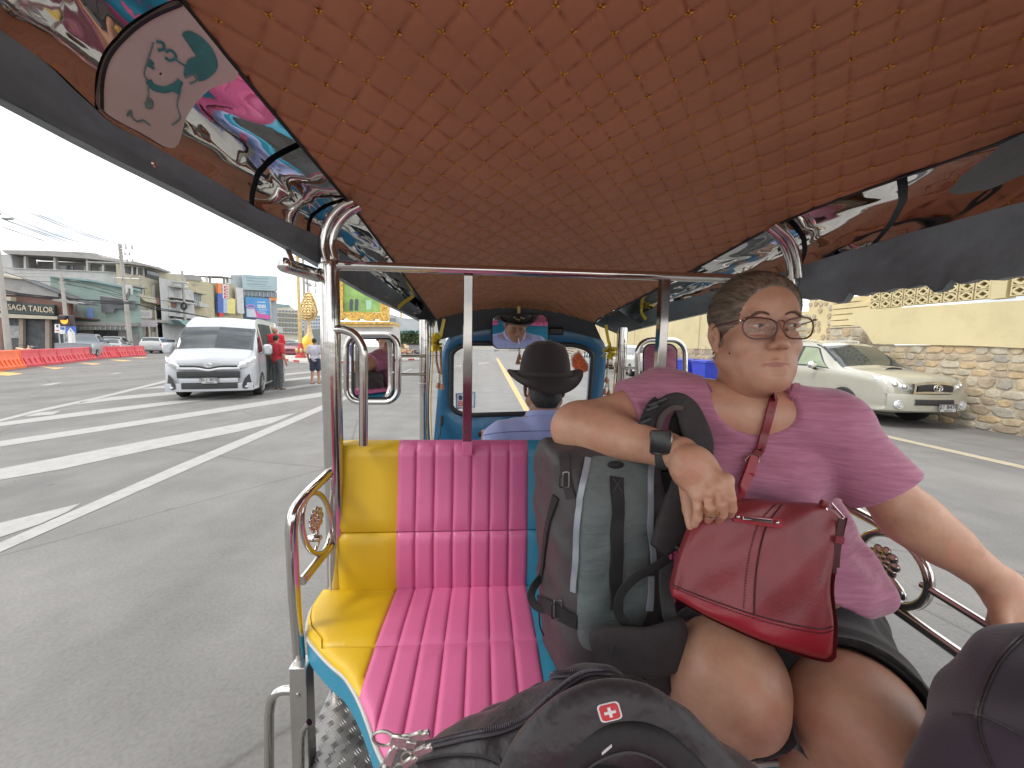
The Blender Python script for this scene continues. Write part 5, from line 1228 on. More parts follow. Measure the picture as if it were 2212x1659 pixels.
signthing('crossing_sign', 'blue square pedestrian crossing sign with white triangle, above the grey pickup', (1105, 1222, 1275, 1345), 30, SB, [([(1130, 1325), (1185, 1240), (1250, 1325)], SW), ([(1175, 1320), (1185, 1275), (1198, 1275), (1210, 1320), (1198, 1320), (1190, 1295), (1186, 1320)], SB)])
signthing('info_sign', 'small white sign with round black mark and red bar, left of the blue crossing sign', (922, 1185, 1005, 1330), 31, SW, [([(950, 1200), (970, 1195), (980, 1215), (970, 1240), (950, 1235)], mm('sign_ink', (.05, .05, .06), .5)), ([(935, 1280), (990, 1285), (990, 1300), (935, 1295)], SR)])
signthing('info_sign', 'small white sign with a blue arrow square, between the white and the blue sign', (1010, 1225, 1088, 1350), 30.5, SW, [([(1015, 1230), (1075, 1235), (1075, 1278), (1015, 1272)], SB)])
tag(MB().box(W(154, 722, 27)*[1, 1, 0]-[.12, .12, 0], W(154, 722, 27)*[1, 1, 0]+[.12, .12, 1.9]).build('white_post', SW), 'square white post standing between barrier and grey pickup', 'post')
# water-filled barriers
def barrier(a, b, m_, label):
    a = np.array(a); b = np.array(b); L_ = np.linalg.norm(b-a); d = (b-a)/L_; root = empty('road_barrier', (a+b)/2, math.atan2(d[1], d[0]), label, 'barrier', 'plastic road barriers in a row')
    hl = L_/2-.03; m = MB()
    prof = [(-.26, .0), (-.26, .12), (-.20, .18), (-.10, .46), (-.085, .50), (-.085, .84), (-.05, .87), (.05, .87), (.085, .84), (.085, .50), (.10, .46), (.20, .18), (.26, .12), (.26, 0)]
    m.grid([[(x, y, z) for (y, z) in prof] for x in (-hl, hl)]); 
    for x in (-hl, hl): m.add([(x, y, z) for y, z in prof], [tuple(range(len(prof)))])
    m.build('barrier_shell', m_, root, angle=25)
    n_ = max(2, int(L_/.42))
    for k in range(n_):      # sloping ribs at the foot
        x = -hl+.12+(2*hl-.24)*k/(n_-1); 
        for s in (-1, 1): MB().prism([(x-.05, s*.215, .13), (x+.05, s*.215, .13), (x+.05, s*.115, .44), (x-.05, s*.115, .44)], (0, s*.03, .015)).build('rib', m_, root, smooth=False)
    MB().box((hl-.10, -.10, .52), (hl+.05, .10, .80), .01).build('coupling', m_, root)
    return root
ORB = mm('orange_plastic', (.85, .14, .03), .5, 0, .1, 2); RDB = mm('red_plastic', (.62, .055, .07), .5, 0, .1, 2, dirt=(.5, .1, .1), ds=3, dthr=.6)
bx_ = [(-260, 1500), (195, 1440), (395, 1420), (572, 1402), (720, 1382), (845, 1368), (962, 1352), (1080, 1343), (1180, 1338), (1280, 1330), (1362, 1325), (1452, 1318)]
bp_ = [G(*q_) for q_ in c1(bx_)]
ords = ['bright orange road barrier at the left edge, nearest of the row'] + ['red road barrier, %s from the orange one' % s for s in ('first', 'second', 'third', 'fourth', 'fifth', 'sixth', 'seventh')]+['red road barrier, third from the far end of the row', 'red road barrier, second from the far end of the row', 'last red road barrier, next to the striped posts']
for k in range(len(bp_)-1): barrier(bp_[k], bp_[k+1], ORB if k == 0 else RDB, ords[k])
# striped posts
def bollard(x, y, lab, grp):
    p = G(x, y); r_ = empty('striped_post', p, 0, lab, 'traffic post', grp)
    MB().lathe([(0, .0), (.14, 0), (.14, .04), (.05, .07), (.05, 1.0), (0, 1.02)], (0, 0, 0), 10).build('post', RDB, r_)
    for z in (.35, .6, .85): MB().lathe([(.053, z), (.053, z+.11)], (0, 0, 0), 10).build('reflective_band', SW, r_)
for k, (x, y) in enumerate(((880, 1625), (1000, 1650), (1110, 1605), (1190, 1640), (1215, 1600), (1290, 1590), (1320, 1620))): bollard(*cQ([(x, y)])[0], ('first', 'second', 'third', 'fourth', 'fifth', 'sixth', 'seventh')[k]+' red and white striped traffic post counted from the red barriers', 'striped traffic posts')
for k, (x, y) in enumerate(((845, 1630), (1070, 1620), (1170, 1610), (1260, 1620))):
    p = G(*cQ([(x, y)])[0]); tag(MB().tube([p, p+np.array([0, 0, 1.15])], .09, 8).build('cream_post', hexm('cream_post', (.62, .50, .36))), ('first', 'second', 'third', 'fourth')[k]+' plain cream post among the striped ones, counted from the barriers', 'post', 'cream posts')
# golden lamp posts
def gold_post(basepx, d, toppx, label, ornate=True):
    ft = G(*basepx); dd = (ft-CAM)@fw; t_ = W(toppx[0], toppx[1], dd); t_[0], t_[1] = ft[0], ft[1]
    r_ = empty('gold_lamp_post', ft, 0, label, 'lamp post'); H_ = t_[2]; s_ = dd/35
    MB().lathe([(.45, 0), (.45, .15), (.35, .2), (.26, .8), (.22, .9)], (0, 0, .13), 12).build('red_base', REDK, r_)
    for k in range(6): a = k*math.pi/3; MB().sphere((math.cos(a)*.33, math.sin(a)*.33, .75), .13, 8, 6, (1, 1, 1.6)).build('gold_leaf', GOLD, r_)
    MB().lathe([(.22, 1.0), (.17, 1.3), (.17, 1.36), (.15, 1.4)], (0, 0, 0), 12).build('red_collar', REDK, r_)
    MB().lathe([(.15, 1.4), (.11, H_)], (0, 0, 0), 12).build('shaft', GOLD, r_)
    MB().lathe([(.11, H_-.3), (.3, H_-.1), (.34, H_+.4), (.2, H_+.8), (.28, H_+1.0), (.1, H_+1.3), (.02, H_+2.2)], (0, 0, 0), 12).build('finial', GOLD, r_)
    if ornate:
        for s in (-1, 1):
            m = MB(); m.tube(catmull([(s*.1, 0, H_-.6), (s*.7, 0, H_-.7), (s*1.1, 0, H_-.1), (s*.8, 0, H_+.4), (s*.5, 0, H_+.1), (s*.7, 0, H_-.1)], 30), .055, 6)
            m.tube(catmull([(s*.3, 0, H_+.2), (s*.9, 0, H_+.5), (s*1.3, 0, H_+.9), (s*1.7, 0, H_+.8)], 20), .05, 6); m.build('scroll_arm', GOLD, r_)
            MB().lathe([(.0, 0), (.22, .05), (.26, .3), (.1, .55), (0, .6)], (s*1.75, 0, H_+.8), 10).build('lantern', GOLD, r_)
    return r_
gold_post((650, 776), 35, (635, 545), 'tall gold lamp post with red base and scroll arms, left of the corner pole')
gold_post((867, 766), 50, (867, 560), 'gold lamp post with red base seen between the wing mirror and the front pole', False)
# gold tree ornament
tr_ = empty('gold_ornament', G(668, 764), 0, 'gold tree-shaped ornament of round discs on a yellow base, behind the white-shirted man', 'ornament')
d0 = 44.; 
def gt(x, y, dd=0): return W(*cR([(x, y)])[0], d0+dd)
b = gt(1765, 1300); MB().tube([gt(1765, 1300), gt(1765, 1180), gt(1760, 1000), gt(1755, 850), gt(1748, 470)], [.5, .25, .12, .1, .03], 10).build('stem', GOLD, tr_)
MB().tube([gt(1690, 1560), gt(1715, 1440), gt(1745, 1330), gt(1765, 1240)], [1.0, .9, .7, .35], 14).build('base_bell', mm('yellow_gold', (.72, .45, .05), .45, .2, .2, 2), tr_)
MB().cbox(gt(1715, 1510)-np.array([0, 0, .3]), (1.4, 1.0, .45), .05).build('base_block', mm('yellow_gold', (.72, .45, .05), .45, .2, .2, 2), tr_)
for r_, (y, n_, R_) in enumerate(((560, 2, 22), (610, 3, 45), (655, 3, 62), (700, 4, 80), (745, 4, 92), (790, 5, 104), (835, 5, 112), (880, 5, 100), (925, 3, 60))):
    for k in range(n_):
        a = math.pi*(k+.5)/n_; x = 1752-R_*math.cos(a); c = gt(x, y+10*math.sin(a), -1.6*math.sin(a)*R_/112*1.0)
        MB().tube([c+rt*.30*math.cos(q_)+up*.30*math.sin(q_) for q_ in np.linspace(0, 6.28, 14, endpoint=False)], .09, 6, closed=True).build('disc_ring', GOLD, tr_)
        MB().sphere(c, .18, 8, 6, (1, .5, 1)).build('disc', mm('bright_gold', (.8, .6, .25), .3, .5, .1), tr_)
        c2 = gt(x, y+10, 1.5); MB().sphere(c2, .26, 8, 6, (1, .5, 1)).build('disc', GOLD, tr_)
rebase(tr_)
# bins
def bin_(y, lab):
    r_ = empty('wheelie_bin', (9.55, y, 0), 0, lab, 'bin', 'blue bins by the wall'); BB = mm('bin_blue', (.035, .06, .50), .45, 0, .12, 3)
    rows = [[(sx*(.34+.1*t_), sy*(.42+.12*t_), .12+.86*t_) for sx, sy in ((-1, -1), (1, -1), (1, 1), (-1, 1))] for t_ in (0, .5, 1)]
    MB().grid(rows, closed=True).build('body', BB, r_, smooth=False); MB().box((-.47, -.57, .96), (.47, .57, 1.02), .02).build('rim', BB, r_)
    MB().grid([[(x, y_, 1.03+.08*math.cos(x*3)-.02*abs(y_)) for y_ in np.linspace(-.57, .57, 5)] for x in np.linspace(-.47, .47, 7)]).build('lid', BB, r_)
    for sx in (-1, 1): MB().lathe([(0, -.04), (.12, -.04), (.12, .04), (0, .04)], (sx*.36, .35, .12), 14, 'x').build('wheel', RUBBER, r_)
bin_(15.9, 'blue wheeled bin by the yellow wall, nearer of the two'); bin_(17.3, 'blue wheeled bin by the yellow wall, farther of the two')
# ================================================================== vehicles
def catm(P, n):      # P: (k, dims) -> smooth resample with n steps per span
    P = np.asarray(P, float); out = []
    for i in range(len(P)-1):
        a, b, c, d = P[max(i-1, 0)], P[i], P[i+1], P[min(i+2, len(P)-1)]
        for t in np.arange(n)/n: out.append(.5*((2*b)+(c-a)*t+(2*a-5*b+4*c-d)*t*t+(3*b-a-3*c+d)*t**3))
    out.append(P[-1]); return np.array(out)
class Body:
    """lofted car body; stations (y, zb, zbelt, zroof, w, wr) front to back; local frame: front toward -y"""
    def __init__(s, st, nt=5, nv=5, crown=.03, wheels=(), wr_=.38):
        R_ = []
        for (y, zb, zl, zr, w, wr, *e) in st:
            bow = e[0] if e else 0
            R_.append([(0, y-bow, zb), (w*.90, y, zb), (w*.985, y, zb+.14), (w, y, zb+(zl-zb)*.62), (w*.975, y, zl), (wr, y, zr-.055), (wr*.86, y-bow*.4, zr-.005), (0, y-bow, zr+crown)])
        R_ = np.array(R_); G1 = np.array([catm(r_, nv) for r_ in R_]); s.nv = nv; s.nt = nt
        G2 = catm(G1.reshape(len(st), -1), nt).reshape(-1, G1.shape[1], 3); s.G = G2
        for (wy, wz) in wheels:      # wheel arches pressed into the flank
            for i in range(len(G2)):
                for j in range(G2.shape[1]):
                    p = G2[i, j]; r_ = math.hypot(p[1]-wy, p[2]-wz)
                    if r_ < wr_+.07 and p[0] > .3 and j > nv*.5:
                        f_ = wr_+.07; 
                        if p[2] < wz+wr_+.07 and r_ < f_:
                            k = f_/max(r_, .05); G2[i, j, 2] = wz+abs(p[2]-wz)*k if p[2] > wz else min(wz+math.sqrt(max(0, f_**2-(p[1]-wy)**2)), wz+f_)
    def mesh(s, name, m_, parent):
        G_ = s.G; full = np.concatenate([G_*[-1, 1, 1], G_[:, ::-1][:, 1:]], 1); m = MB(); m.grid(full)
        for k in (0, -1):
            r_ = full[k]; c = r_.mean(0); m.add(list(r_)+[c], [(i, i+1, len(r_)) for i in range(len(r_)-1)]+[(len(r_)-1, 0, len(r_))])
        return m.build(name, m_, parent, angle=32)
    def at(s, t, v, off=0, side=1):
        """t in stations, v in ring points"""
        i = np.clip(t*s.nt, 0, len(s.G)-1.001); j = np.clip(v*s.nv, 0, s.G.shape[1]-1.001); a, b = int(i), int(j); fa, fb = i-a, j-b; G_ = s.G
        p = (G_[a, b]*(1-fa)+G_[a+1, b]*fa)*(1-fb)+(G_[a, b+1]*(1-fa)+G_[a+1, b+1]*fa)*fb
        du = G_[a+1, b]-G_[a, b]; dv = G_[a, b+1]-G_[a, b]; n_ = np.cross(du, dv); n_ = n_/(np.linalg.norm(n_)+1e-9)
        c = np.array([0, p[1], .9]); n_ = n_ if n_@(p-c) > 0 else -n_
        p = p+n_*off; return p*[side, 1, 1]
    def patch(s, name, poly, m_, parent, off=.006, side=1, dens=7, both=False, mirror=False):
        """four-cornered patch ((t, v) corners, bilinear) floating just off the body"""
        a, b, c, d = [np.array(q, float) for q in poly]; rows = []
        for x in np.linspace(0, 1, dens):
            row = []
            for y in np.linspace(0, 1, dens):
                q = (a*(1-x)+b*x)*(1-y)+(d*(1-x)+c*x)*y; row.append(s.at(q[0], q[1], off, side))
            rows.append(row)
        m = MB().grid(rows)
        if mirror: m.grid([[p*[-1, 1, 1] for p in r_] for r_ in rows])
        return m.build(name, m_, parent, angle=60)
def paint(name, c, rough=.3, metal=.25): return mm(name, c, rough, metal, .04, 2, coat=.6)
CGL = mm('car_glass', (.035, .045, .05), .06, 0, .2, 2, spec=.9); BLK = mm('trim_black', (.03, .03, .032), .5, 0, .2, 10)
LAMPG = mm('lamp_glass', (.62, .64, .66), .08, .35, .35, 14, spec=.9, bump=.5, bs=22); TAILR = mm('tail_red', (.45, .02, .03), .25, 0, .2, 8, emit=0)
RIM = mm('alloy', (.55, .55, .55), .3, .8, .15, 10); CHR = mm('car_chrome', (.8, .8, .78), .1, 1, 0)
def wheel(x, y, r, parent, w_=.22, side=1):
    o = MB().lathe([(.0, -w_/2), (r*.70, -w_/2), (r*.92, -w_/2), (r, -w_/2+.04), (r, w_/2-.04), (r*.92, w_/2), (r*.70, w_/2), (0, w_/2-.05)], (x, y, r), 28, 'x').build('wheel', RUBBER, parent)
    m = MB(); sx = side
    m.lathe([(r*.66, sx*(w_/2+.006)), (r*.62, sx*(w_/2-.03)), (r*.60, sx*(w_/2-.03))], (x, y, r), 24, 'x')
    for k in range(6):
        a = k*math.pi/3+.2; d = np.array([0, math.cos(a), math.sin(a)]); e = np.array([0, -d[2], d[1]]); c = np.array([x+sx*(w_/2-.01), y, r])
        m.prism([c+d*r*.1-e*r*.10, c+d*r*.64-e*r*.07, c+d*r*.64+e*r*.07, c+d*r*.1+e*r*.10], (sx*.012, 0, 0))
    m.lathe([(0, sx*(w_/2+.01)), (r*.16, sx*(w_/2+.005)), (r*.16, sx*(w_/2-.03))], (x, y, r), 12, 'x'); m.build('rim', RIM, o); return o
def plate(parent, c, txt, w_=.34, h_=.15, nrm=-1, under=None):
    o = MB().box((c[0]-w_/2, c[1], c[2]-h_/2), (c[0]+w_/2, c[1]+.012, c[2]+h_/2), .004).build('number_plate', mm('plate_white', (.46, .465, .47), .4), parent)
    MB().tube([(c[0]-w_/2, c[1]-.004, c[2]-h_/2), (c[0]+w_/2, c[1]-.004, c[2]-h_/2), (c[0]+w_/2, c[1]-.004, c[2]+h_/2), (c[0]-w_/2, c[1]-.004, c[2]+h_/2)], .007, 6, closed=True).build('plate_frame', BLK, o)
    text('plate_text', txt, (c[0], c[1]-.006, c[2]+.018), (1, 0, 0), (0, 0, 1), h_*.72, BLK, o)
    MB().box((c[0]-w_*.25, c[1]-.006, c[2]-h_*.36), (c[0]+w_*.25, c[1]-.003, c[2]-h_*.28)).build('plate_province', BLK, o); return o
# --- white van -----------------------------------------------------------
vr = R(18); vroot = empty('white_van', (-6.95, 10.5, 0), vr, 'white high-roofed minibus with its side door open, two men in red beside it', 'van')
WHP = paint('white_van_paint', (.44, .455, .48), .32, .05)
vb = Body([(.02, .30, .62, .86, .80, .72, .05), (.05, .24, .80, .98, .90, .80, .08), (.16, .22, .98, 1.10, .955, .84, .10), (.48, .22, 1.10, 1.27, .965, .86, .06), (.85, .22, 1.14, 1.66, .965, .84, .06), (1.22, .22, 1.15, 1.92, .965, .82, .07), (1.48, .22, 1.16, 2.08, .965, .78, .05), (1.85, .22, 1.16, 2.17, .965, .76, 0), (3.2, .22, 1.16, 2.18, .965, .76), (4.6, .22, 1.16, 2.17, .965, .76), (5.2, .28, 1.16, 2.12, .95, .72), (5.3, .40, 1.10, 2.0, .90, .66)], wheels=[(.98, .34), (4.75, .34)], wr_=.34)
vb.mesh('body', WHP, vroot)
vb.patch('windscreen', [(3.10, 5.06), (4.80, 5.05), (4.80, 7), (3.10, 7)], CGL, vroot, .008, 1, 12, mirror=True)
vb.patch('side_glass', [(3.75, 4.12), (5.6, 4.12), (5.85, 4.86), (4.65, 4.86)], CGL, vroot, .006, 1, 8)
vb.patch('side_glass', [(3.75, 4.12), (5.6, 4.12), (5.85, 4.86), (4.65, 4.86)], CGL, vroot, .006, -1, 8)
vb.patch('door_opening', [(6.6, 1.2), (8.15, 1.2), (8.15, 4.9), (6.6, 4.9)], mm('van_inside', (.035, .05, .045), .8, 0, .5, 3), vroot, .008, 1, 8)
vb.patch('side_glass', [(8.4, 4.12), (9.7, 4.12), (9.7, 4.86), (8.4, 4.86)], CGL, vroot, .006, 1, 5)
vb.patch('cab_door', [(3.55, 1.0), (6.35, 1.0), (6.35, 4.0), (3.55, 4.0)], WHP, vroot, .007, 1, 12)
def fp(x, z, y=-.045): return np.array([x, y+.10*(abs(x)/.95)**2, z])
def fpan(name, pts, m_, parent, y=-.07, th=.04, n=8):
    """panel on the curved nose: poly of (x, z)"""
    P = [fp(x, z, y) for x, z in pts]; return MB().prism(P, (0, th, 0)).build(name, m_, parent, smooth=False)
def bar(name, x0, x1, z0, z1, m_, parent, y=-.07, n=10, zf=None, th=.05):
    rows = []
    for x in np.linspace(x0, x1, n):
        dz = zf(x) if zf else 0; rows.append([fp(x, z0+dz, y+th), fp(x, z0+dz, y), fp(x, (z0+z1)/2+dz, y-.008), fp(x, z1+dz, y), fp(x, z1+dz, y+th)])
    m = MB().grid(rows); return m.build(name, m_, parent, angle=40)
bum = bar('bumper', -.93, .93, .24, .44, WHP, vroot, -.09, 16, th=.18)
bar('lower_grille', -.58, .60, .30, .44, BLK, vroot, -.105); bar('main_grille', -.66, .66, .58, .74, BLK, vroot, -.105, th=.1)
for k in range(2): bar('grille_bar', -.64, .64, .62+k*.06, .63+k*.06, mm('dark_chrome', (.2, .2, .2), .25, .8), vroot, -.113, th=.02)
zc_ = lambda x: -.05*math.exp(-(x/.16)**2)
bar('upper_slot', -.60, .60, .855, .895, BLK, vroot, -.095, 24, zc_); bar('chrome_bar', -.66, .66, .79, .845, mm('satin_chrome', (.62, .63, .65), .25, .6), vroot, -.10, 24, lambda x: zc_(x)*.9, th=.08)
bar('bumper_mid', -.62, .62, .46, .57, WHP, vroot, -.11, th=.1)
em = MB().tube([fp(.085*math.cos(a), .905+.055*math.sin(a), -.088) for a in np.linspace(0, 6.28, 20, endpoint=False)], .006, 6, closed=True); em.tube([fp(.035*math.cos(a), .905+.05*math.sin(a), -.088) for a in np.linspace(0, 6.28, 16, endpoint=False)], .005, 6, closed=True); em.tube([fp(.07*math.cos(a), .925+.018*math.sin(a), -.088) for a in np.linspace(0, 6.28, 16, endpoint=False)], .005, 6, closed=True)
em.build('emblem', CHR, vroot)
for s in (-1, 1):
    rows = []
    for (x, zl, zu, y) in ((.60, .80, .86, -.055), (.66, .80, .97, -.035), (.78, .84, 1.05, -.01), (.88, .88, 1.10, .06), (.945, .93, 1.12, .17), (.972, 1.0, 1.12, .26)):
        rows.append([(s*x, y+.02, zl), (s*x, y-.015, zl+(zu-zl)*.3), (s*x, y-.005, zl+(zu-zl)*.7), (s*x, y+.03, zu)])
    h_ = MB().grid(rows).build('headlight', LAMPG, vroot, angle=60)
    for (x, z) in ((.73, .93), (.84, .98)): MB().lathe([(0, -.02), (.035, -.01), (.045, 0)], (s*x, -.0 if x < .8 else .045, z), 14, 'y').build('projector', CHR, h_)
    rows = [[(s*x, y, z) for (x, y, z) in r_] for r_ in ([(.70, -.055, .30), (.70, -.055, .40)], [(.78, -.035, .28), (.76, -.035, .56)], [(.90, .03, .28), (.84, .01, .66)], [(.93, .08, .30), (.88, .06, .66)])]
    fg = MB().grid(rows).build('fog_lamp_recess', BLK, vroot); MB().sphere((s*.79, -.035, .335), .045, 12, 8, (1, .5, .7)).build('fog_lamp', LAMPG, fg)
    m = MB(); m.cbox((s*1.14, .92, 1.30), (.11, .07, .15), .05); m.tube([(s*.95, 1.0, 1.18), (s*1.1, .95, 1.22)], .03, 8); m.build('door_mirror', WHP, vroot); 
    wheel(s*.86, .98, .34, vroot, .22, s); wheel(s*.86, 4.75, .34, vroot, .22, s)
plate(vroot, (.02, -.135, .515), '1นข 8052' if False else '10-1 8052')
MB().box((.955, 2.55, .26), (1.10, 3.5, .32), .01).build('door_step', BLK, vroot)
MB().box((.985, 3.55, .30), (1.03, 4.55, 2.05), .02).build('sliding_door', WHP, vroot); MB().box((1.031, 3.65, 1.2), (1.036, 4.45, 1.85), .0).build('sliding_door_glass', CGL, vroot)
MB().tube([(.3, .52, 1.275), (-.15, .56, 1.30), (-.62, .62, 1.30)], .008, 5).build('wiper', BLK, vroot)
# --- silver-gold pickup by the wall ---------------------------------------
proot = empty('pickup_truck', (9.12, 7.25, 0), R(-1), 'pale champagne pickup with roof rails and bonnet scoop, parked along the stone wall', 'pickup')
CHP = paint('champagne_paint', (.43, .42, .36), .28, .3)
pb = Body([(.0, .45, .72, .88, .70, .55, .05), (.04, .36, .86, .98, .82, .66, .08), (.18, .32, .98, 1.06, .885, .74, .08), (.6, .30, 1.05, 1.13, .90, .78, .03), (1.15, .30, 1.10, 1.20, .90, .78, .02), (1.55, .30, 1.12, 1.46, .895, .73, .03), (1.95, .30, 1.13, 1.70, .895, .66, .03), (2.3, .30, 1.13, 1.765, .895, .63), (3.2, .30, 1.13, 1.77, .895, .63), (3.75, .30, 1.13, 1.68, .895, .66), (4.05, .32, 1.12, 1.30, .895, .80), (4.2, .34, 1.10, 1.16, .89, .84), (5.1, .36, 1.08, 1.14, .885, .84), (5.2, .45, 1.0, 1.08, .86, .8)], wheels=[(1.0, .38), (4.1, .38)], wr_=.38, crown=.04)
pb.mesh('body', CHP, proot)
pb.patch('windscreen', [(4.12, 5.15), (5.9, 5.12), (5.9, 7), (4.12, 7)], CGL, proot, .008, 1, 12, mirror=True)
for s in (-1, 1):
    pb.patch('side_glass', [(4.9, 4.15), (7.2, 4.15), (7.2, 4.85), (6.2, 4.85)], mm('green_glass', (.22, .27, .16), .12, 0, .2, 2, spec=.9), proot, .006, s, 7)
    pb.patch('side_glass', [(7.3, 4.15), (8.6, 4.15), (8.3, 4.85), (7.3, 4.85)], CGL, proot, .006, s, 5)
    pb.patch('window_surround', [(4.75, 4.08), (8.8, 4.08), (8.5, 4.92), (6.1, 4.92)], BLK, proot, .003, s, 9)
    MB().tube([pb.at(t_, 5.1, .02, s) for t_ in np.linspace(4.7, 6.6, 12)], .012, 6).build('rain_visor', BLK, proot)
    MB().tube(catmull([(s*.58, 2.25, 1.765), (s*.58, 2.32, 1.82), (s*.58, 3.2, 1.83), (s*.58, 3.5, 1.82), (s*.58, 3.6, 1.765)], 20), .018, 8).build('roof_rail', CHR, proot)
    rows = []
    for (x, zl, zu, y) in ((.44, .80, .86, -.02), (.52, .78, .93, -.015), (.64, .78, .98, .02), (.76, .82, 1.02, .08), (.84, .88, 1.05, .18), (.895, .97, 1.06, .34)):
        rows.append([(s*x, y, zl), (s*x, y-.03, zl+(zu-zl)*.3), (s*x, y-.02, zl+(zu-zl)*.7), (s*x, y+.03, zu)])
    h_ = MB().grid(rows).build('headlight', LAMPG, proot, angle=60)
    for (x, y, z, r_) in ((.58, -.03, .86, .05), (.72, .03, .90, .06)): MB().lathe([(0, -.03), (r_*.7, -.02), (r_, .0)], (s*x, y, z), 14, 'y').build('reflector', CHR, h_)
    m = MB(); m.lathe([(.0, -.03), (.045, -.03), (.05, .0), (.085, -.012), (.10, .03)], (s*.68, -.055, .50), 18, 'y'); m.build('fog_lamp', LAMPG, proot)
    m = MB(); m.cbox((s*1.03, 1.78, 1.22), (.11, .06, .085), .045); m.build('door_mirror', CHR, proot); MB().tube([(s*.9, 1.82, 1.12), (s*1.0, 1.8, 1.16)], .035, 8).build('mirror_arm', BLK, proot)
    wheel(s*.80, 1.0, .38, proot, .26, s); wheel(s*.80, 4.1, .38, proot, .26, s)
    MB().box((s*.905, 2.55, .86), (s*.93, 2.75, .89), .008).build('door_handle', CHR, proot)
def pbar(name, x0, x1, z0, z1, m_, y=-.09, n=12, th=.1, zf=None):
    rows = []
    for x in np.linspace(x0, x1, n):
        yy = y+.16*(abs(x)/.9)**2.4; dz = zf(x) if zf else 0; rows.append([(x, yy+th, z0+dz*.3), (x, yy, z0+dz*.3), (x, yy-.012, (z0+z1)/2), (x, yy, z1+dz), (x, yy+th, z1+dz)])
    return MB().grid(rows).build(name, m_, proot, angle=40)
pbar('bumper', -.88, .88, .38, .72, CHP, -.12, 18, .3); pbar('lower_grille', -.42, .42, .50, .62, BLK, -.135)
pbar('grille_surround', -.43, .43, .74, .98, CHR, -.10, zf=lambda x: -.05*abs(x/.43)**3); pbar('grille', -.38, .38, .78, .93, BLK, -.118, zf=lambda x: -.04*abs(x/.4)**3)
for k in range(2): pbar('grille_bar', -.37, .37, .815+k*.055, .825+k*.055, mm('dark_chrome', (.2, .2, .2), .25, .8), -.124, th=.02)
m = MB()
for (cx_, cz, a, b) in ((0, .855, .095, .065), (0, .855, .034, .058), (0, .878, .075, .024)): m.tube([(cx_+a*math.cos(t_), -.145, cz+b*math.sin(t_)) for t_ in np.linspace(0, 6.28, 24, endpoint=False)], .010, 6, closed=True)
m.build('emblem', CHR, proot)
plate(proot, (.22, -.185, .46), '21 8478', .36, .16)
m = MB(); m.grid([[(-.22+x*.44, .75+t_*.25, 1.155+.05*math.sin(math.pi*x)**.5*(1-t_*.8)+.02) for x in np.linspace(0, 1, 9)] for t_ in (0, .5, 1)]); m.build('bonnet_scoop', CHP, proot)
MB().box((-.17, .735, 1.165), (.17, .755, 1.205), .005).build('scoop_mouth', BLK, proot)
for x in (-.45, .15): MB().tube([(x, 1.22, 1.23), (x+.45, 1.42, 1.34)], .009, 5).build('wiper', BLK, proot)
MB().box((-.8, 1.6, .26), (.8, 4.8, .38)).build('underbody', BLK, proot)
# --- generic cars ------------------------------------------------------------
KINDS_ = {
 'sedan': ([(.0, .35, .55, .66, .70, .6, .05), (.1, .25, .70, .78, .84, .70, .05), (.9, .22, .88, .96, .88, .74), (1.25, .22, .92, 1.08, .88, .70), (1.75, .22, .93, 1.40, .88, .60), (2.4, .22, .93, 1.45, .88, .57), (3.1, .22, .94, 1.40, .88, .58), (3.8, .22, .96, 1.08, .88, .70), (4.35, .26, .94, 1.03, .86, .72), (4.5, .40, .80, .92, .80, .66)], (.85, 3.65), .31, (3.05, 4.15, 5.9, 7.0)),
 'suv': ([(.0, .40, .65, .82, .74, .62, .05), (.1, .30, .85, .96, .88, .74, .05), (.9, .28, 1.00, 1.08, .90, .76), (1.3, .28, 1.04, 1.22, .90, .74), (1.8, .28, 1.05, 1.60, .90, .66), (2.3, .28, 1.05, 1.68, .90, .63), (3.6, .28, 1.06, 1.67, .90, .64), (4.15, .28, 1.06, 1.60, .90, .66), (4.5, .32, 1.02, 1.25, .88, .72), (4.6, .45, .9, 1.05, .84, .7)], (.9, 3.7), .36, (3.05, 4.15, 6.9, 8.0)),
 'pickup': ([(.0, .45, .72, .88, .70, .55, .05), (.1, .36, .92, 1.0, .86, .70, .08), (.9, .32, 1.08, 1.14, .90, .78), (1.35, .32, 1.12, 1.35, .895, .74), (1.85, .30, 1.13, 1.72, .895, .64), (2.3, .30, 1.13, 1.78, .895, .63), (3.1, .30, 1.13, 1.77, .895, .64), (3.42, .30, 1.13, 1.66, .895, .70), (3.5, .32, 1.10, 1.14, .895, .86), (5.1, .36, 1.08, 1.12, .89, .86), (5.2, .45, 1.0, 1.08, .88, .84)], (1.0, 4.1), .37, (2.9, 4.2, 6.0, 7.1))}
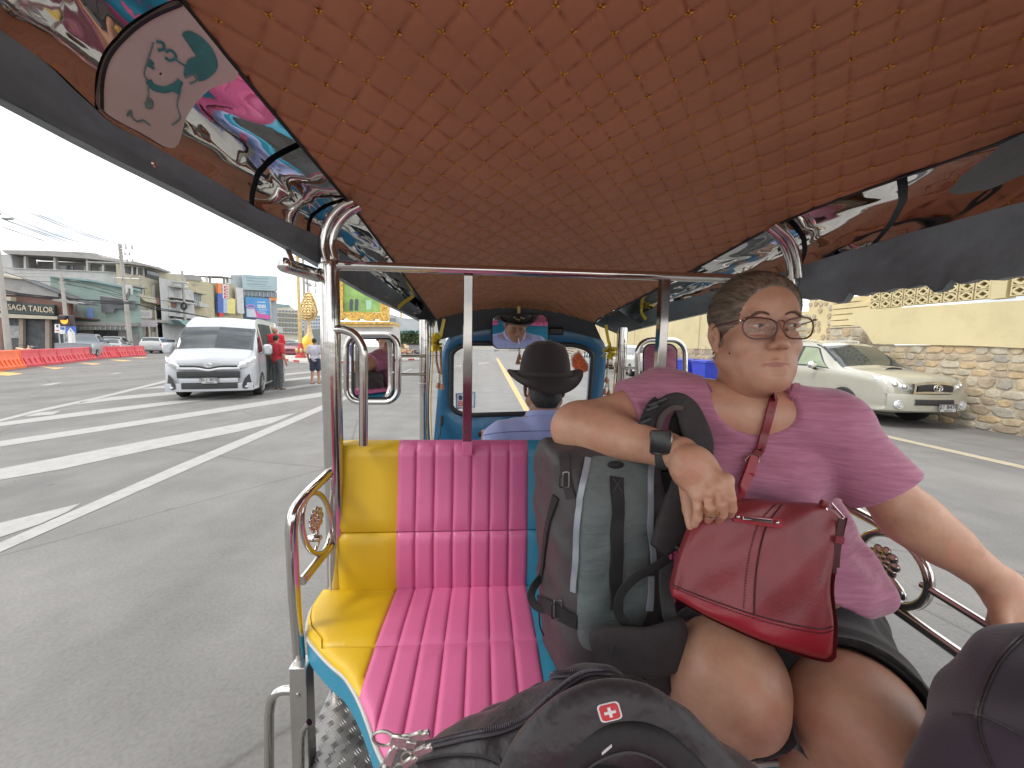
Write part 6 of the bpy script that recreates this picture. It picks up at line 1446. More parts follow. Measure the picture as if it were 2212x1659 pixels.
def car(kind, p, rz, col, label, grp=None, cat='car'):
    st, wy, wr_, (a, b, c, d) = KINDS_[kind]; root = empty('parked_car' if grp != 'cars driving down the street' else 'driving_car', (p[0], p[1], 0), rz, label, cat, grp)
    B_ = Body(st, 4, 4, wheels=[(wy[0], wr_), (wy[1], wr_)], wr_=wr_); B_.mesh('body', paint('paint_%.2f_%.2f_%.2f' % col, col), root)
    B_.patch('windscreen', [(a, 5.15), (b, 5.12), (b, 7), (a, 7)], CGL, root, .01, 1, 7, mirror=True)
    if kind == 'pickup': B_.patch('rear_window', [(c, 5.2), (c+.9, 5.2), (c+.9, 7), (c, 7)], CGL, root, .012, 1, 5, mirror=True)
    else: B_.patch('rear_window', [(c+.12, 5.2), (d-.1, 5.2), (d-.1, 7), (c+.12, 7)], CGL, root, .012, 1, 6, mirror=True)
    for s in (-1, 1):
        B_.patch('side_glass', [(b-.9, 4.15), (c, 4.15), (c-.2, 4.85), (b+.1, 4.85)], CGL, root, .008, s, 6)
        L_ = st[-1][0]; hw = st[3][4]; zl = st[2][2]
        MB().cbox((s*hw*.80, .07, zl-.17), (.15, .06, .07), .03).build('headlight', LAMPG, root)
        MB().cbox((s*hw*.86, L_-.10, zl-.10), (.10, .09, .12), .03).build('tail_light', TAILR, root)
        for y in wy: wheel(s*(hw-.09), y, wr_, root, .2, s)
        MB().cbox((s*(hw+.08), st[4][0]-.25, st[4][2]+.06), (.08, .05, .06), .03).build('door_mirror', BLK, root)
    MB().cbox((0, -.02, zl-.25), (.35, .03, .06), .01).build('grille', BLK, root); MB().box((-.18, L_+.0, .5), (.18, L_+.02, .62), .004).build('number_plate', mm('plate_white', (.46, .465, .47), .4), root)
    MB().cbox((0, L_/2, .3), (hw*.85, L_/2-.3, .08)).build('underbody', BLK, root)
    return root
def at_px(x, y, d): p = W(x, y, d); return p
def place_car(kind, x, d, ang, col, label, grp=None, cat='car'):
    """ang: 0 = front toward camera axis, degrees"""
    return car(kind, at_px(x, 750, d), R(ang), col, label, grp, cat)
GRP = 'cars waiting in the far lanes behind the red barriers'
place_car('pickup', 210, 31, -150, (.27, .30, .33), 'grey double-cab pickup seen from behind, queued in front of the tailor shop', GRP, 'pickup')
place_car('sedan', 258, 36, -150, (.30, .33, .34), 'dark silver sedan seen from behind, queued right of the grey pickup', GRP)
place_car('suv', 352, 44, -155, (.46, .465, .47), 'white hatchback seen from behind, queued beside the striped posts', GRP)
place_car('sedan', 375, 56, -150, (.46, .465, .47), 'white car with red tail lights just left of the white van', GRP)
place_car('suv', 388, 66, -150, (.45, .46, .47), 'silver car with roof rack behind the tail-lit white car', GRP)
place_car('suv', 265, 44, -150, (.46, .465, .47), 'white roof of a car behind the dark silver sedan', GRP)
G2_ = 'cars driving down the street'
place_car('sedan', 624, 40, 15, (.20, .02, .04), 'small dark red car driving between the red-shirted men and the gold lamp post', G2_)
place_car('suv', 618, 52, 10, (.46, .465, .47), 'white car just above the dark red one', G2_)
place_car('suv', 655, 60, 10, (.46, .465, .47), 'white SUV facing us left of the gold lamp post', G2_)
car('suv', (9.15, 24.3), R(176), (.5, .5, .47), 'white off-roader parked by the yellow wall, seen between front pole and right wing mirror')
car('suv', (9.0, 31.5), R(178), (.5, .5, .5), 'second white vehicle further along the wall, at the front pole')
# ================================================================== background people
SKIN = mat('skin', (.47, .25, .16), .5, 0, .14, 9, bump=.10, bs=160, sss=.08, spec=.4, hue=(.42, .19, .12), dirt=(.50, .24, .16), ds=16, dthr=.6)
def cloth(name, c, **k): return mm(name, c, **({'rough': .85, 'var': .12, 'vs': 7, 'bump': .35, 'bs': 24, 'sheen': .2}|k))
def person(name_label, p, rz, H_=1.7, shirt=(.5, .02, .04), trous=(.06, .06, .065), hair=(.02, .018, .016), shorts=False, armfold=False, z0=0., h=.012, stride=.0, cap=None):
    root = empty('person', (p[0], p[1], z0), rz, name_label, 'person'); s = H_/1.7; V3 = lambda *a: np.array(a)*s
    B_ = SDF((-.42*s, -.35*s, -.02), (.42*s, .35*s, 1.76*s), h)
    hipz, shz = .90, 1.40
    B_.ell(V3(0, 0, 1.60), V3(.073, .092, .112)); B_.ell(V3(0, -.03, 1.555), V3(.055, .06, .06)); B_.cap(V3(0, .01, 1.42), V3(0, 0, 1.54), .052*s, k=.02)
    B_.ell(V3(0, -.095, 1.585), V3(.012, .018, .02))
    for sx in (-1, 1): B_.ell(V3(sx*.075, .005, 1.59), V3(.012, .02, .03))
    B_.ell(V3(0, 0, 1.22), V3(.165, .11, .24), k=.03); B_.ell(V3(0, 0, .98), V3(.16, .12, .16), k=.03)
    for sx in (-1, 1):
        hip = V3(sx*.09, 0, .92); kn = V3(sx*.10, -.02+sx*stride*.4, .50); an = V3(sx*.10, .02+sx*stride, .09)
        B_.cap(hip, kn, .085*s, .056*s, k=.02); B_.cap(kn, an, .055*s, .036*s, k=.02); B_.cap(an+V3(0, .03, -.05), an+V3(0, -.14, -.055), .042*s, .032*s, k=.02)
        sh = V3(sx*.18, 0, 1.385)
        if armfold: el = V3(sx*.24, -.02, 1.13); wr2 = V3(sx*.02, -.22, 1.13)
        else: el = V3(sx*.25, .03, 1.12); wr2 = V3(sx*.24, -.08, .88)
        B_.cap(sh, el, .052*s, .040*s, k=.03); B_.cap(el, wr2, .040*s, .027*s, k=.02)
        d = norm(wr2-el); B_.cap(wr2, wr2+d*.07*s, .030*s, .028*s, k=.01)
        for k in range(4): B_.cap(wr2+d*.07*s+V3(0, (k-1.5)*.016, 0), wr2+d*.15*s+V3(-sx*.01, (k-1.5)*.018, 0), .010*s, .008*s, k=.004)
    sdfobj('body', B_, SKIN, root, 1)
    T = SDF((-.42*s, -.35*s, .3), (.42*s, .35*s, 1.5*s), h)
    T.ell(V3(0, 0, 1.22), V3(.19, .135, .26), k=.03); T.cap(V3(-.13, 0, 1.39), V3(.13, 0, 1.39), .07*s, k=.03); T.ell(V3(0, -.01, .95), V3(.185, .145, .17), k=.05)
    for sx in (-1, 1):
        sh = V3(sx*.18, 0, 1.385); el = V3(sx*(.24 if armfold else .25), (-.02 if armfold else .03), 1.13); T.cap(sh, sh+(el-sh)*.8, .075*s, .07*s, k=.03)
    T.warp(lambda X, Y, Z: .004*np.sin(X*40+Z*22)*np.sin(Z*31+Y*20)); T.F = np.maximum(T.F, (.84*s-T.ax[2]).astype(np.float32)[None, None, :])
    sdfobj('shirt', T, cloth('shirt_%.2f%.2f%.2f' % shirt, shirt), root, 1)
    Q = SDF((-.42*s, -.35*s, 0.02), (.42*s, .35*s, 1.1*s), h)
    for sx in (-1, 1):
        hip = V3(sx*.09, 0, .92); kn = V3(sx*.10, -.02+sx*stride*.4, .50); an = V3(sx*.10, .02+sx*stride, .06)
        if shorts: Q.cap(hip, kn+(hip-kn)*.12, .105*s, .095*s, k=.02)
        else: Q.cap(hip, kn, .105*s, .08*s, k=.02); Q.cap(kn, an+V3(0, 0, .02), .08*s, .07*s, k=.02)
    Q.ell(V3(0, 0, .93), V3(.168, .13, .12), k=.03); Q.warp(lambda X, Y, Z: .004*np.sin(Z*55+X*30)); sdfobj('shorts' if shorts else 'trousers', Q, cloth('trs_%.2f%.2f%.2f' % trous, trous), root, 1)
    Hh = SDF((-.12*s, -.15*s, 1.45*s), (.12*s, .15*s, 1.76*s), h*.8); Hh.ell(V3(0, .012, 1.618), V3(.083, .097, .108), k=0)
    Hh.ell(V3(0, -.085, 1.56), V3(.075, .075, .085), k=.01, op='s'); Hh.half(V3(0, 0, 1.55), (0, -.35, -1)); sdfobj('hair', Hh, cloth('hair_%.2f' % hair[0], hair, bump=.8, bs=70), root, 1)
    sh_ = MB()
    for sx in (-1, 1): sh_.cbox(V3(sx*.10, -.05+sx*stride, .025), V3(.048, .125, .025), .02)
    sh_.build('shoes', mm('shoe_dark', (.05, .045, .05), .6), root); return root
g_ = G(601, 842); person('barefoot man in dark red shirt seen from behind beside the open van door', g_, R(165), 1.72, (.42, .02, .035), (.08, .085, .09))
vd = np.array([-6.95, 10.5]); rv = lambda x, y: (vd[0]+x*math.cos(vr)-y*math.sin(vr), vd[1]+x*math.sin(vr)+y*math.cos(vr))
q_ = rv(1.06, 2.75); person('grey-haired man in bright red shirt leaning at the van door, facing us', q_, R(25), 1.66, (.62, .02, .04), (.12, .12, .13), (.42, .40, .38), armfold=True, z0=.34)
g_ = G(682, 829); person('man in white T-shirt and dark shorts walking left of the corner pole', g_, R(185), 1.66, (.45, .45, .52), (.03, .035, .06), shorts=True, stride=.06)
g_ = G(763, 806); person('person in navy top and pale lilac trousers behind the left wing mirror', g_, R(160), 1.66, (.05, .05, .16), (.55, .55, .68))
# riders ----------------------------------------------------------------
def two_wheeler(name, label, p, rz, col, cat, rick=False):
    r_ = empty(name, (p[0], p[1], 0), rz, label, cat); m = mm('bike_%.2f' % col[0], col, .4, .2)
    for y in (-.62, .62):
        w_ = MB().tube([(0, y+.29*math.cos(a), .3+.29*math.sin(a)) for a in np.linspace(0, 6.28, 22, endpoint=False)], .035, 8, closed=True).build('wheel', RUBBER, r_)
        sp = MB()
        for k in range(8): a = k*math.pi/4; sp.tube([(0, y, .3), (0, y+.27*math.cos(a), .3+.27*math.sin(a))], .008, 4)
        sp.build('spokes', CHR, w_)
    b = SDF((-.3, -.9, .1), (.3, .9, 1.2), .025); b.cap((0, -.62, .3), (0, -.42, .95), .045); b.cap((0, -.4, .75), (0, -.1, .45), .09); b.cap((0, -.1, .45), (0, .35, .5), .13); b.cap((0, .1, .72), (0, .65, .78), .10, flat=((0, 0, 1), .6), k=.05); b.cap((0, .3, .6), (0, .62, .6), .1)
    sdfobj('frame', b, m, r_, 1); MB().tube([(-.32, -.32, 1.02), (-.1, -.42, .98), (.1, -.42, .98), (.32, -.32, 1.02)], .018, 6).build('handlebar', BLK, r_)
    if rick:
        MB().grid([[(x*.55, .3+t_*.6, 1.0+.5*math.sin(t_*3.1)) for x in (-1, 0, 1)] for t_ in np.linspace(0, 1, 6)]).build('hood', GOLD, r_); MB().cbox((0, .6, .7), (.45, .3, .2), .05).build('carriage', m, r_)
    return r_
p = W(52, 750, 24); two_wheeler('motorcycle', 'cream and orange motorcycle partly hidden behind the far-left barrier', p, R(70), (.6, .35, .2), 'motorcycle')
p = W(75, 750, 29); two_wheeler('motorcycle', 'dark motorcycle beside the grey pickup tailgate', p, R(60), (.06, .06, .07), 'motorcycle')
p = W(884, 750, 46); two_wheeler('rickshaw', 'yellow decorated rickshaw on the pavement by the front pole', p, R(80), (.6, .4, .05), 'rickshaw', True)
p = W(902, 750, 46); two_wheeler('bicycle', 'dark bicycle parked right of the yellow rickshaw', p, R(85), (.06, .06, .06), 'bicycle')
p = W(880, 750, 46.5); person('cyclist in white shirt by the yellow rickshaw', p, R(60), 1.5, (.6, .6, .6), (.06, .06, .08), h=.03)
p = W(346, 750, 44); person('rider in navy top among the striped posts', p, R(150), 1.6, (.05, .05, .14), (.05, .05, .06), h=.03)
p = W(358, 750, 43); person('rider in white shirt among the striped posts', p, R(150), 1.6, (.6, .6, .6), (.05, .05, .06), h=.03)
# shrubs behind the bicycles
sh = MB(); r3 = random.Random(9)
for k in range(900):
    c = W(862+r3.uniform(-8, 45), 728+r3.uniform(-13, 14), 50+r3.uniform(-1, 1)); a = norm([r3.uniform(-1, 1), r3.uniform(-1, 1), r3.uniform(-.5, 1)]); b = norm(np.cross(a, (.3, .2, 1))); s_ = r3.uniform(.12, .25)
    sh.add([c-a*s_, c+b*s_*.5, c+a*s_, c-b*s_*.5], [(0, 1, 2, 3)])
tag(sh.build('shrub', mm('leaf_green', (.06, .10, .03), .7, 0, .5, 2), smooth=False), 'dark green leafy shrub under the blue awning', 'shrub')
# ================================================================== people in the tuk-tuk
WSKIN = mat('fair_skin', (.56, .335, .225), .42, 0, .10, 14, bump=.3, bs=330, sss=.12, spec=.5, hue=(.50, .255, .165), dirt=(.60, .29, .20), ds=17, dthr=.52)
def head_sdf(S, male=False, fat=1.0, neck=True):
    V = lambda *a: np.array(a)
    S.ell(V(0, -.012, .034), (.075, .097, .084)); S.ell(V(0, .030, .040), (.063, .056, .056), k=.02)
    S.ell(V(0, .020, -.045), (.062*fat, .062, .076), k=.02)
    for s in (-1, 1):
        S.ell(V(s*.037, .052, -.036), (.026*fat, .023, .026), k=.02)
        S.cap(V(s*.054*fat, .0, -.062), V(s*.018, .064, -.104), .022, .019, k=.02)
        S.ell(V(s*.030, .060, -.080), (.018*fat, .016, .020), k=.02)
    S.ell(V(0, .074, -.104), (.021, .017, .017), k=.014)
    if fat > 1: S.ell(V(0, .026, -.112), (.044, .044, .026), k=.03)
    S.cap(V(-.036, .074, .019), V(.036, .074, .019), .010, k=.014)
    for s in (-1, 1):
        S.ell(V(s*.032, .092, .000), (.019, .014, .0125), k=.010, op='s')
        S.ell(V(s*.032, .0690, .000), (.0118, .0118, .0118), k=.001)
        up_ = [V(s*.0165, .0800, .000), V(s*.024, .0860, .0046), V(s*.034, .0862, .0052), V(s*.047, .0770, .000)]
        lo_ = [V(s*.0165, .0800, -.002), V(s*.025, .0835, -.0062), V(s*.036, .0825, -.0062), V(s*.047, .0765, -.002)]
        for a, b in zip(up_[:-1], up_[1:]): S.cap(a, b, .0030, k=.003)
        for a, b in zip(lo_[:-1], lo_[1:]): S.cap(a, b, .0024, k=.003)
        S.cap(V(s*.020, .0845, .0115), V(s*.046, .0795, .0105), .0028, k=.006)
        S.cap(V(s*.020, .0815, -.0155), V(s*.044, .0765, -.0165), .0035, k=.007)
        S.cap(V(s*.018, .0955, -.044), V(s*.031, .0835, -.068), .0014, k=.009, op='s')
        S.cap(V(s*.030, .079, -.082), V(s*.029, .075, -.098), .0010, k=.008, op='s')
    S.cap(V(0, .080, .004), V(0, .1035, -.034), .0080, .0090, k=.010)
    S.ell(V(0, .1065, -.038), (.0105, .0110, .0092), k=.007)
    for s in (-1, 1):
        S.ell(V(s*.0125, .0965, -.0425), (.0065, .0100, .0070), k=.006)
        S.ell(V(s*.0068, .1040, -.0505), (.0038, .0060, .0042), k=.0015, op='s')
    S.ell(V(0, .070, -.076), (.027, .018, .021), k=.022)
    S.cap(V(-.021, .0835, -.0735), V(0, .0905, -.0712), .0030, .0036, k=.005); S.cap(V(.021, .0835, -.0735), V(0, .0905, -.0712), .0030, .0036, k=.005)
    S.cap(V(-.018, .0835, -.0795), V(.018, .0835, -.0795), .0036, k=.005); S.ell(V(0, .0875, -.0798), (.013, .005, .0038), k=.005)
    for a, b in ((V(-.025, .0848, -.0778), V(-.010, .0932, -.0755)), (V(-.010, .0932, -.0755), V(.010, .0932, -.0755)), (V(.010, .0932, -.0755), V(.025, .0848, -.0778))): S.cap(a, b, .0020, k=.0022, op='s')
    S.cap(V(-.012, .093, -.0925), V(.012, .093, -.0925), .002, k=.006, op='s')
    for s in (-1, 1):
        Me = rotM(norm((1, .25*s, 0)), norm((-.25*s, 1, .25)), norm(np.cross(norm((1, .25*s, 0)), norm((-.25*s, 1, .25)))))
        S.ell(V(s*.0775, -.010, -.010), (.0075, .0175, .0300), Me, k=.004); S.ell(V(s*.0760, -.004, -.038), (.006, .009, .011), Me, k=.004)
        S.ell(V(s*.0850, -.006, -.008), (.0060, .0100, .0190), Me, k=.003, op='s'); S.ell(V(s*.080, .0035, -.014), (.004, .004, .006), k=.003)
    if neck: S.cap(V(0, -.022, -.07), V(0, -.055, -.20), .054*fat, .060*fat, k=.03)
    return S
def xf(V, M_, pos, s=1.): return V@(np.array(M_).T)*s+pos
def Rm(yw, pt, rl):
    cy, sy, cp, sp, cr_, sr = math.cos(yw), math.sin(yw), math.cos(pt), math.sin(pt), math.cos(rl), math.sin(rl)
    B = np.array([[-1, 0, 0], [0, -1, 0], [0, 0, 1.]])
    return np.array([[cy, -sy, 0], [sy, cy, 0], [0, 0, 1]])@B@np.array([[1, 0, 0], [0, cp, -sp], [0, sp, cp]])@np.array([[cr_, 0, sr], [0, 1, 0], [-sr, 0, cr_]])
def joinmesh(name, parts, m_, parent, label=None):
    Vs, Fs, n_ = [], [], 0
    for V, Fc in parts: Vs.append(V); Fs.append(Fc+n_); n_ += len(V)
    return place(name, npmesh(name, np.vstack(Vs), np.vstack(Fs)), m_, parent, label)
def parts_of(S, it=2): V, Fc = S.mesh(); return smoothV(V, Fc, it), Fc
WOM = empty('person', (.6, .9, .45), 0, 'woman with glasses, pink T-shirt and black shorts, resting her arm on the backpack', 'person')
HM = Rm(-.185, .088, .018); HP = np.array([.5794, .8024, 1.5917]); hx = lambda *a: HP+HM@np.array(a)
S = SDF((-.105, -.125, -.21), (.105, .135, .14), .0023); head_sdf(S, fat=1.04)
hV, hF = parts_of(S, 1); hV_w, hF_w = hV, hF; wh = (xf(hV, HM, HP), hF[:, ::1])
# torso ---------------------------------------------------------------------
shR, shL = W(1432, 872, .90), W(1780, 918, .83); nb = hx(0, -.055, -.20)
chest, belly, hips = W(1610, 1005, .95), W(1655, 1190, .93), W(1680, 1340, .95)
elR, wrR = W(1250, 924, .885), W(1440, 972, .745)
elL, wrL = W(1968, 1120, .755), W(2158, 1262, .715)
kR, kL = W(1578, 1462, .665), W(1862, 1556, .625)
hR, hL = W(1555, 1425, .97), W(1795, 1420, .95)
def torso(S, o=0):
    S.ell(chest, (.185+o, .125+o, .19+o), k=.03); S.ell(belly, (.205+o, .150+o, .16+o), k=.05); S.ell(hips, (.225+o, .15+o, .13+o), k=.05)
    for c in (W(1545, 1020, .87), W(1695, 1030, .84)): S.ell(c, np.array((.078, .070, .075))+o, k=.04)
    S.cap(shR, shL, .066+o, k=.03); S.cap(nb, nb+(chest-nb)*.4, .075+o, .10+o, k=.04)
    S.cap(nb+np.array([0, 0, .02]), shR+np.array([0, 0, .012]), .056+o, .05+o, k=.03); S.cap(nb+np.array([0, 0, .02]), shL+np.array([0, 0, .012]), .056+o, .05+o, k=.03)
T = SDF((.10, .60, .74), (1.05, 1.16, 1.52), .0062); torso(T, 0)
tb = parts_of(T, 2)
# right arm and hand
cH = lambda l: Z3(l, 1300, 930, 3.949)
def hw(x, y, d): q = cH([(x, y)])[0]; return W(q[0], q[1], d)
A_ = SDF(np.min([shR, elR, wrR, hw(1900, 1420, .62)], 0)-.11, np.max([shR, elR, wrR, hw(1950, 1300, .60)], 0)+.11, .0030)
A_.cap(shR, elR+(shR-elR)*.1, .058, .052, k=.01); A_.cap(elR, elR+(wrR-elR)*.35, .054, .052, k=.03); A_.cap(elR+(wrR-elR)*.25, wrR, .053, .032, k=.02)
A_.ell(elR+np.array([-.010, 0, -.002]), (.052, .048, .054), k=.02)
A_.cap(elR+(wrR-elR)*.08+np.array([0, .012, .045]), elR+(shR-elR)*.42+np.array([0, -.045, -.016]), .0035, k=.010, op='s')
w0, w1 = hw(1290, 665, .728), hw(1410, 700, .708)
A_.cap(wrR, w1, .031, .029, k=.015, flat=(fw, .80)); ra = parts_of(A_, 1)
Hdl = hw(1650, 960, .66); A_ = SDF(Hdl-[.085, .095, .105], Hdl+[.085, .095, .115], .0016); A_.cap(wrR, w1, .031, .029, k=.001, flat=(fw, .80))
kn = [hw(1580, 1115, .650), hw(1690, 1090, .640), hw(1795, 1035, .634), hw(1880, 975, .632)]       # pinky, ring, middle, index
for k, q in enumerate(kn): A_.cap(w1+(q-w1)*.05+(kn[k]-kn[1])*.15, w1+(q-w1)*.93, .0225, .0105, k=.014)
A_.ell(hw(1560, 830, .668), (.034, .026, .036), k=.02); A_.ell(hw(1470, 830, .672), (.020, .02, .026), k=.02)
for q in kn: A_.ell(q+np.array([0, -.001, .004]), (.0092, .0092, .0092), k=.010)
for i in range(3):
    g0 = (kn[i]+kn[i+1])/2; A_.cap(g0-fw*.012+(kn[1]-w1)*.02, g0-fw*.010+(kn[1]-w1)*.35, .0022, .003, k=.004, op='s')
for i in range(4): t_ = w1+(kn[i]-w1)*.45; A_.cap(t_-fw*.018, kn[i]-fw*.006, .002, .002, k=.012)
fin = [[(1580, 1115, .650), (1598, 1225, .646), (1592, 1310, .650), (1558, 1380, .660)], [(1690, 1090, .640), (1712, 1215, .632), (1716, 1290, .638), (1688, 1335, .655)], [(1795, 1035, .634), (1824, 1185, .622), (1826, 1285, .630), (1800, 1335, .650)], [(1880, 975, .632), (1908, 1135, .618), (1918, 1230, .626), (1900, 1285, .646)]]
frad = [(.0088, .0083, .0078, .0066), (.0088, .0084, .0080, .0068), (.0090, .0085, .0081, .0069), (.0092, .0086, .0081, .0069)]
for f_, r_ in zip(fin, frad):
    P_ = [hw(*q) for q in f_]
    for i in range(3): A_.cap(P_[i], P_[i+1], r_[i], r_[i+1], k=.0018)
A_.cap(hw(1480, 900, .70), hw(1520, 1250, .69), .016, .013, k=.012); A_.cap(hw(1520, 1250, .69), hw(1530, 1395, .672), .0125, .0085, k=.004)   # thumb behind
A_.warp(lambda X, Y, Z: .0003*np.sin(X*310+Z*240)*np.sin(Z*350-Y*200))
hd_ = parts_of(A_, 1); ra = (np.vstack([ra[0], hd_[0]]), np.vstack([ra[1], hd_[1]+len(ra[0])]))
ra2 = ra
# left arm and hand gripping the rail
B2 = SDF(np.min([shL, elL, wrL], 0)-[.09, .13, .17], np.max([shL, elL, wrL], 0)+[.13, .09, .09], .0036)
B2.cap(shL, elL, .054, .044, k=.01); B2.cap(elL, elL+(wrL-elL)*.35, .045, .043, k=.03); B2.cap(elL+(wrL-elL)*.25, wrL, .043, .030, k=.02); B2.ell(elL, (.044, .044, .044), k=.02)
pal = W(2190, 1310, .70)
for k, (x, y) in enumerate(((2165, 1345), (2192, 1352), (2218, 1350), (2243, 1340))):
    kq = W(x, y, .672+.004*k); B2.cap(wrL, kq, .026, .0125, k=.015); t1 = W(x-6, y+34, .662+.004*k); t2 = W(x-2, y+62, .672+.004*k); t3 = W(x+10, y+70, .695+.004*k)
    B2.cap(kq, t1, .0112, .010, k=.004); B2.cap(t1, t2, .010, .009, k=.003); B2.cap(t2, t3, .009, .008, k=.003)
B2.ell(pal, (.034, .028, .034), k=.02); B2.cap(W(2165, 1300, .71), W(2150, 1345, .735), .015, .012, k=.01); B2.cap(W(2150, 1345, .735), W(2160, 1378, .745), .0115, .009, k=.004)
la = parts_of(B2, 1)
# legs
lgs = []
for h_, k_, sx in ((hR, kR, -1), (hL, kL, 1)):
    Lg = SDF(np.minimum(h_, k_)-[.14, .22, .60], np.maximum(h_, k_)+[.14, .14, .14], .0052)
    dn = np.array([sx*.015, .10, -.44]); Lg.cap(h_, k_+(h_-k_)*.12, .100, .088, k=.02); Lg.ell(k_+np.array([0, .01, -.005]), (.086, .083, .083), k=.03)
    Lg.ell(k_+np.array([0, -.055, -.012]), (.050, .04, .055), k=.03); Lg.cap(k_+np.array([0, .02, -.03]), k_+dn*.55, .080, .068, k=.04); Lg.cap(k_+dn*.45+np.array([0, .025, 0]), k_+dn, .064, .042, k=.03)
    an = k_+dn; an[2] = max(an[2], .52); Lg.cap(an, an+np.array([0, -.12, -.055]), .04, .028, k=.02)
    lgs.append(parts_of(Lg, 2))
BODY = joinmesh('body', [wh, tb, ra, la]+lgs, WSKIN, WOM)
TREE_BODY = bvh((np.vstack([wh[0], tb[0], ra[0]]), np.vstack([wh[1], tb[1]+len(wh[0]), ra[1]+len(wh[0])+len(tb[0])])))
# shirt -----------------------------------------------------------------
S = SDF((.02, .56, .86), (1.10, 1.16, 1.52), .0045); torso(S, .0085)
aR, aL = norm(elR-shR), norm(elL-shL)
S.ell(W(1760, 1255, .80), (.15, .10, .07), k=.05)     # hem gathered on the lap
cuR = W(1352, 890, .895); cuL = W(1893, 1068, .785)
X, Y, Z = np.meshgrid(*S.ax, indexing='ij', sparse=True)
pR = (X-cuR[0])*aR[0]+(Y-cuR[1])*aR[1]+(Z-cuR[2])*aR[2]; pL_ = (X-cuL[0])*aL[0]+(Y-cuL[1])*aL[1]+(Z-cuL[2])*aL[2]
pass 
def folds(X, Y, Z):
    a = np.sin((X*.9+Z*1.5)*38+4*np.sin(Y*9))*np.sin(Z*13+X*7); b = np.sin((X*1.4-Z*.9)*46+3*np.sin(Z*11)); c = np.sin(X*17+Z*29+2*np.sin(X*12)); d = np.sin((X+Z*.4)*95+5*np.sin(Z*14))*.35
    return .0034*a+.0020*b*(Z < 1.3)+.0028*c+.0016*d
S.warp(folds)
slv = []
for (sh_, a_v, cu_, pl_, r0_, r1_, ri_, ln) in ((shR, aR, cuR, pR, .078, .078, .066, .20), (shL, aL, cuL, pL_, .069, .069, .0575, .20)):
    T_ = SDF((.02, .56, .86), (1.10, 1.16, 1.52), .0045); T_.cap(sh_, sh_+a_v*ln, r0_, r1_, k=0); T_.warp(lambda X, Y, Z: .33*folds(X, Y, Z)); T_.F = np.maximum(T_.F, pl_).astype(np.float32)
    T_.cap(cu_+a_v*.040, cu_+a_v*.10, ri_, ri_, k=.001, op='s'); h_ = np.clip(.5+.5*(S.F-T_.F)/.02, 0, 1); S.F = (S.F*(1-h_)+T_.F*h_-.02*h_*(1-h_)).astype(np.float32)
# sleeves are hollow towards their hem
S.ell(W(1628, 868, .80), (.078, .15, .062), rotM((1, 0, 0), norm((0, 1, .45)), norm((0, -.45, 1))), k=.006, op='s')
S.cap(nb+np.array([0, 0, -.01]), hx(0, -.03, -.08), .066, .07, k=.006, op='s')
zh = W(1800, 1276, .775)[2]
S.F = np.maximum(S.F, (zh+.02*np.sin(X*23)-.05*(X < .45)-Z).astype(np.float32))
SHIRT = mat('heather_pink_jersey', (.47, .195, .29), .9, 0, .12, 30, bump=.25, bs=90, sheen=.25, hue=(.40, .15, .235), stretch=(.55, .55, 5.5))
V_, F_ = parts_of(S, 1); shirt_o = joinmesh('t_shirt', [(V_, F_)], SHIRT, WOM); TREE_SHIRT = bvh((V_, F_))
allV = np.vstack([V_, wh[0], tb[0]]); allF = np.vstack([F_, wh[1]+len(V_), tb[1]+len(V_)+len(wh[0])]); TREE_W = bvh((allV, allF))
# neckband and sleeve hems as raised strips
c5 = lambda l: Z3(l, 1480, 600, 3.457)
p_, n_ = onsurf(TREE_SHIRT, c5([(845, 1075), (868, 1190), (945, 1365), (1090, 1490), (1270, 1552), (1400, 1500), (1530, 1350), (1605, 1190), (1612, 1110)]), .002, 60)
if len(p_) > 8: MB().strip(p_, n_, .012, .0022).build('neckband', SHIRT, shirt_o)
# shorts ----------------------------------------------------------------
Q = SDF((.08, .40, .70), (1.02, 1.14, 1.16), .0056)
Q.ell(hips+np.array([0, 0, -.012]), (.246, .172, .145), k=.03)
for h_, k_ in ((hR, kR), (hL, kL)): Q.cap(h_, k_+(h_-k_)*.02, .124, .113, k=.012)
Q.ell(belly+np.array([.02, .01, -.09]), (.215, .165, .10), k=.03)
X, Y, Z = np.meshgrid(*Q.ax, indexing='ij', sparse=True); xm = (kR[0]+kL[0])/2
for h_, k_, sel in ((hR, kR, X < xm), (hL, kL, X >= xm)):
    d = norm(k_-h_); c = k_-d*.018; pl = (X-c[0])*d[0]+(Y-c[1])*d[1]+(Z-c[2])*d[2]; Q.F = np.where(sel, np.maximum(Q.F, pl), Q.F).astype(np.float32)
for h_, k_ in ((hR, kR), (hL, kL)):
    d = norm(k_-h_); Q.cap(k_-d*.02, k_+d*.06, .0985, .0985, k=.002, op='s')
Q.warp(lambda X, Y, Z: .0035*np.sin(X*33+Y*41)*np.sin(Z*26)+.0015*np.sin(Y*95+X*40))
sdfobj('shorts', Q, cloth('black_shorts', (.022, .021, .022), bump=.3, bs=120, vs=12), WOM, 1)
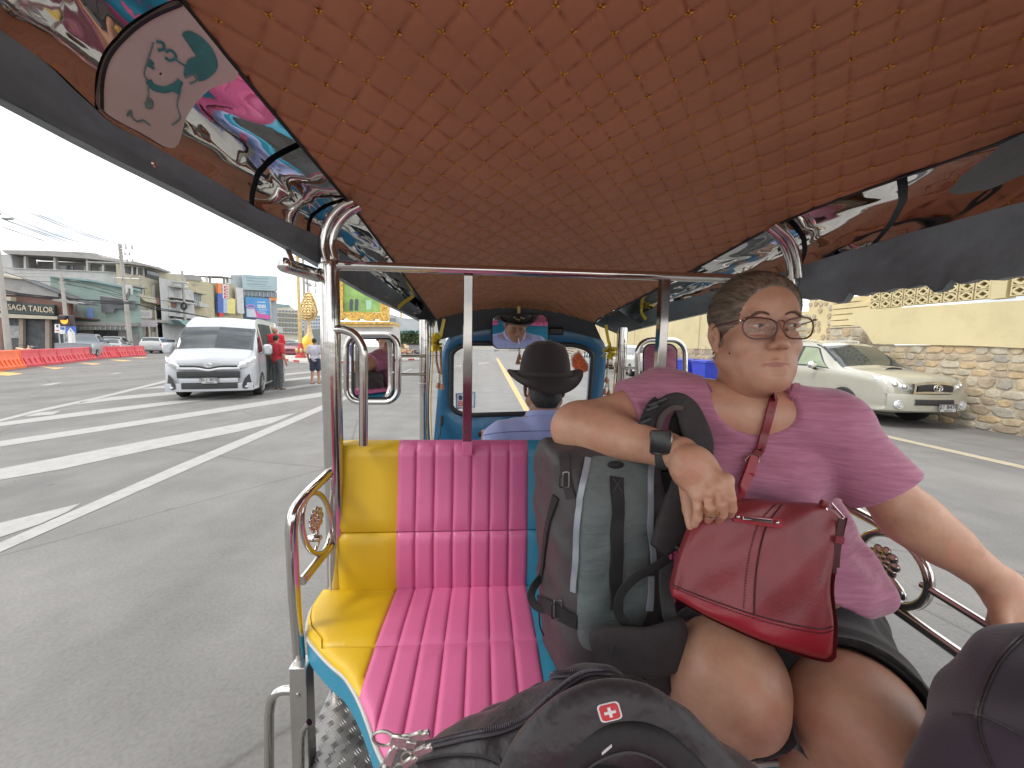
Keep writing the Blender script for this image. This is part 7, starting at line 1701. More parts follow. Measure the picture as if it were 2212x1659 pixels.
# hair -------------------------------------------------------------------
Hh = SDF((-.10, -.14, -.11), (.10, .11, .15), .0025)
Hh.ell((0, -.014, .038), (.0815, .1015, .088)); Hh.ell((0, .022, .048), (.066, .058, .058), k=.02); Hh.ell((0, -.075, -.01), (.05, .045, .06), k=.03)
X, Y, Z = np.meshgrid(*Hh.ax, indexing='ij', sparse=True)
Hh.warp(lambda X, Y, Z: (.0006*np.sin(np.arctan2(X, Z+.02)*58+Y*22+2*np.sin(Y*40)))+.0004*np.sin(np.arctan2(X, Z+.02)*131+Y*35))
Hh.ell((0, .095, -.010), (.067, .060, .088), k=.006, op='s')
for s in (-1, 1): Hh.ell((s*.085, .038, -.085), (.05, .052, .085), k=.004, op='s'); Hh.ell((s*.090, -.012, -.030), (.022, .020, .040), k=.003, op='s')
Hh.half((0, -.02, -.085), (0, .3, -1))
HAIRM = mat('brown_grey_hair', (.20, .155, .11), .45, 0, .45, 90, bump=.7, bs=120, hue=(.07, .052, .036), stretch=(1, .12, 1))
V_, F_ = parts_of(Hh, 0); hair_o = joinmesh('hair', [(xf(V_, HM, HP), F_)], HAIRM, WOM)
fly = MB(); rh = random.Random(4)
for k in range(170):
    a = rh.uniform(-1.5, 1.5); y0 = rh.uniform(-.06, .065); r0_ = .080+rh.uniform(-.002, .003)
    p0 = np.array([math.sin(a)*r0_, y0, .036+math.cos(a)*.086*math.sqrt(max(.1, 1-(y0/.105)**2))])
    if y0 > .03: p0[0] *= .85
    q = [p0]; dr = np.array([rh.uniform(-.3, .3), -1, rh.uniform(-.1, .5)])
    for j in range(4): q.append(q[-1]+dr*.010+np.array([rh.uniform(-.003, .003), 0, rh.uniform(-.001, .003)]))
    fly.tube([hx(*v) for v in q], .00035, 3, caps=False)
fly.build('loose_hair', HAIRM, hair_o)
THr = bvh((V_, F_)); stn = MB()
for k in range(1500):
    a = rh.uniform(-1.75, 1.75); y0 = rh.uniform(-.05, .085); q = []
    for j in range(7):
        yy = y0-j*rh.uniform(.012, .017); aa = a*(1-.03*j)+rh.uniform(-.006, .006); o_ = Vector((math.sin(aa)*.2, yy, .03+math.cos(aa)*.2)); h_ = THr.ray_cast(o_, (Vector((0, yy*.6, .03))-o_).normalized())
        if h_[0] is None or yy < -.10: break
        q.append(np.array(h_[0])+np.array(h_[1])*rh.uniform(.0002, .0011))
    if len(q) > 2: stn.tube([hx(*v) for v in q], [.0006]+[.0007]*(len(q)-2)+[.0003], 3, caps=False)
o_ = stn.build('hair_strands', HAIRM, hair_o, kind='stuff')
# brows, eyes, glasses, earring --------------------------------------------------------
TH = bvh((hV_w, hF_w))
EYEW = mm('eye_white', (.62, .58, .54), .2, 0, .05, 20, spec=.7); IRIS = mm('iris', (.07, .05, .035), .15, 0, .3, 60, spec=.9)
BROW = mat('brow_hair', (.19, .11, .075), .8, 0, .3, 90)
for s in (-1, 1):
    e = MB().sphere(hx(s*.032, .0722, -.0005), .0122, 18, 12).build('eye', EYEW, WOM)
    gz = norm(np.array([-.35, 1, 0])); MB().sphere(hx(*(np.array([s*.032, .0722, -.0005])+gz*.0075)), .0060, 14, 8, (1, 1, 1)).build('iris', IRIS, e)
    b = MB()
    for k in range(46):
        t_ = k/45; x = s*(.014+.034*t_); z = .0190+.0050*math.sin(math.pi*min(1, t_*1.25))-.005*max(0, t_-.55)*2; y = .0865-.012*t_**2
        hb = TH.ray_cast(Vector((x, .3, z)), Vector((0, -1, 0))); y = hb[0][1]+.0006 if hb[0] else y
        for j in range(5):
            dxx = s*rh.uniform(.002, .006); b.tube([hx(x, y+rh.uniform(-.0003, .001), z+rh.uniform(-.0026, .0026)), hx(x+dxx, y-.0004, z+rh.uniform(0, .003))], .0005, 3, caps=False)
    b.build('eyebrow', BROW, WOM)
lr = []
for z_ in np.linspace(0, 1, 9):
    row = []
    for x_ in np.linspace(-1, 1, 25):
        top_ = -.0700-.004*abs(x_)**2+.0008*math.cos(x_*7)*(abs(x_) < .5); bot_ = -.0838+.006*abs(x_)**2.2; z = top_*(1-z_)+bot_*z_; h_ = TH.ray_cast(Vector((x_*.0235, .3, z)), Vector((0, -1, 0)))
        row.append(hx(*(np.array(h_[0])+np.array([0, .00035*math.sin(math.pi*z_)*(1-abs(x_)**4)-.0001, 0]))))
    lr.append(row)
MB().grid(lr).build('lips', mat('lips', (.44, .20, .15), .42, 0, .12, 60, hue=(.40, .17, .13)), WOM, angle=180)
FRM = mm('glasses_frame', (.10, .035, .03), .3, 0, .2, 30, spec=.7)
gl = None
def gsh(s, n=40):
    P_ = []
    for k in range(n):
        a = 2*math.pi*k/n; c, s_ = math.cos(a), math.sin(a); e = 2.9
        x = .0290*np.sign(c)*abs(c)**(2/e); z = .0195*np.sign(s_)*abs(s_)**(2/e)
        if c*1 > 0: z *= 1.06
        if z < 0: x *= 1-.12*(-z/.0195)
        P_.append(np.array([s*(.0345+x), .1005-.010*((x+.0285)/.057)**2*1, -.0085+z+.002*x/.0285]))
    return P_
gb = MB()
for s in (-1, 1): gb.tube([hx(*p) for p in gsh(s)], .0016, 8, closed=True)
gb.tube([hx(*p) for p in catmull([(-.0070, .1008, .002), (-.003, .1025, .0055), (.003, .1025, .0055), (.0070, .1008, .002)], 12)], .0014, 8)
gobj = gb.build('glasses', FRM, WOM)
for s in (-1, 1):
    MB().tube([hx(*p) for p in catmull([(s*.0625, .0920, .008), (s*.0690, .0880, .0085), (s*.0755, .055, .0085), (s*.0805, .0, .008), (s*.0800, -.018, -.004)], 24)], .0014, 6).build('temple', FRM, gobj)
    MB().cbox(hx(s*.0665, .0905, .008), (.0035, .0018, .0018), .0008, HM).build('hinge', CHROME, gobj)
    MB().tube([hx(s*.009, .096, -.006), hx(s*.011, .090, -.012)], .0012, 5).build('nose_pad', CHROME, gobj)
lm = bpy.data.materials.new('spectacle_lens'); lm.use_nodes = True; N = lm.node_tree.nodes; K = lm.node_tree.links.new; N.remove(N['Principled BSDF'])
tr = N.new('ShaderNodeBsdfTransparent'); g2 = N.new('ShaderNodeBsdfGlossy'); m2 = N.new('ShaderNodeMixShader'); fr = N.new('ShaderNodeFresnel'); fr.inputs['IOR'].default_value = 1.35
tr.inputs['Color'].default_value = (.93, .93, .92, 1); g2.inputs['Roughness'].default_value = .01
K(fr.outputs[0], m2.inputs[0]); K(tr.outputs[0], m2.inputs[1]); K(g2.outputs[0], m2.inputs[2]); K(m2.outputs[0], N['Material Output'].inputs['Surface'])
for s in (-1, 1):
    P_ = [hx(*p) for p in gsh(s)]; MB().add(P_, [tuple(range(len(P_)))]).build('lens', lm, gobj, smooth=False)
MB().tube([hx(.080+.002*math.cos(a), -.004+.007*math.cos(a), -.054+.008*math.sin(a)) for a in np.linspace(0, 6.28, 16, endpoint=False)], .0012, 6, closed=True).build('earring', CHROME, WOM)
MB().sphere(hx(.0655, .040, -.052), .0018, 8, 6).build('mole', mm('mole', (.12, .05, .035), .6), WOM)
# watch ---------------------------------------------------------------------
wn = norm(norm(CAM-hw(1272, 600, .70))+.18*up-.15*rt); wv = norm(rt-.10*up); wv = norm(wv-wn*(wv@wn)); wz = np.cross(wv, wn); Mw = rotM(wv, wn, wz)
WB = mm('watch_band', (.035, .04, .042), .6)
band = []
cen = (wrR+w0)/2; cen = hw(1262, 672, .732)
for a in np.linspace(0, 2*math.pi, 36, endpoint=False): band.append(cen+wn*math.cos(a)*.0285+wz*math.sin(a)*.0345)
rows = [[p+wv*dx+(p-cen)*dr for p in band] for dx, dr in ((-.0125, -.04), (-.012, .03), (.012, .03), (.0125, -.04))]
wt = MB().grid(rows, closed=True).build('watch', WB, WOM, angle=50)
wc = cen+wn*.0325+up*.010
MB().cbox(wc, (.0195, .0055, .0225), .004, Mw).build('watch_case', mm('watch_case', (.30, .29, .28), .25, .9, .05), wt)
MB().cbox(wc+wn*.0048, (.0178, .0016, .0208), .003, Mw).build('watch_screen', mm('watch_screen', (.012, .010, .012), .08, 0, 0, spec=.8), wt)
MB().lathe([(0, 0), (.003, 0), (.003, .003), (0, .003)], wc-wv*.0175-wn*.0, 10, 'x', None).build('watch_crown', CHROME, wt)
# rings
rp = [hw(1720, 1245, .626), hw(1722, 1275, .631)]; rd = norm(rp[1]-rp[0]); re = norm(np.cross(rd, fw)); rf = np.cross(rd, re)
for k, c in enumerate((rp[0], rp[0]+rd*.0040)): 
    o = MB().tube([c+re*.0118*math.cos(a)+rf*.0118*math.sin(a) for a in np.linspace(0, 6.28, 24, endpoint=False)], .0013, 6, closed=True).build('ring', CHROME if k else mm('ring_gold', (.8, .6, .35), .2, 1), WOM)
rebase(WOM)
# ================================================================== handbag
REDL = mat('oxblood_leather', (.235, .028, .035), .42, 0, .14, 6, bump=.35, bs=210, coat=.08, hue=(.17, .022, .028)); REDL2 = mm('red_leather_base', (.30, .016, .028), .4, 0, .1, 6, bump=.3, bs=210); STITCH = mm('dark_stitch', (.06, .012, .015), .7)
BAG = empty('handbag', W(1640, 1290, .66), 0, 'dark red leather handbag with a long shoulder strap lying on the woman\'s lap', 'handbag')
c6 = lambda l: Z3(l, 1600, 1100, 2.141)
def coons(a, b):
    """a across, b down -> picture point and depth"""
    top = catmull([(395, 262), (520, 258), (700, 275), (890, 287), (985, 345)], 40); bot = catmull([(92, 765), (300, 880), (600, 1010), (860, 1088), (925, 1065)], 40)
    lef = catmull([(395, 262), (230, 330), (150, 480), (88, 690), (92, 765)], 40); rig = catmull([(985, 345), (955, 480), (915, 700), (932, 900), (925, 1065)], 40)
    g = lambda P_, t: P_[min(len(P_)-1, int(t*(len(P_)-1)))]*(1-(t*(len(P_)-1))%1)+P_[min(len(P_)-1, int(t*(len(P_)-1))+1)]*((t*(len(P_)-1))%1)
    T_, B_, L_, R__ = g(top, a), g(bot, a), g(lef, b), g(rig, b)
    bl = (top[0]*(1-a)+top[-1]*a)*(1-b)+(bot[0]*(1-a)+bot[-1]*a)*b
    return T_*(1-b)+B_*b+L_*(1-a)+R__*a-bl
def bagpt(a, b, side, off=0):
    x, y = c6([coons(a, b)])[0]; e = (1-(2*a-1)**6)**.6*(1-(2*b-1)**8)**.6 if 0 < a < 1 and 0 < b < 1 else 0
    d0 = .700-.055*b-.02*a+.006*math.sin(a*9)*b; wr_ = .0022*math.sin(a*21+b*7)*math.sin(b*11)
    return W(x, y, d0-side*(.006+.030*e*(.35+.45*b))-(wr_+off)*side)
na, nb_ = 50, 44
for nm, m_, b0_, b1_, of in (('front_panel', REDL, 0, .775, 0), ('base_panel', REDL2, .77, 1, .0012)):
    MB().grid([[bagpt(a, b, 1, of) for a in np.linspace(0, 1, na)] for b in np.linspace(b0_, b1_, int(nb_*(b1_-b0_))+3)]).build(nm, m_, BAG, angle=80)
MB().grid([[bagpt(a, b, -1) for a in np.linspace(0, 1, na)] for b in np.linspace(0, 1, nb_)]).build('back_panel', REDL, BAG, angle=80)
rim = [bagpt(a, 0, 0) for a in np.linspace(0, 1, 30)]+[bagpt(1, b, 0) for b in np.linspace(0, 1, 30)]+[bagpt(a, 1, 0) for a in np.linspace(1, 0, 30)]+[bagpt(0, b, 0) for b in np.linspace(1, 0, 30)]
MB().grid([[p+fw*t for p in rim] for t in (-.008, 0, .008)], closed=True).build('edge_strip', REDL, BAG, angle=80)
def bagline(f_, t0, t1, r, m_, name, off=.001, n=40): MB().tube([bagpt(*f_(t), 1, off) for t in np.linspace(t0, t1, n)], r, 5).build(name, m_, BAG)
bagline(lambda t: (t, .775), .01, .99, .0014, STITCH, 'seam'); bagline(lambda t: (.46-.02*t, t), .03, .77, .0012, STITCH, 'seam')
for of in (-.045, ):
    d_ = MB()
    for k in range(46):
        t = .03+.73*k/46; d_.tube([bagpt(.46+of-.02*t, t, 1, .0012), bagpt(.46+of-.02*t, t+.009, 1, .0012)], .0009, 4)
    d_.build('stitching', STITCH, BAG)
d_ = MB()
for k in range(70): t = .02+.96*k/70; d_.tube([bagpt(t, .80, 1, .002), bagpt(t+.008, .80, 1, .002)], .0008, 4)
d_.build('stitching', STITCH, BAG)
def onbag(poly, off, th, m_, name):
    P_ = [np.array(q, float) for q in poly]; tree_b = BAGT; out = []
    for q in c6(P_):
        h_ = hit(tree_b, q[0], q[1], off); out.append(h_[0] if h_ else W(q[0], q[1], .66))
    return MB().prism(out, fw*th).build(name, m_, BAG, smooth=False)
bv = []; bf = []; gg = [[bagpt(a, b, 1) for a in np.linspace(0, 1, na)] for b in np.linspace(0, 1, nb_)]
for i in range(nb_-1):
    for j in range(na-1): bf.append((i*na+j, i*na+j+1, (i+1)*na+j+1, (i+1)*na+j))
BAGT = BVHTree.FromPolygons([tuple(p) for r_ in gg for p in r_], bf)
onbag([(400, 335), (655, 362), (662, 408), (405, 372)], .0035, .003, REDL2, 'name_tab'); onbag([(447, 346), (600, 364), (602, 384), (448, 360)], .0062, .002, CHROME, 'metal_bar')
onbag([(455, 348), (590, 364), (592, 374), (456, 356)], .0068, .001, STITCH, 'bar_engraving')
for x, y in ((423, 349), (627, 381)):
    q = c6([(x, y)])[0]; h_ = hit(BAGT, q[0], q[1], .006); MB().sphere(h_[0], .0035, 10, 8).build('rivet', CHROME, BAG)
# ring, clip and hanging zip tag on the right corner
def s6(x, y, d): q = c6([(x, y)])[0]; return W(q[0], q[1], d)
MB().tube([s6(890, 285, .672), s6(918, 275, .668), s6(985, 350, .662), s6(965, 372, .664), s6(905, 345, .67)], .0022, 8, closed=True).build('strap_ring', CHROME, BAG)
MB().tube([s6(865, 272, .672), s6(895, 285, .67)], .006, 8).build('corner_tab', REDL, BAG)
for dx, y1_ in ((-8, 640), (8, 610)): MB().strip(catmull([s6(965, 355, .658), s6(955+dx, 450, .655), s6(945+dx, 540, .652), s6(940+dx, y1_, .652)], 16), -fw, .0075, .0018).build('zip_tag', STITCH, BAG)
MB().strip([s6(935, 462, .649), s6(980, 470, .649)], -fw, .012, .003).build('tag_keeper', REDL, BAG)
MB().strip(catmull([s6(985, 350, .665), s6(955, 520, .66), s6(910, 685, .672)], 14), -fw, .004, .002).build('cord', STITCH, BAG)
# shoulder strap over the chest
sp = c5([(1412, 1240), (1390, 1330), (1358, 1450), (1318, 1590), (1285, 1700)])+[(1640, 965), (1626, 990)]
p_, n_ = onsurf(TREE_W, sp, .007, 40); 
if len(p_) > 4:
    p_ = [np.array(p) for p in p_]
    for _ in range(3): p_ = [p_[0]]+[(p_[i-1]+p_[i]*2+p_[i+1])/4 for i in range(1, len(p_)-1)]+[p_[-1]]
    MB().strip(p_, [-fw+np.array([0, 0, .2])]*len(p_), .0175, .003).build('shoulder_strap', REDL, BAG)
    hl = MB()
    for k in range(4, len(p_)-3, 6): hl.sphere(p_[k]-fw*.0032, .0013, 6, 4)
    hl.build('strap_hole', STITCH, BAG)
dl = (np.array(p_[-1])-CAM)@fw-.006 if len(p_) > 4 else .78
lower = [W(1628, 985, dl), W(1612, 1030, dl-.012), W(1597, 1066, dl-.03), W(1588, 1085, .69)]
MB().strip(catmull(lower, 14), -fw, .021, .006).build('strap_end', REDL2, BAG)
MB().tube([W(x, y, dl-.006) for x, y in ((1610, 992), (1622, 980), (1640, 984), (1640, 996), (1615, 1008))], .0016, 8, closed=True).build('buckle', CHROME, BAG); MB().tube([W(1606, 1022, dl-.012), W(1627, 1026, dl-.012)], .0045, 8).build('strap_keeper', REDL2, BAG)
rebase(BAG)
# ================================================================== grey backpack
GREYF = mat('grey_ripstop', (.125, .150, .148), .62, 0, .10, 5, bump=.5, bs=30, stretch=(1, 1, 2.4)); CHARF = mat('charcoal_nylon', (.060, .052, .055), .55, 0, .2, 6, bump=.4, bs=22); WEBB = mat('black_webbing', (.018, .018, .019), .8, 0, .2, 40, bump=.4, bs=300); PADM = mat('padded_mesh', (.040, .034, .035), .85, 0, .15, 60, bump=.6, bs=320); REFL = mm('reflective_piping', (.33, .36, .40), .35, .2, .08, 20)
cB = lambda l: Z3(l, 1280, 900, 2.211)
BP = empty('backpack', W(1320, 1500, .85), 0, 'grey travel backpack with charcoal side pockets standing on the bench under the woman\'s arm', 'backpack')
bn = norm((.13, -1, .10)); bz = norm(np.array([-.05, 0, 1])-bn*(np.array([-.05, 0, 1])@bn)); bxv = np.cross(bz, -bn); Mb = rotM(bxv, -bn, bz)
bc = W(1338, 1235, .795)-bn*.105
S = SDF(bc-[.26, .24, .36], bc+[.26, .22, .34], .0052)
S.rbox(bc, (.128, .11, .262), .05, Mb, k=0); S.rbox(bc+bn*.035+bz*-.02, (.112, .10, .23), .05, Mb, k=.03)
S.cap(bc-bxv*.105-bz*.17+bn*.01, bc-bxv*.115+bz*.10+bn*.0, .055, .04, k=.04)
S.warp(lambda X, Y, Z: .003*np.sin(Z*37+X*20)*np.sin(X*31)+.002*np.sin(Z*75+2*np.sin(X*40))+.04*np.maximum(0, Z-bc[2]-.12))
V_, F_ = parts_of(S, 2); bagb = joinmesh('main_body', [(V_, F_)], CHARF, BP); TB = bvh((V_, F_))
def sheet(tree, poly, off, m_, name, parent, conv=cB, dens=16, puff=.0, n=70, bul=None):
    """cloth sheet laid over a surface inside a picture outline"""
    C = conv(poly) if conv else poly; c = np.mean(np.array(C), 0); C = catmull(C, n, True); rows = []
    for t in np.linspace(.02, 1, dens):
        row = []
        for q in C:
            q2 = c+(q-c)*t; h_ = hit(tree, q2[0], q2[1], off+puff*(1-t**4)**.5); row.append(h_[0] if h_ else None)
        rows.append(row)
    ok = [j for j in range(len(C)) if all(r_[j] is not None for r_ in rows)]
    return MB().grid([[r_[j] for j in ok] for r_ in rows], closed=len(ok) == len(C)).build(name, m_, parent, angle=180) if len(ok) > 5 else None
def band_on(tree, pts, wd, th, m_, name, parent, conv=cB, off=.002, n=40):
    p_, n_ = onsurf(tree, conv(pts) if conv else pts, off, n)
    if len(p_) < 4: return None
    return MB().strip(p_, n_, wd, th).build(name, m_, parent)
sheet(TB, [(345, 492), (500, 480), (660, 500), (668, 700), (670, 900), (672, 1100), (668, 1290), (560, 1480), (420, 1520), (300, 1470), (290, 1200), (300, 850), (318, 650)], .004, GREYF, 'front_panel', BP, puff=.006)
band_on(TB, [(340, 490), (312, 620), (292, 800), (280, 1000), (272, 1195)], .0125, .004, REFL, 'reflective_strip', BP, off=.006)
band_on(TB, [(676, 515), (670, 650), (672, 850), (688, 1060)], .0125, .004, REFL, 'reflective_strip', BP, off=.006)
band_on(TB, [(672, 1110), (668, 1290)], .014, .004, REFL, 'reflective_strip', BP, off=.006)
band_on(TB, [(492, 598), (488, 800), (484, 1000), (480, 1285)], .027, .0035, WEBB, 'webbing_ladder', BP, off=.012)
for y in (640, 1235): band_on(TB, [(468, y-32), (512, y+28)], .0016, .001, mm('thread_grey', (.06, .06, .06), .8), 'bar_tack', BP, off=.0165, n=6); band_on(TB, [(512, y-32), (468, y+28)], .0016, .001, mm('thread_grey', (.06, .06, .06), .8), 'bar_tack', BP, off=.0165, n=6)
MB().sphere(hit(TB, *cB([(480, 520)])[0], .012)[0], .017, 14, 8, (1, .5, .45)).build('top_grab', WEBB, BP)
band_on(TB, [(215, 470), (225, 560), (240, 640), (255, 700)], .022, .003, PADM, 'side_strap', BP); band_on(TB, [(175, 690), (130, 850), (105, 1040), (95, 1120)], .018, .003, WEBB, 'side_strap', BP)
band_on(TB, [(60, 1240), (150, 1290), (240, 1340), (290, 1360)], .030, .004, WEBB, 'compression_strap', BP, off=.004)
def s_B(x, y, d): q = cB([(x, y)])[0]; return W(q[0], q[1], d)
def dring(x, y, d, w_, h_, m_=CHR, name='buckle'): MB().tube([s_B(*q, d) for q in rrect(x-w_, y-h_, x+w_, y+h_, 10, 3)], .0018, 6, closed=True).build(name, m_, BP)
for (x, y, w_, h_) in ((225, 600, 16, 42), (182, 1300, 20, 50)):
    h_2 = hit(TB, *cB([(x, y)])[0], 0); dd = (h_2[0]-CAM)@fw-.014 if h_2 else .8; dring(x, y, dd, w_, h_, mm('grey_buckle', (.22, .22, .22), .3, .7)); dring(x-25, y+8, dd, 10, h_*.8, BLACKP)
dl_ = .86
for k, (x, y) in enumerate(((190, 560), (165, 640), (170, 720), (150, 680), (140, 640))): MB().cbox(s_B(x, y, dl_), (.007, .005, .014), .003, rotM(norm((1, 0, .4*(-1)**k)), (0, 1, 0), norm((-.4*(-1)**k, 0, 1)))).build('clip', BLACKP, BP)
MB().tube(catmull([s_B(205, 460, .85), s_B(190, 500, .85), s_B(185, 560, .85)], 10), .002, 6).build('cord', BLACKP, BP)
MB().strip(catmull([s_B(95, 1120, .9), s_B(50, 1180, .88), s_B(38, 1240, .87), s_B(75, 1290, .86), s_B(140, 1300, .84)], 20), -fw, .018, .003).build('loop_strap', WEBB, BP)
MB().tube(catmull([s_B(80, 1310, .86), s_B(85, 1390, .86), s_B(105, 1440, .86)], 10), .002, 5).build('cord', BLACKP, BP)
# shoulder straps
def padpath(name, pts, wds, th, m_, conv=cH, rot=0, edge=True):
    P_ = [W(*conv([(x, y)])[0], d) for x, y, d in pts]; C = catmull(P_, 60); ww = np.interp(np.linspace(0, 1, len(C)), np.linspace(0, 1, len(wds)), wds)
    rows = []
    for i, p in enumerate(C):
        t = norm(C[min(i+1, len(C)-1)]-C[max(i-1, 0)]); k = norm(-fw+rot*rt); k = norm(k-t*(k@t)); sd2 = np.cross(t, k); r_ = []
        for a in np.linspace(0, 2*math.pi, 18, endpoint=False):
            c_, s_ = math.cos(a), math.sin(a); r_.append(p+sd2*ww[i]/2*np.sign(c_)*abs(c_)**.6+k*th/2*np.sign(s_)*abs(s_)**.7)
        rows.append(r_)
    m = MB(); m.grid(rows, closed=True)
    return m.build(name, m_, BP, angle=70)
padpath('shoulder_strap', [(1150, 500, .80), (1165, 400, .80), (1200, 310, .80), (1290, 225, .795), (1400, 205, .79), (1490, 280, .785), (1550, 420, .78), (1600, 600, .77), (1600, 900, .765)], [.026, .026, .03, .034, .040, .048, .055, .06, .05], .014, PADM)
padpath('strap_lining', [(1210, 520, .792), (1225, 400, .79), (1270, 320, .786), (1350, 262, .782), (1450, 262, .778)], [.014, .014, .014, .013, .012], .010, mm('strap_edge', (.085, .065, .06), .8, 0, .1, 40))
padpath('strap_inner', [(1500, 330, .80), (1440, 420, .80), (1420, 560, .80), (1410, 700, .80)], [.05, .05, .05, .05], .012, mm('mesh_black', (.012, .010, .010), .95, 0, .2, 60))
padpath('ladder_buckle', [(1060, 440, .785), (1110, 330, .785), (1160, 240, .785), (1215, 190, .785)], [.020, .022, .024, .022], .008, WEBB)
for k, (x, y) in enumerate(((1085, 385), (1150, 260), (1175, 215), (1235, 190))): MB().cbox(W(*cH([(x, y)])[0], .778), (.014, .004, .0045), .002, rotM(norm(rt+.45*up), np.cross(norm(rt+.45*up), norm(up-.45*rt))*-1, norm(up-.45*rt))).build('strap_slider', BLACKP, BP)
padpath('hip_strap', [(1480, 620, .775), (1510, 800, .765), (1500, 1000, .755), (1430, 1220, .745), (1330, 1450, .735), (1215, 1630, .725)], [.055, .06, .065, .07, .065, .035], .020, PADM)
padpath('harness_back', [(1330, 860, .83), (1340, 1200, .83), (1290, 1500, .82)], [.07, .09, .08], .03, mm('mesh_black', (.012, .010, .010), .95))
padpath('belt_strap', [(780, 1020, .72), (700, 1075, .715), (600, 1130, .71), (520, 1220, .71), (510, 1320, .71), (570, 1390, .705), (690, 1440, .70)], [.017]*7, .003, WEBB, cB)
padpath('belt_strap', [(770, 1030, .73), (765, 1150, .73), (775, 1280, .73), (800, 1400, .72)], [.026]*4, .003, mm('strap_grey', (.06, .06, .06), .8, 0, .2, 30), cB)
padpath('hip_belt', [(372, 1500, .700), (450, 1500, .690), (560, 1520, .680), (690, 1530, .675), (810, 1490, .680), (850, 1440, .70)], [.048, .072, .080, .086, .084, .07], .026, PADM, cB)
padpath('belt_slot', [(490, 1500, .665), (468, 1560, .665)], [.004, .003], .004, WEBB, cB)
padpath('hip_belt', [(640, 1620, .70), (760, 1620, .70), (840, 1560, .71)], [.06, .08, .07], .03, PADM, cB)
q = s_B(825, 1000, .70); MB().tube([s_B(x, y, .70) for x, y in ((818, 965), (838, 968), (840, 1030), (820, 1035))], .003, 8).build('hook', mm('grey_buckle', (.22, .22, .22), .3, .7), BP)
rebase(BP)
# ================================================================== black laptop backpack in the foreground
BLKN = mat('black_nylon', (.026, .022, .025), .48, 0, .25, 7, bump=.6, bs=16, sheen=.15); BLK2 = mat('black_mesh_pad', (.016, .016, .016), .7, 0, .2, 80, bump=.5, bs=340)
LB = empty('laptop_backpack', W(1150, 1700, .48), 0, 'black backpack with twin zips and a red cross badge, lying in the foreground', 'backpack')
S = SDF(W(1250, 1700, .46)-[.34, .24, .22], W(1250, 1700, .46)+[.34, .24, .22], .0042)
a1, a2, a3 = W(905, 1712, .47), W(1285, 1562, .50), W(1425, 1655, .465)
S.cap(a1, a2, .047, .056, k=.02); S.cap(a2, a3, .056, .062, k=.03); S.cap(a3, W(1590, 1800, .44), .062, .07, k=.03); S.cap(a1+np.array([0, -.05, -.03]), W(1300, 1760, .43), .06, .08, k=.04); S.ell(W(1250, 1760, .45), (.16, .09, .09), k=.04)
S.cap(W(880, 1700, .53), W(1180, 1556, .56), .036, .044, k=.008)
S.warp(lambda X, Y, Z: .0028*np.sin(X*43+Y*37+3*np.sin(Z*25))*np.sin(Z*41+X*12)+.0012*np.sin(X*97-Y*80))
V_, F_ = parts_of(S, 2); joinmesh('main_body', [(V_, F_)], BLKN, LB); TL_ = bvh((V_, F_))
cE = lambda l: Z3(l, 900, 1550, 2.212)
def zipper(pts, name='zip'):
    p_, n_ = onsurf(TL_, cE(pts), .002, 240)
    if len(p_) < 8: return
    for _ in range(2): p_ = [p_[0]]+[(p_[i-1]+p_[i]*2+p_[i+1])/4 for i in range(1, len(p_)-1)]+[p_[-1]]
    MB().strip(p_, n_, .013, .0015).build(name+'_tape', mm('zip_tape', (.05, .045, .055), .5, 0, .1, 50), LB)
    s_ = np.concatenate([[0], np.cumsum([np.linalg.norm(p_[i+1]-p_[i]) for i in range(len(p_)-1)])]); n2 = int(s_[-1]/.0013)
    C = [np.array([np.interp(t, s_, np.array(p_)[:, k]) for k in range(3)]) for t in np.linspace(0, s_[-1], n2)]
    NN = [np.array([np.interp(t, s_, np.array(n_)[:, k]) for k in range(3)]) for t in np.linspace(0, s_[-1], n2)]
    MB().tube([C[i]+norm(NN[i])*.0022 for i in range(n2)], [.0030 if i % 2 else .0020 for i in range(n2)], 7).build(name+'_teeth', mm('zip_teeth', (.07, .06, .075), .3, .3, .1), LB)
zipper([(280, 545), (420, 460), (600, 380), (800, 290), (960, 235), (1110, 215)]); zipper([(310, 610), (450, 570), (600, 540), (760, 505), (870, 450), (980, 350), (1080, 265), (1180, 215), (1300, 205)])
for pts in ([(700, 660), (720, 719)], [(1000, 500), (1100, 420), (1180, 370), (1300, 330), (1400, 275), (1445, 262)], [(260, 700), (420, 660), (600, 660), (720, 700)]): band_on(TL_, pts, .003, .002, BLK2, 'seam', LB, cE, .0015, 40)
def s_E(x, y, d): q = cE([(x, y)])[0]; return W(q[0], q[1], d)
def pad2(name, pts, wds, th, m_, parent=LB):
    C = catmull([s_E(*q) for q in pts], 70); ww = np.interp(np.linspace(0, 1, len(C)), np.linspace(0, 1, len(wds)), wds); rows = []
    for i, p in enumerate(C):
        t = norm(C[min(i+1, len(C)-1)]-C[max(i-1, 0)]); k = norm(-fw+.45*up); k = norm(k-t*(k@t)); sd2 = np.cross(t, k)
        rows.append([p+sd2*ww[i]/2*np.sign(math.cos(a))*abs(math.cos(a))**.7+k*th/2*np.sign(math.sin(a))*abs(math.sin(a))**.8 for a in np.linspace(0, 2*math.pi, 22, endpoint=False)])
    m = MB().grid(rows, closed=True); V = np.vstack(m.v); m.build(name, m_, parent, angle=75)
    for j in (1, 9): MB().tube([r_[j]-fw*.001 for r_ in rows], .0016, 6).build('edge_piping', BLK2 if m_ is BLKN else BLKN, parent); return BVHTree.FromPolygons(V.tolist(), m.f)
PT = pad2('strap_pad', [(820, 800, .40), (930, 620, .40), (1100, 480, .405), (1290, 420, .41), (1480, 440, .41), (1660, 560, .405), (1830, 740, .395), (1950, 880, .39)], [.05, .052, .055, .058, .058, .055, .055, .055], .030, BLKN)
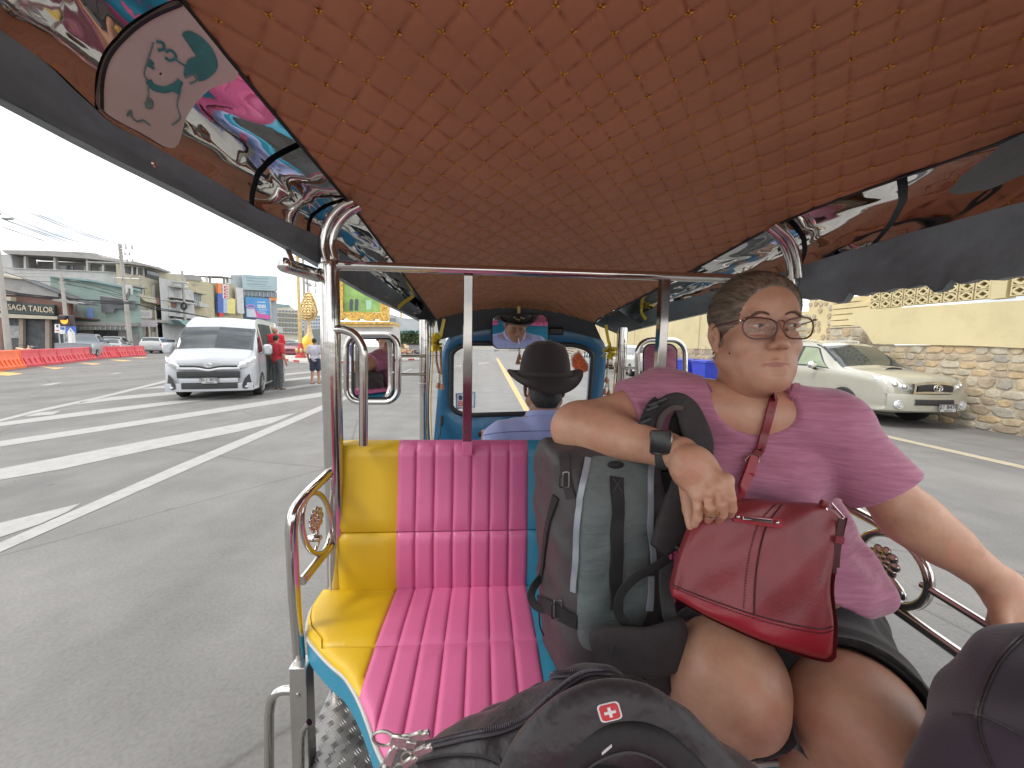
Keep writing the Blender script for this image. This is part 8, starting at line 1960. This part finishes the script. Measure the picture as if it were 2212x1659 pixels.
pad2('strap_mesh', [(1020, 800, .395), (1100, 660, .393), (1230, 570, .395), (1400, 535, .395), (1560, 580, .392), (1700, 690, .39), (1800, 800, .385)], [.030, .028, .026, .024, .026, .028, .03], .022, BLK2)
pad2('strap_root', [(1380, 300, .432), (1440, 320, .425), (1500, 390, .415)], [.03, .034, .034], .012, BLK2)
sheet_c = s_E(1400, 690, .41)
MB().sphere(sheet_c-fw*-.02, .055, 20, 12, (1, .5, .55)).build('front_pocket', BLKN, LB)
lz = MB()
for k in range(9): lz.cbox(s_E(1262+k*6, 640-k*5, .383), (.0005, .0005, .0013), 0)
lz.build('white_zip', WHITE, LB)
# badge
def badge(pts, off, m_, name, th=.0008):
    P_ = []
    for q in cE(pts):
        h_ = hit(PT, q[0], q[1], off); P_.append(h_[0] if h_ else W(q[0], q[1], .39))
    return MB().prism(P_, fw*th).build(name, m_, LB, smooth=False)
cc_ = np.array((1300, 416)); ax_ = np.array((58, -14)); ay_ = np.array((14, 46))
sq = lambda k: [cc_+ax_*k*a+ay_*k*b for a, b in rrect(-1, -1, 1, 1, .42, 4)]
badge(sq(1.02), .0012, WHITE, 'badge_rim'); badge(sq(.86), .0020, mm('badge_red', (.55, .012, .02), .4, 0, 0), 'badge')
cr_ = [(-.16, -.6), (.16, -.6), (.16, -.16), (.6, -.16), (.6, .16), (.16, .16), (.16, .6), (-.16, .6), (-.16, .16), (-.6, .16), (-.6, -.16), (-.16, -.16)]
badge([cc_+ax_*a*.9+ay_*b*.9 for a, b in cr_], .0028, WHITE, 'badge_cross')
# zip pulls
PULL = mm('pull_metal', (.42, .41, .38), .38, .85, .3, 60)
def pullp(x, y, ang, s_, d=.425):
    q = c_ = s_E(x, y, d); a = R(ang); X_ = rt*math.cos(a)+up*math.sin(a); Y_ = -rt*math.sin(a)+up*math.cos(a); Mx = rotM(X_, Y_, -fw)
    m = MB(); m.cbox(c_, (.0075*s_, .0045*s_, .0018*s_), .0015, Mx); m.cbox(c_+X_*.009*s_-fw*.001, (.004*s_, .0028*s_, .0024*s_), .001, Mx)
    ring = [c_-X_*(.013*s_)+X_*.008*s_*math.cos(t_)+Y_*.0055*s_*math.sin(t_) for t_ in np.linspace(0, 6.28, 14, endpoint=False)]; m.tube(ring, .0012*s_, 6, closed=True); m.build('zip_pull', PULL, LB)
for q in ((262, 548, 20, 1.1), (282, 628, 25, 1.1), (170, 572, -8, 1.4), (215, 690, 35, 1.0), (120, 660, 65, 1.2), (905, 545, 50, .9)): pullp(q[0], q[1], q[2], q[3], .418)
MB().tube([s_E(x, y, .42) for x, y in ((130, 560), (150, 600), (190, 610), (230, 640))], .0016, 8).build('pull_cord', PULL, LB)
rebase(LB)
# ================================================================== dark bag in the right corner
S = SDF(W(2250, 1640, .46)-[.26, .22, .26], W(2250, 1640, .46)+[.26, .22, .24], .005)
S.cap(W(2215, 1800, .40), W(2350, 1530, .46), .088, .088, k=.02); S.ell(W(2330, 1730, .45), (.12, .12, .15), k=.05); S.warp(lambda X, Y, Z: .002*np.sin(X*30+Y*22)+.0025*np.sin(Z*52+X*35+3*np.sin(Y*20)))
DB = empty('travel_bag', W(2230, 1750, .45), 0, 'dark navy fabric bag, painted with a plum flare tint, bulging in at the bottom right corner', 'bag')
V_, F_ = parts_of(S, 3); joinmesh('bag_body', [(V_, F_)], mat('flare_tinted_fabric', (.040, .026, .042), .75, 0, .2, 5, bump=.3, bs=200, sheen=.2, hue=(.028, .024, .034)), DB); TD = bvh((V_, F_))  # plum tone is a lens flare tint put into the fabric colour
band_on(TD, [(2060, 1545), (2110, 1548), (2170, 1572), (2230, 1605)], .0025, .0015, BLKN, 'seam', DB, None, .001, 30); band_on(TD, [(2140, 1659), (2110, 1560), (2150, 1440), (2212, 1370)], .0025, .0015, BLKN, 'seam', DB, None, .001, 30); band_on(TD, [(2146, 1659), (2117, 1560), (2157, 1443), (2218, 1375)], .0012, .001, BLKN, 'stitching', DB, None, .001, 30); rebase(DB)
# ================================================================== driver
DRV = empty('person', (.27, 1.68, .46), 0, 'driver seen from behind in black hat and lavender-blue shirt, at the handlebar', 'person')
DP = np.array([.268, 1.665, 1.365]); DM = Rm(math.pi-.05, -.02, 0); dx = lambda *a: DP+DM@np.array(a)
S = SDF((-.105, -.125, -.21), (.105, .135, .14), .0030); head_sdf(S, True, .98)
hV, hF = parts_of(S, 1); dh = (xf(hV, DM, DP), hF)
T = SDF((-.06, 1.40, .60), (.62, 2.24, 1.34), .008)
def dtorso(T, o=0):
    T.ell((.27, 1.62, 1.02), (.19+o, .12+o, .20+o), k=.03); T.ell((.27, 1.60, .80), (.17+o, .13+o, .18+o), k=.05); T.cap((.10, 1.62, 1.16), (.44, 1.62, 1.16), .060+o, k=.03)
    T.cap(dx(0, -.045, -.10), (.27, 1.62, 1.12), .060+o, .09+o, k=.03)
    for s in (-1, 1): T.cap((.27+s*.03, 1.63, 1.22), (.27+s*.16, 1.62, 1.155), .045+o, .045+o, k=.03)
dtorso(T); 
for s in (-1, 1):
    sh_, el_, wr_ = np.array([.27+s*.17, 1.62, 1.15]), np.array([.27+s*.25, 1.80, 1.00]), np.array([.27+s*.22, 2.05, 1.06])
    T.cap(sh_, el_, .045, .038, k=.02); T.cap(el_, wr_, .038, .027, k=.02); T.cap(wr_, wr_+np.array([-s*.01, .07, .01]), .030, .026, k=.01)
    for k in range(4): T.cap(wr_+np.array([-s*.03+s*.018*k, .07, .015]), wr_+np.array([-s*.03+s*.018*k, .10, -.015]), .010, .009, k=.006)
T.cap((.27, 1.66, .82), (.16, 1.95, .84), .08, .06, k=.02); T.cap((.27, 1.66, .82), (.38, 1.95, .84), .08, .06, k=.02)
joinmesh('body', [dh, parts_of(T, 1)], mat('tan_skin', (.30, .15, .09), .5, 0, .12, 12, sss=.05, bump=.1, bs=200), DRV)
Q = SDF((-.08, 1.40, .62), (.64, 2.0, 1.32), .006); dtorso(Q, .010)
for s in (-1, 1): Q.cap((.27+s*.17, 1.62, 1.15), (.27+s*.235, 1.76, 1.03), .058, .054, k=.03)
Q.warp(lambda X, Y, Z: .003*np.sin(X*38+Z*30)*np.sin(Z*22+X*9)+.0012*np.sin(X*80+Z*50)); Q.F = np.maximum(Q.F, (Q.ax[2]-1.243).astype(np.float32)[None, None, :]+(.25*(Q.ax[1]-1.62)).astype(np.float32)[None, :, None])
dsh = sdfobj('shirt', Q, mat('lavender_cotton', (.33, .37, .64), .8, 0, .08, 4, bump=.3, bs=60, sheen=.2), DRV, 1)[0]
MB().tube([(.27+.070*math.cos(a), 1.628+.066*math.sin(a), 1.250-.018*math.sin(a)) for a in np.linspace(0, 6.28, 30, endpoint=False)], .011, 8, closed=True, flat=1.4, upv=(0, 0, 1)).build('collar', MT.get('x') or bpy.data.materials['lavender_cotton'], dsh)
Q2 = Q; VT = bvh(Q.mesh()); band_on(VT, Z3([(640, 1520), (800, 1488), (1000, 1470), (1330, 1462), (1500, 1470)], 1020, 700, 4.148), .003, .0015, mm('shirt_seam', (.12, .14, .32), .8), 'yoke_seam', DRV, None, .0005, 40)
Hh = SDF((-.10, -.13, -.13), (.10, .10, .15), .003); Hh.ell((0, -.012, .034), (.079, .101, .088)); Hh.ell((0, -.06, -.045), (.062, .05, .06), k=.02); Hh.ell((0, .10, -.02), (.085, .088, .12), k=.004, op='s')
for s in (-1, 1): Hh.ell((s*.088, .0, -.03), (.028, .035, .05), k=.004, op='s')
for s in (-1, 1): Hh.ell((s*.078, -.07, -.105), (.040, .06, .055), k=.012, op='s')
V_, F_ = parts_of(Hh, 1); joinmesh('hair', [(xf(V_, DM, DP), F_)], mm('black_hair', (.02, .018, .017), .6, 0, .3, 80, bump=1, bs=160), DRV)
for s in (-1, 1): MB().sphere(dx(s*.032, .0722, 0), .0122, 12, 8).build('eye', EYEW, DRV); MB().sphere(dx(s*.032, .0808, -.002), .0052, 10, 6).build('iris', IRIS, DRV)
HATM = mat('dark_felt', (.024, .017, .018), .85, 0, .2, 5, bump=.4, bs=120, sheen=.3)
hc_ = dx(0, -.008, .048); n_a = 72; rows = []
def hatp(r, th, z): return hc_+np.array([math.cos(th)*r*1.0, math.sin(th)*r*1.0, z*1.10])
for (k, (r, z)) in enumerate([(.0, .124), (.03, .122), (.055, .114), (.075, .097), (.089, .070), (.098, .035), (.104, .0), (.107, -.012), (.114, -.018), (.126, -.022), (.140, -.026), (.152, -.028), (.153, -.031), (.140, -.031), (.108, -.022)]):
    row = []
    for j in range(n_a):
        th = 2*math.pi*j/n_a; lift = 0
        if r > .108: lift = ((r-.104)/.050)*(.040*abs(math.cos(th))**3+(.034 if math.sin(th) > 0 else -.030)*abs(math.sin(th))**2+.004*math.sin(3*th+1))
        rr_ = r*(1+.0*th) if r < .104 else r*(1-.02*abs(math.cos(th))**2)
        z_ = z-.010*max(0, 1-r/.05)*0-(.012*math.exp(-((math.sin(th)*r)/.03)**2) if r < .06 else 0)
        row.append(hatp(rr_, th, z_+lift)+np.array([0, 0, .0022*math.sin(5*th+r*40)*(r > .02)]))
    rows.append(row)
hat = MB().grid(rows, closed=True).build('hat', HATM, DRV, angle=80)
MB().tube([hatp(.106, t_, .0) for t_ in np.linspace(0, 6.28, 60, endpoint=False)], .006, 6, closed=True, flat=1.8, upv=(0, 0, 1)).build('hat_band', mm('hat_band', (.03, .026, .026), .7), hat)
for k in range(5): a = 1.2+k*.15; MB().sphere(hatp(.104, a, .02+.008*math.sin(k*2)), .007, 8, 6, (1, .4, .8)).build('hat_badge', mm('badge_gold', (.5, .42, .25), .4, .5), hat)
MB().tube([dx(.008, .096, -.078), dx(.010, .135, -.098)], .004, 8).build('cigarette', WHITE, DRV)
rebase(DRV); DRV.matrix_world = Matrix.Translation((-.02, -.13, .03))@DRV.matrix_world
MB().tube([(-.02, 2.10, 1.06), (.12, 2.12, 1.10), (.27, 2.14, 1.08), (.42, 2.12, 1.10), (.56, 2.10, 1.06)], .014, 8).build('handlebar', BLACKP, TUK)
MB().box((.08, 1.45, .58), (.46, 1.85, .66), .03).build('driver_seat', BLUE, TUK)
rebase(TUK)
# ================================================================== garlands
YRIB = mm('yellow_ribbon', (.72, .58, .05), .35, 0, .15, 8, spec=.6); BEAD = mm('brown_bead', (.33, .15, .08), .5, 0, .4, 40); PETAL = mm('cream_petal', (.6, .55, .45), .6, 0, .2, 20)
rg = random.Random(11)
def rosette(m, c, r, n=22):
    for k in range(n):
        a = norm([rg.uniform(-1, 1), rg.uniform(-1, .3), rg.uniform(-1, 1)]); b = norm(np.cross(a, (rg.uniform(-1, 1), .2, 1))); c = np.array(c)
        m.add([c, c+a*r*.5+b*r*.28, c+a*r*rg.uniform(.8, 1.15), c+a*r*.5-b*r*.28], [(0, 1, 2, 3)]); m.add([c+a*r*.2, c+a*r*.6+b*r*.3+np.array([0, -.003, 0]), c+a*r*.9-b*r*.1], [(0, 1, 2)])
def garland(name_lab, ctr, rib_top, strands, y, r=.05, rad=.0075):
    root = empty('garland', U(*ctr, y=y), 0, name_lab, 'garland')
    t_ = [U(*q, y=y) for q in rib_top]; MB().strip(catmull(t_, 14), (0, -1, 0), .018, .002).build('ribbon', YRIB, root)
    m = MB(); rosette(m, U(*ctr, y=y-.01), r); m.build('ribbon_rosette', YRIB, root, angle=10)
    for st in strands:
        P_ = catmull([U(*q, y=y-.012) for q in st], 40); s_ = np.concatenate([[0], np.cumsum([np.linalg.norm(P_[i+1]-P_[i]) for i in range(len(P_)-1)])]); n_ = max(2, int(s_[-1]/(rad*1.75))); A3 = np.array(P_)
        for i in range(n_):
            c = np.array([np.interp(s_[-1]*i/n_, s_, A3[:, k]) for k in range(3)]); MB().sphere(c, rad, 8, 6, (1, 1, 1.15)).build('bead', BEAD if i < n_-4 else PETAL, root)
        e = P_[-1]; MB().lathe([(.002, .012), (.008, .006), (.013, -.012), (.015, -.022), (.0, -.024)], e, 10).build('tassel', BEAD, root)
    rebase(root); return root
cF = lambda l: Z3(l, 1020, 700, 4.148)
garland('yellow ribbon flower garland with bead strands hanging left of the windscreen', cF([(212, 575)])[0], cF([(268, 325), (245, 430), (225, 520)]), [cF([(190, 640), (188, 740), (210, 860), (212, 940), (205, 985)]), cF([(235, 620), (232, 720), (238, 860), (240, 930), (245, 1000)])], 2.16, .068)
garland('yellow ribbon flower garland with bead strands hanging right of the windscreen', cF([(1932, 665)])[0], cF([(1905, 385), (1918, 480), (1938, 580)]), [cF([(1925, 740), (1922, 830), (1915, 900), (1912, 930)]), cF([(1930, 950), (1905, 1010), (1890, 1055)]), cF([(1930, 950), (1935, 1010), (1935, 1065)])], 2.16, .060)
garland('short yellow ribbon and bead garland behind the rear-view mirror', cF([(1022, 300)])[0], cF([(1024, 200), (1022, 250), (1022, 275)]), [cF([(1025, 630), (1028, 670), (1028, 700)]), cF([(1030, 720), (1015, 745)])], 2.20, .02)
def bow(lab, pts, ctr, r, y=None, xpl=None):
    """ribbon bow tied to the canopy side"""
    f_ = (lambda q: Upl(*q, *LPl)+np.array([.02, 0, 0])) if xpl == 'L' else (lambda q: Upl(*q, *RPl)-np.array([.02, 0, 0]))
    root = empty('ribbon_bow', f_(ctr), 0, lab, 'ribbon'); m = MB(); rosette(m, f_(ctr), r, 16); m.build('bow_loops', YRIB, root, angle=10)
    MB().strip(catmull([f_(q) for q in pts], 20), (1 if xpl == 'L' else -1, -.5, 0), .016, .002).build('ribbon_tail', YRIB, root); rebase(root)
bow('yellow ribbon bow tied beside the left roof hoop', [(715, 400), (712, 425), (722, 450)], (712, 400), .045, xpl='L')
bow('yellow ribbon bow on the left liner near the front, with a long tail', Z3([(1640, 760), (1600, 870), (1560, 930), (1480, 980), (1410, 1040)], 620, 500, 4.148), Z3([(1580, 770)], 620, 500, 4.148)[0], .055, xpl='L')
bow('yellow ribbon bow hanging from the right liner beside the right centre post', Z3([(350, 490), (330, 560), (370, 620)], 1480, 600, 3.457), Z3([(360, 500)], 1480, 600, 3.457)[0], .045, xpl='R')
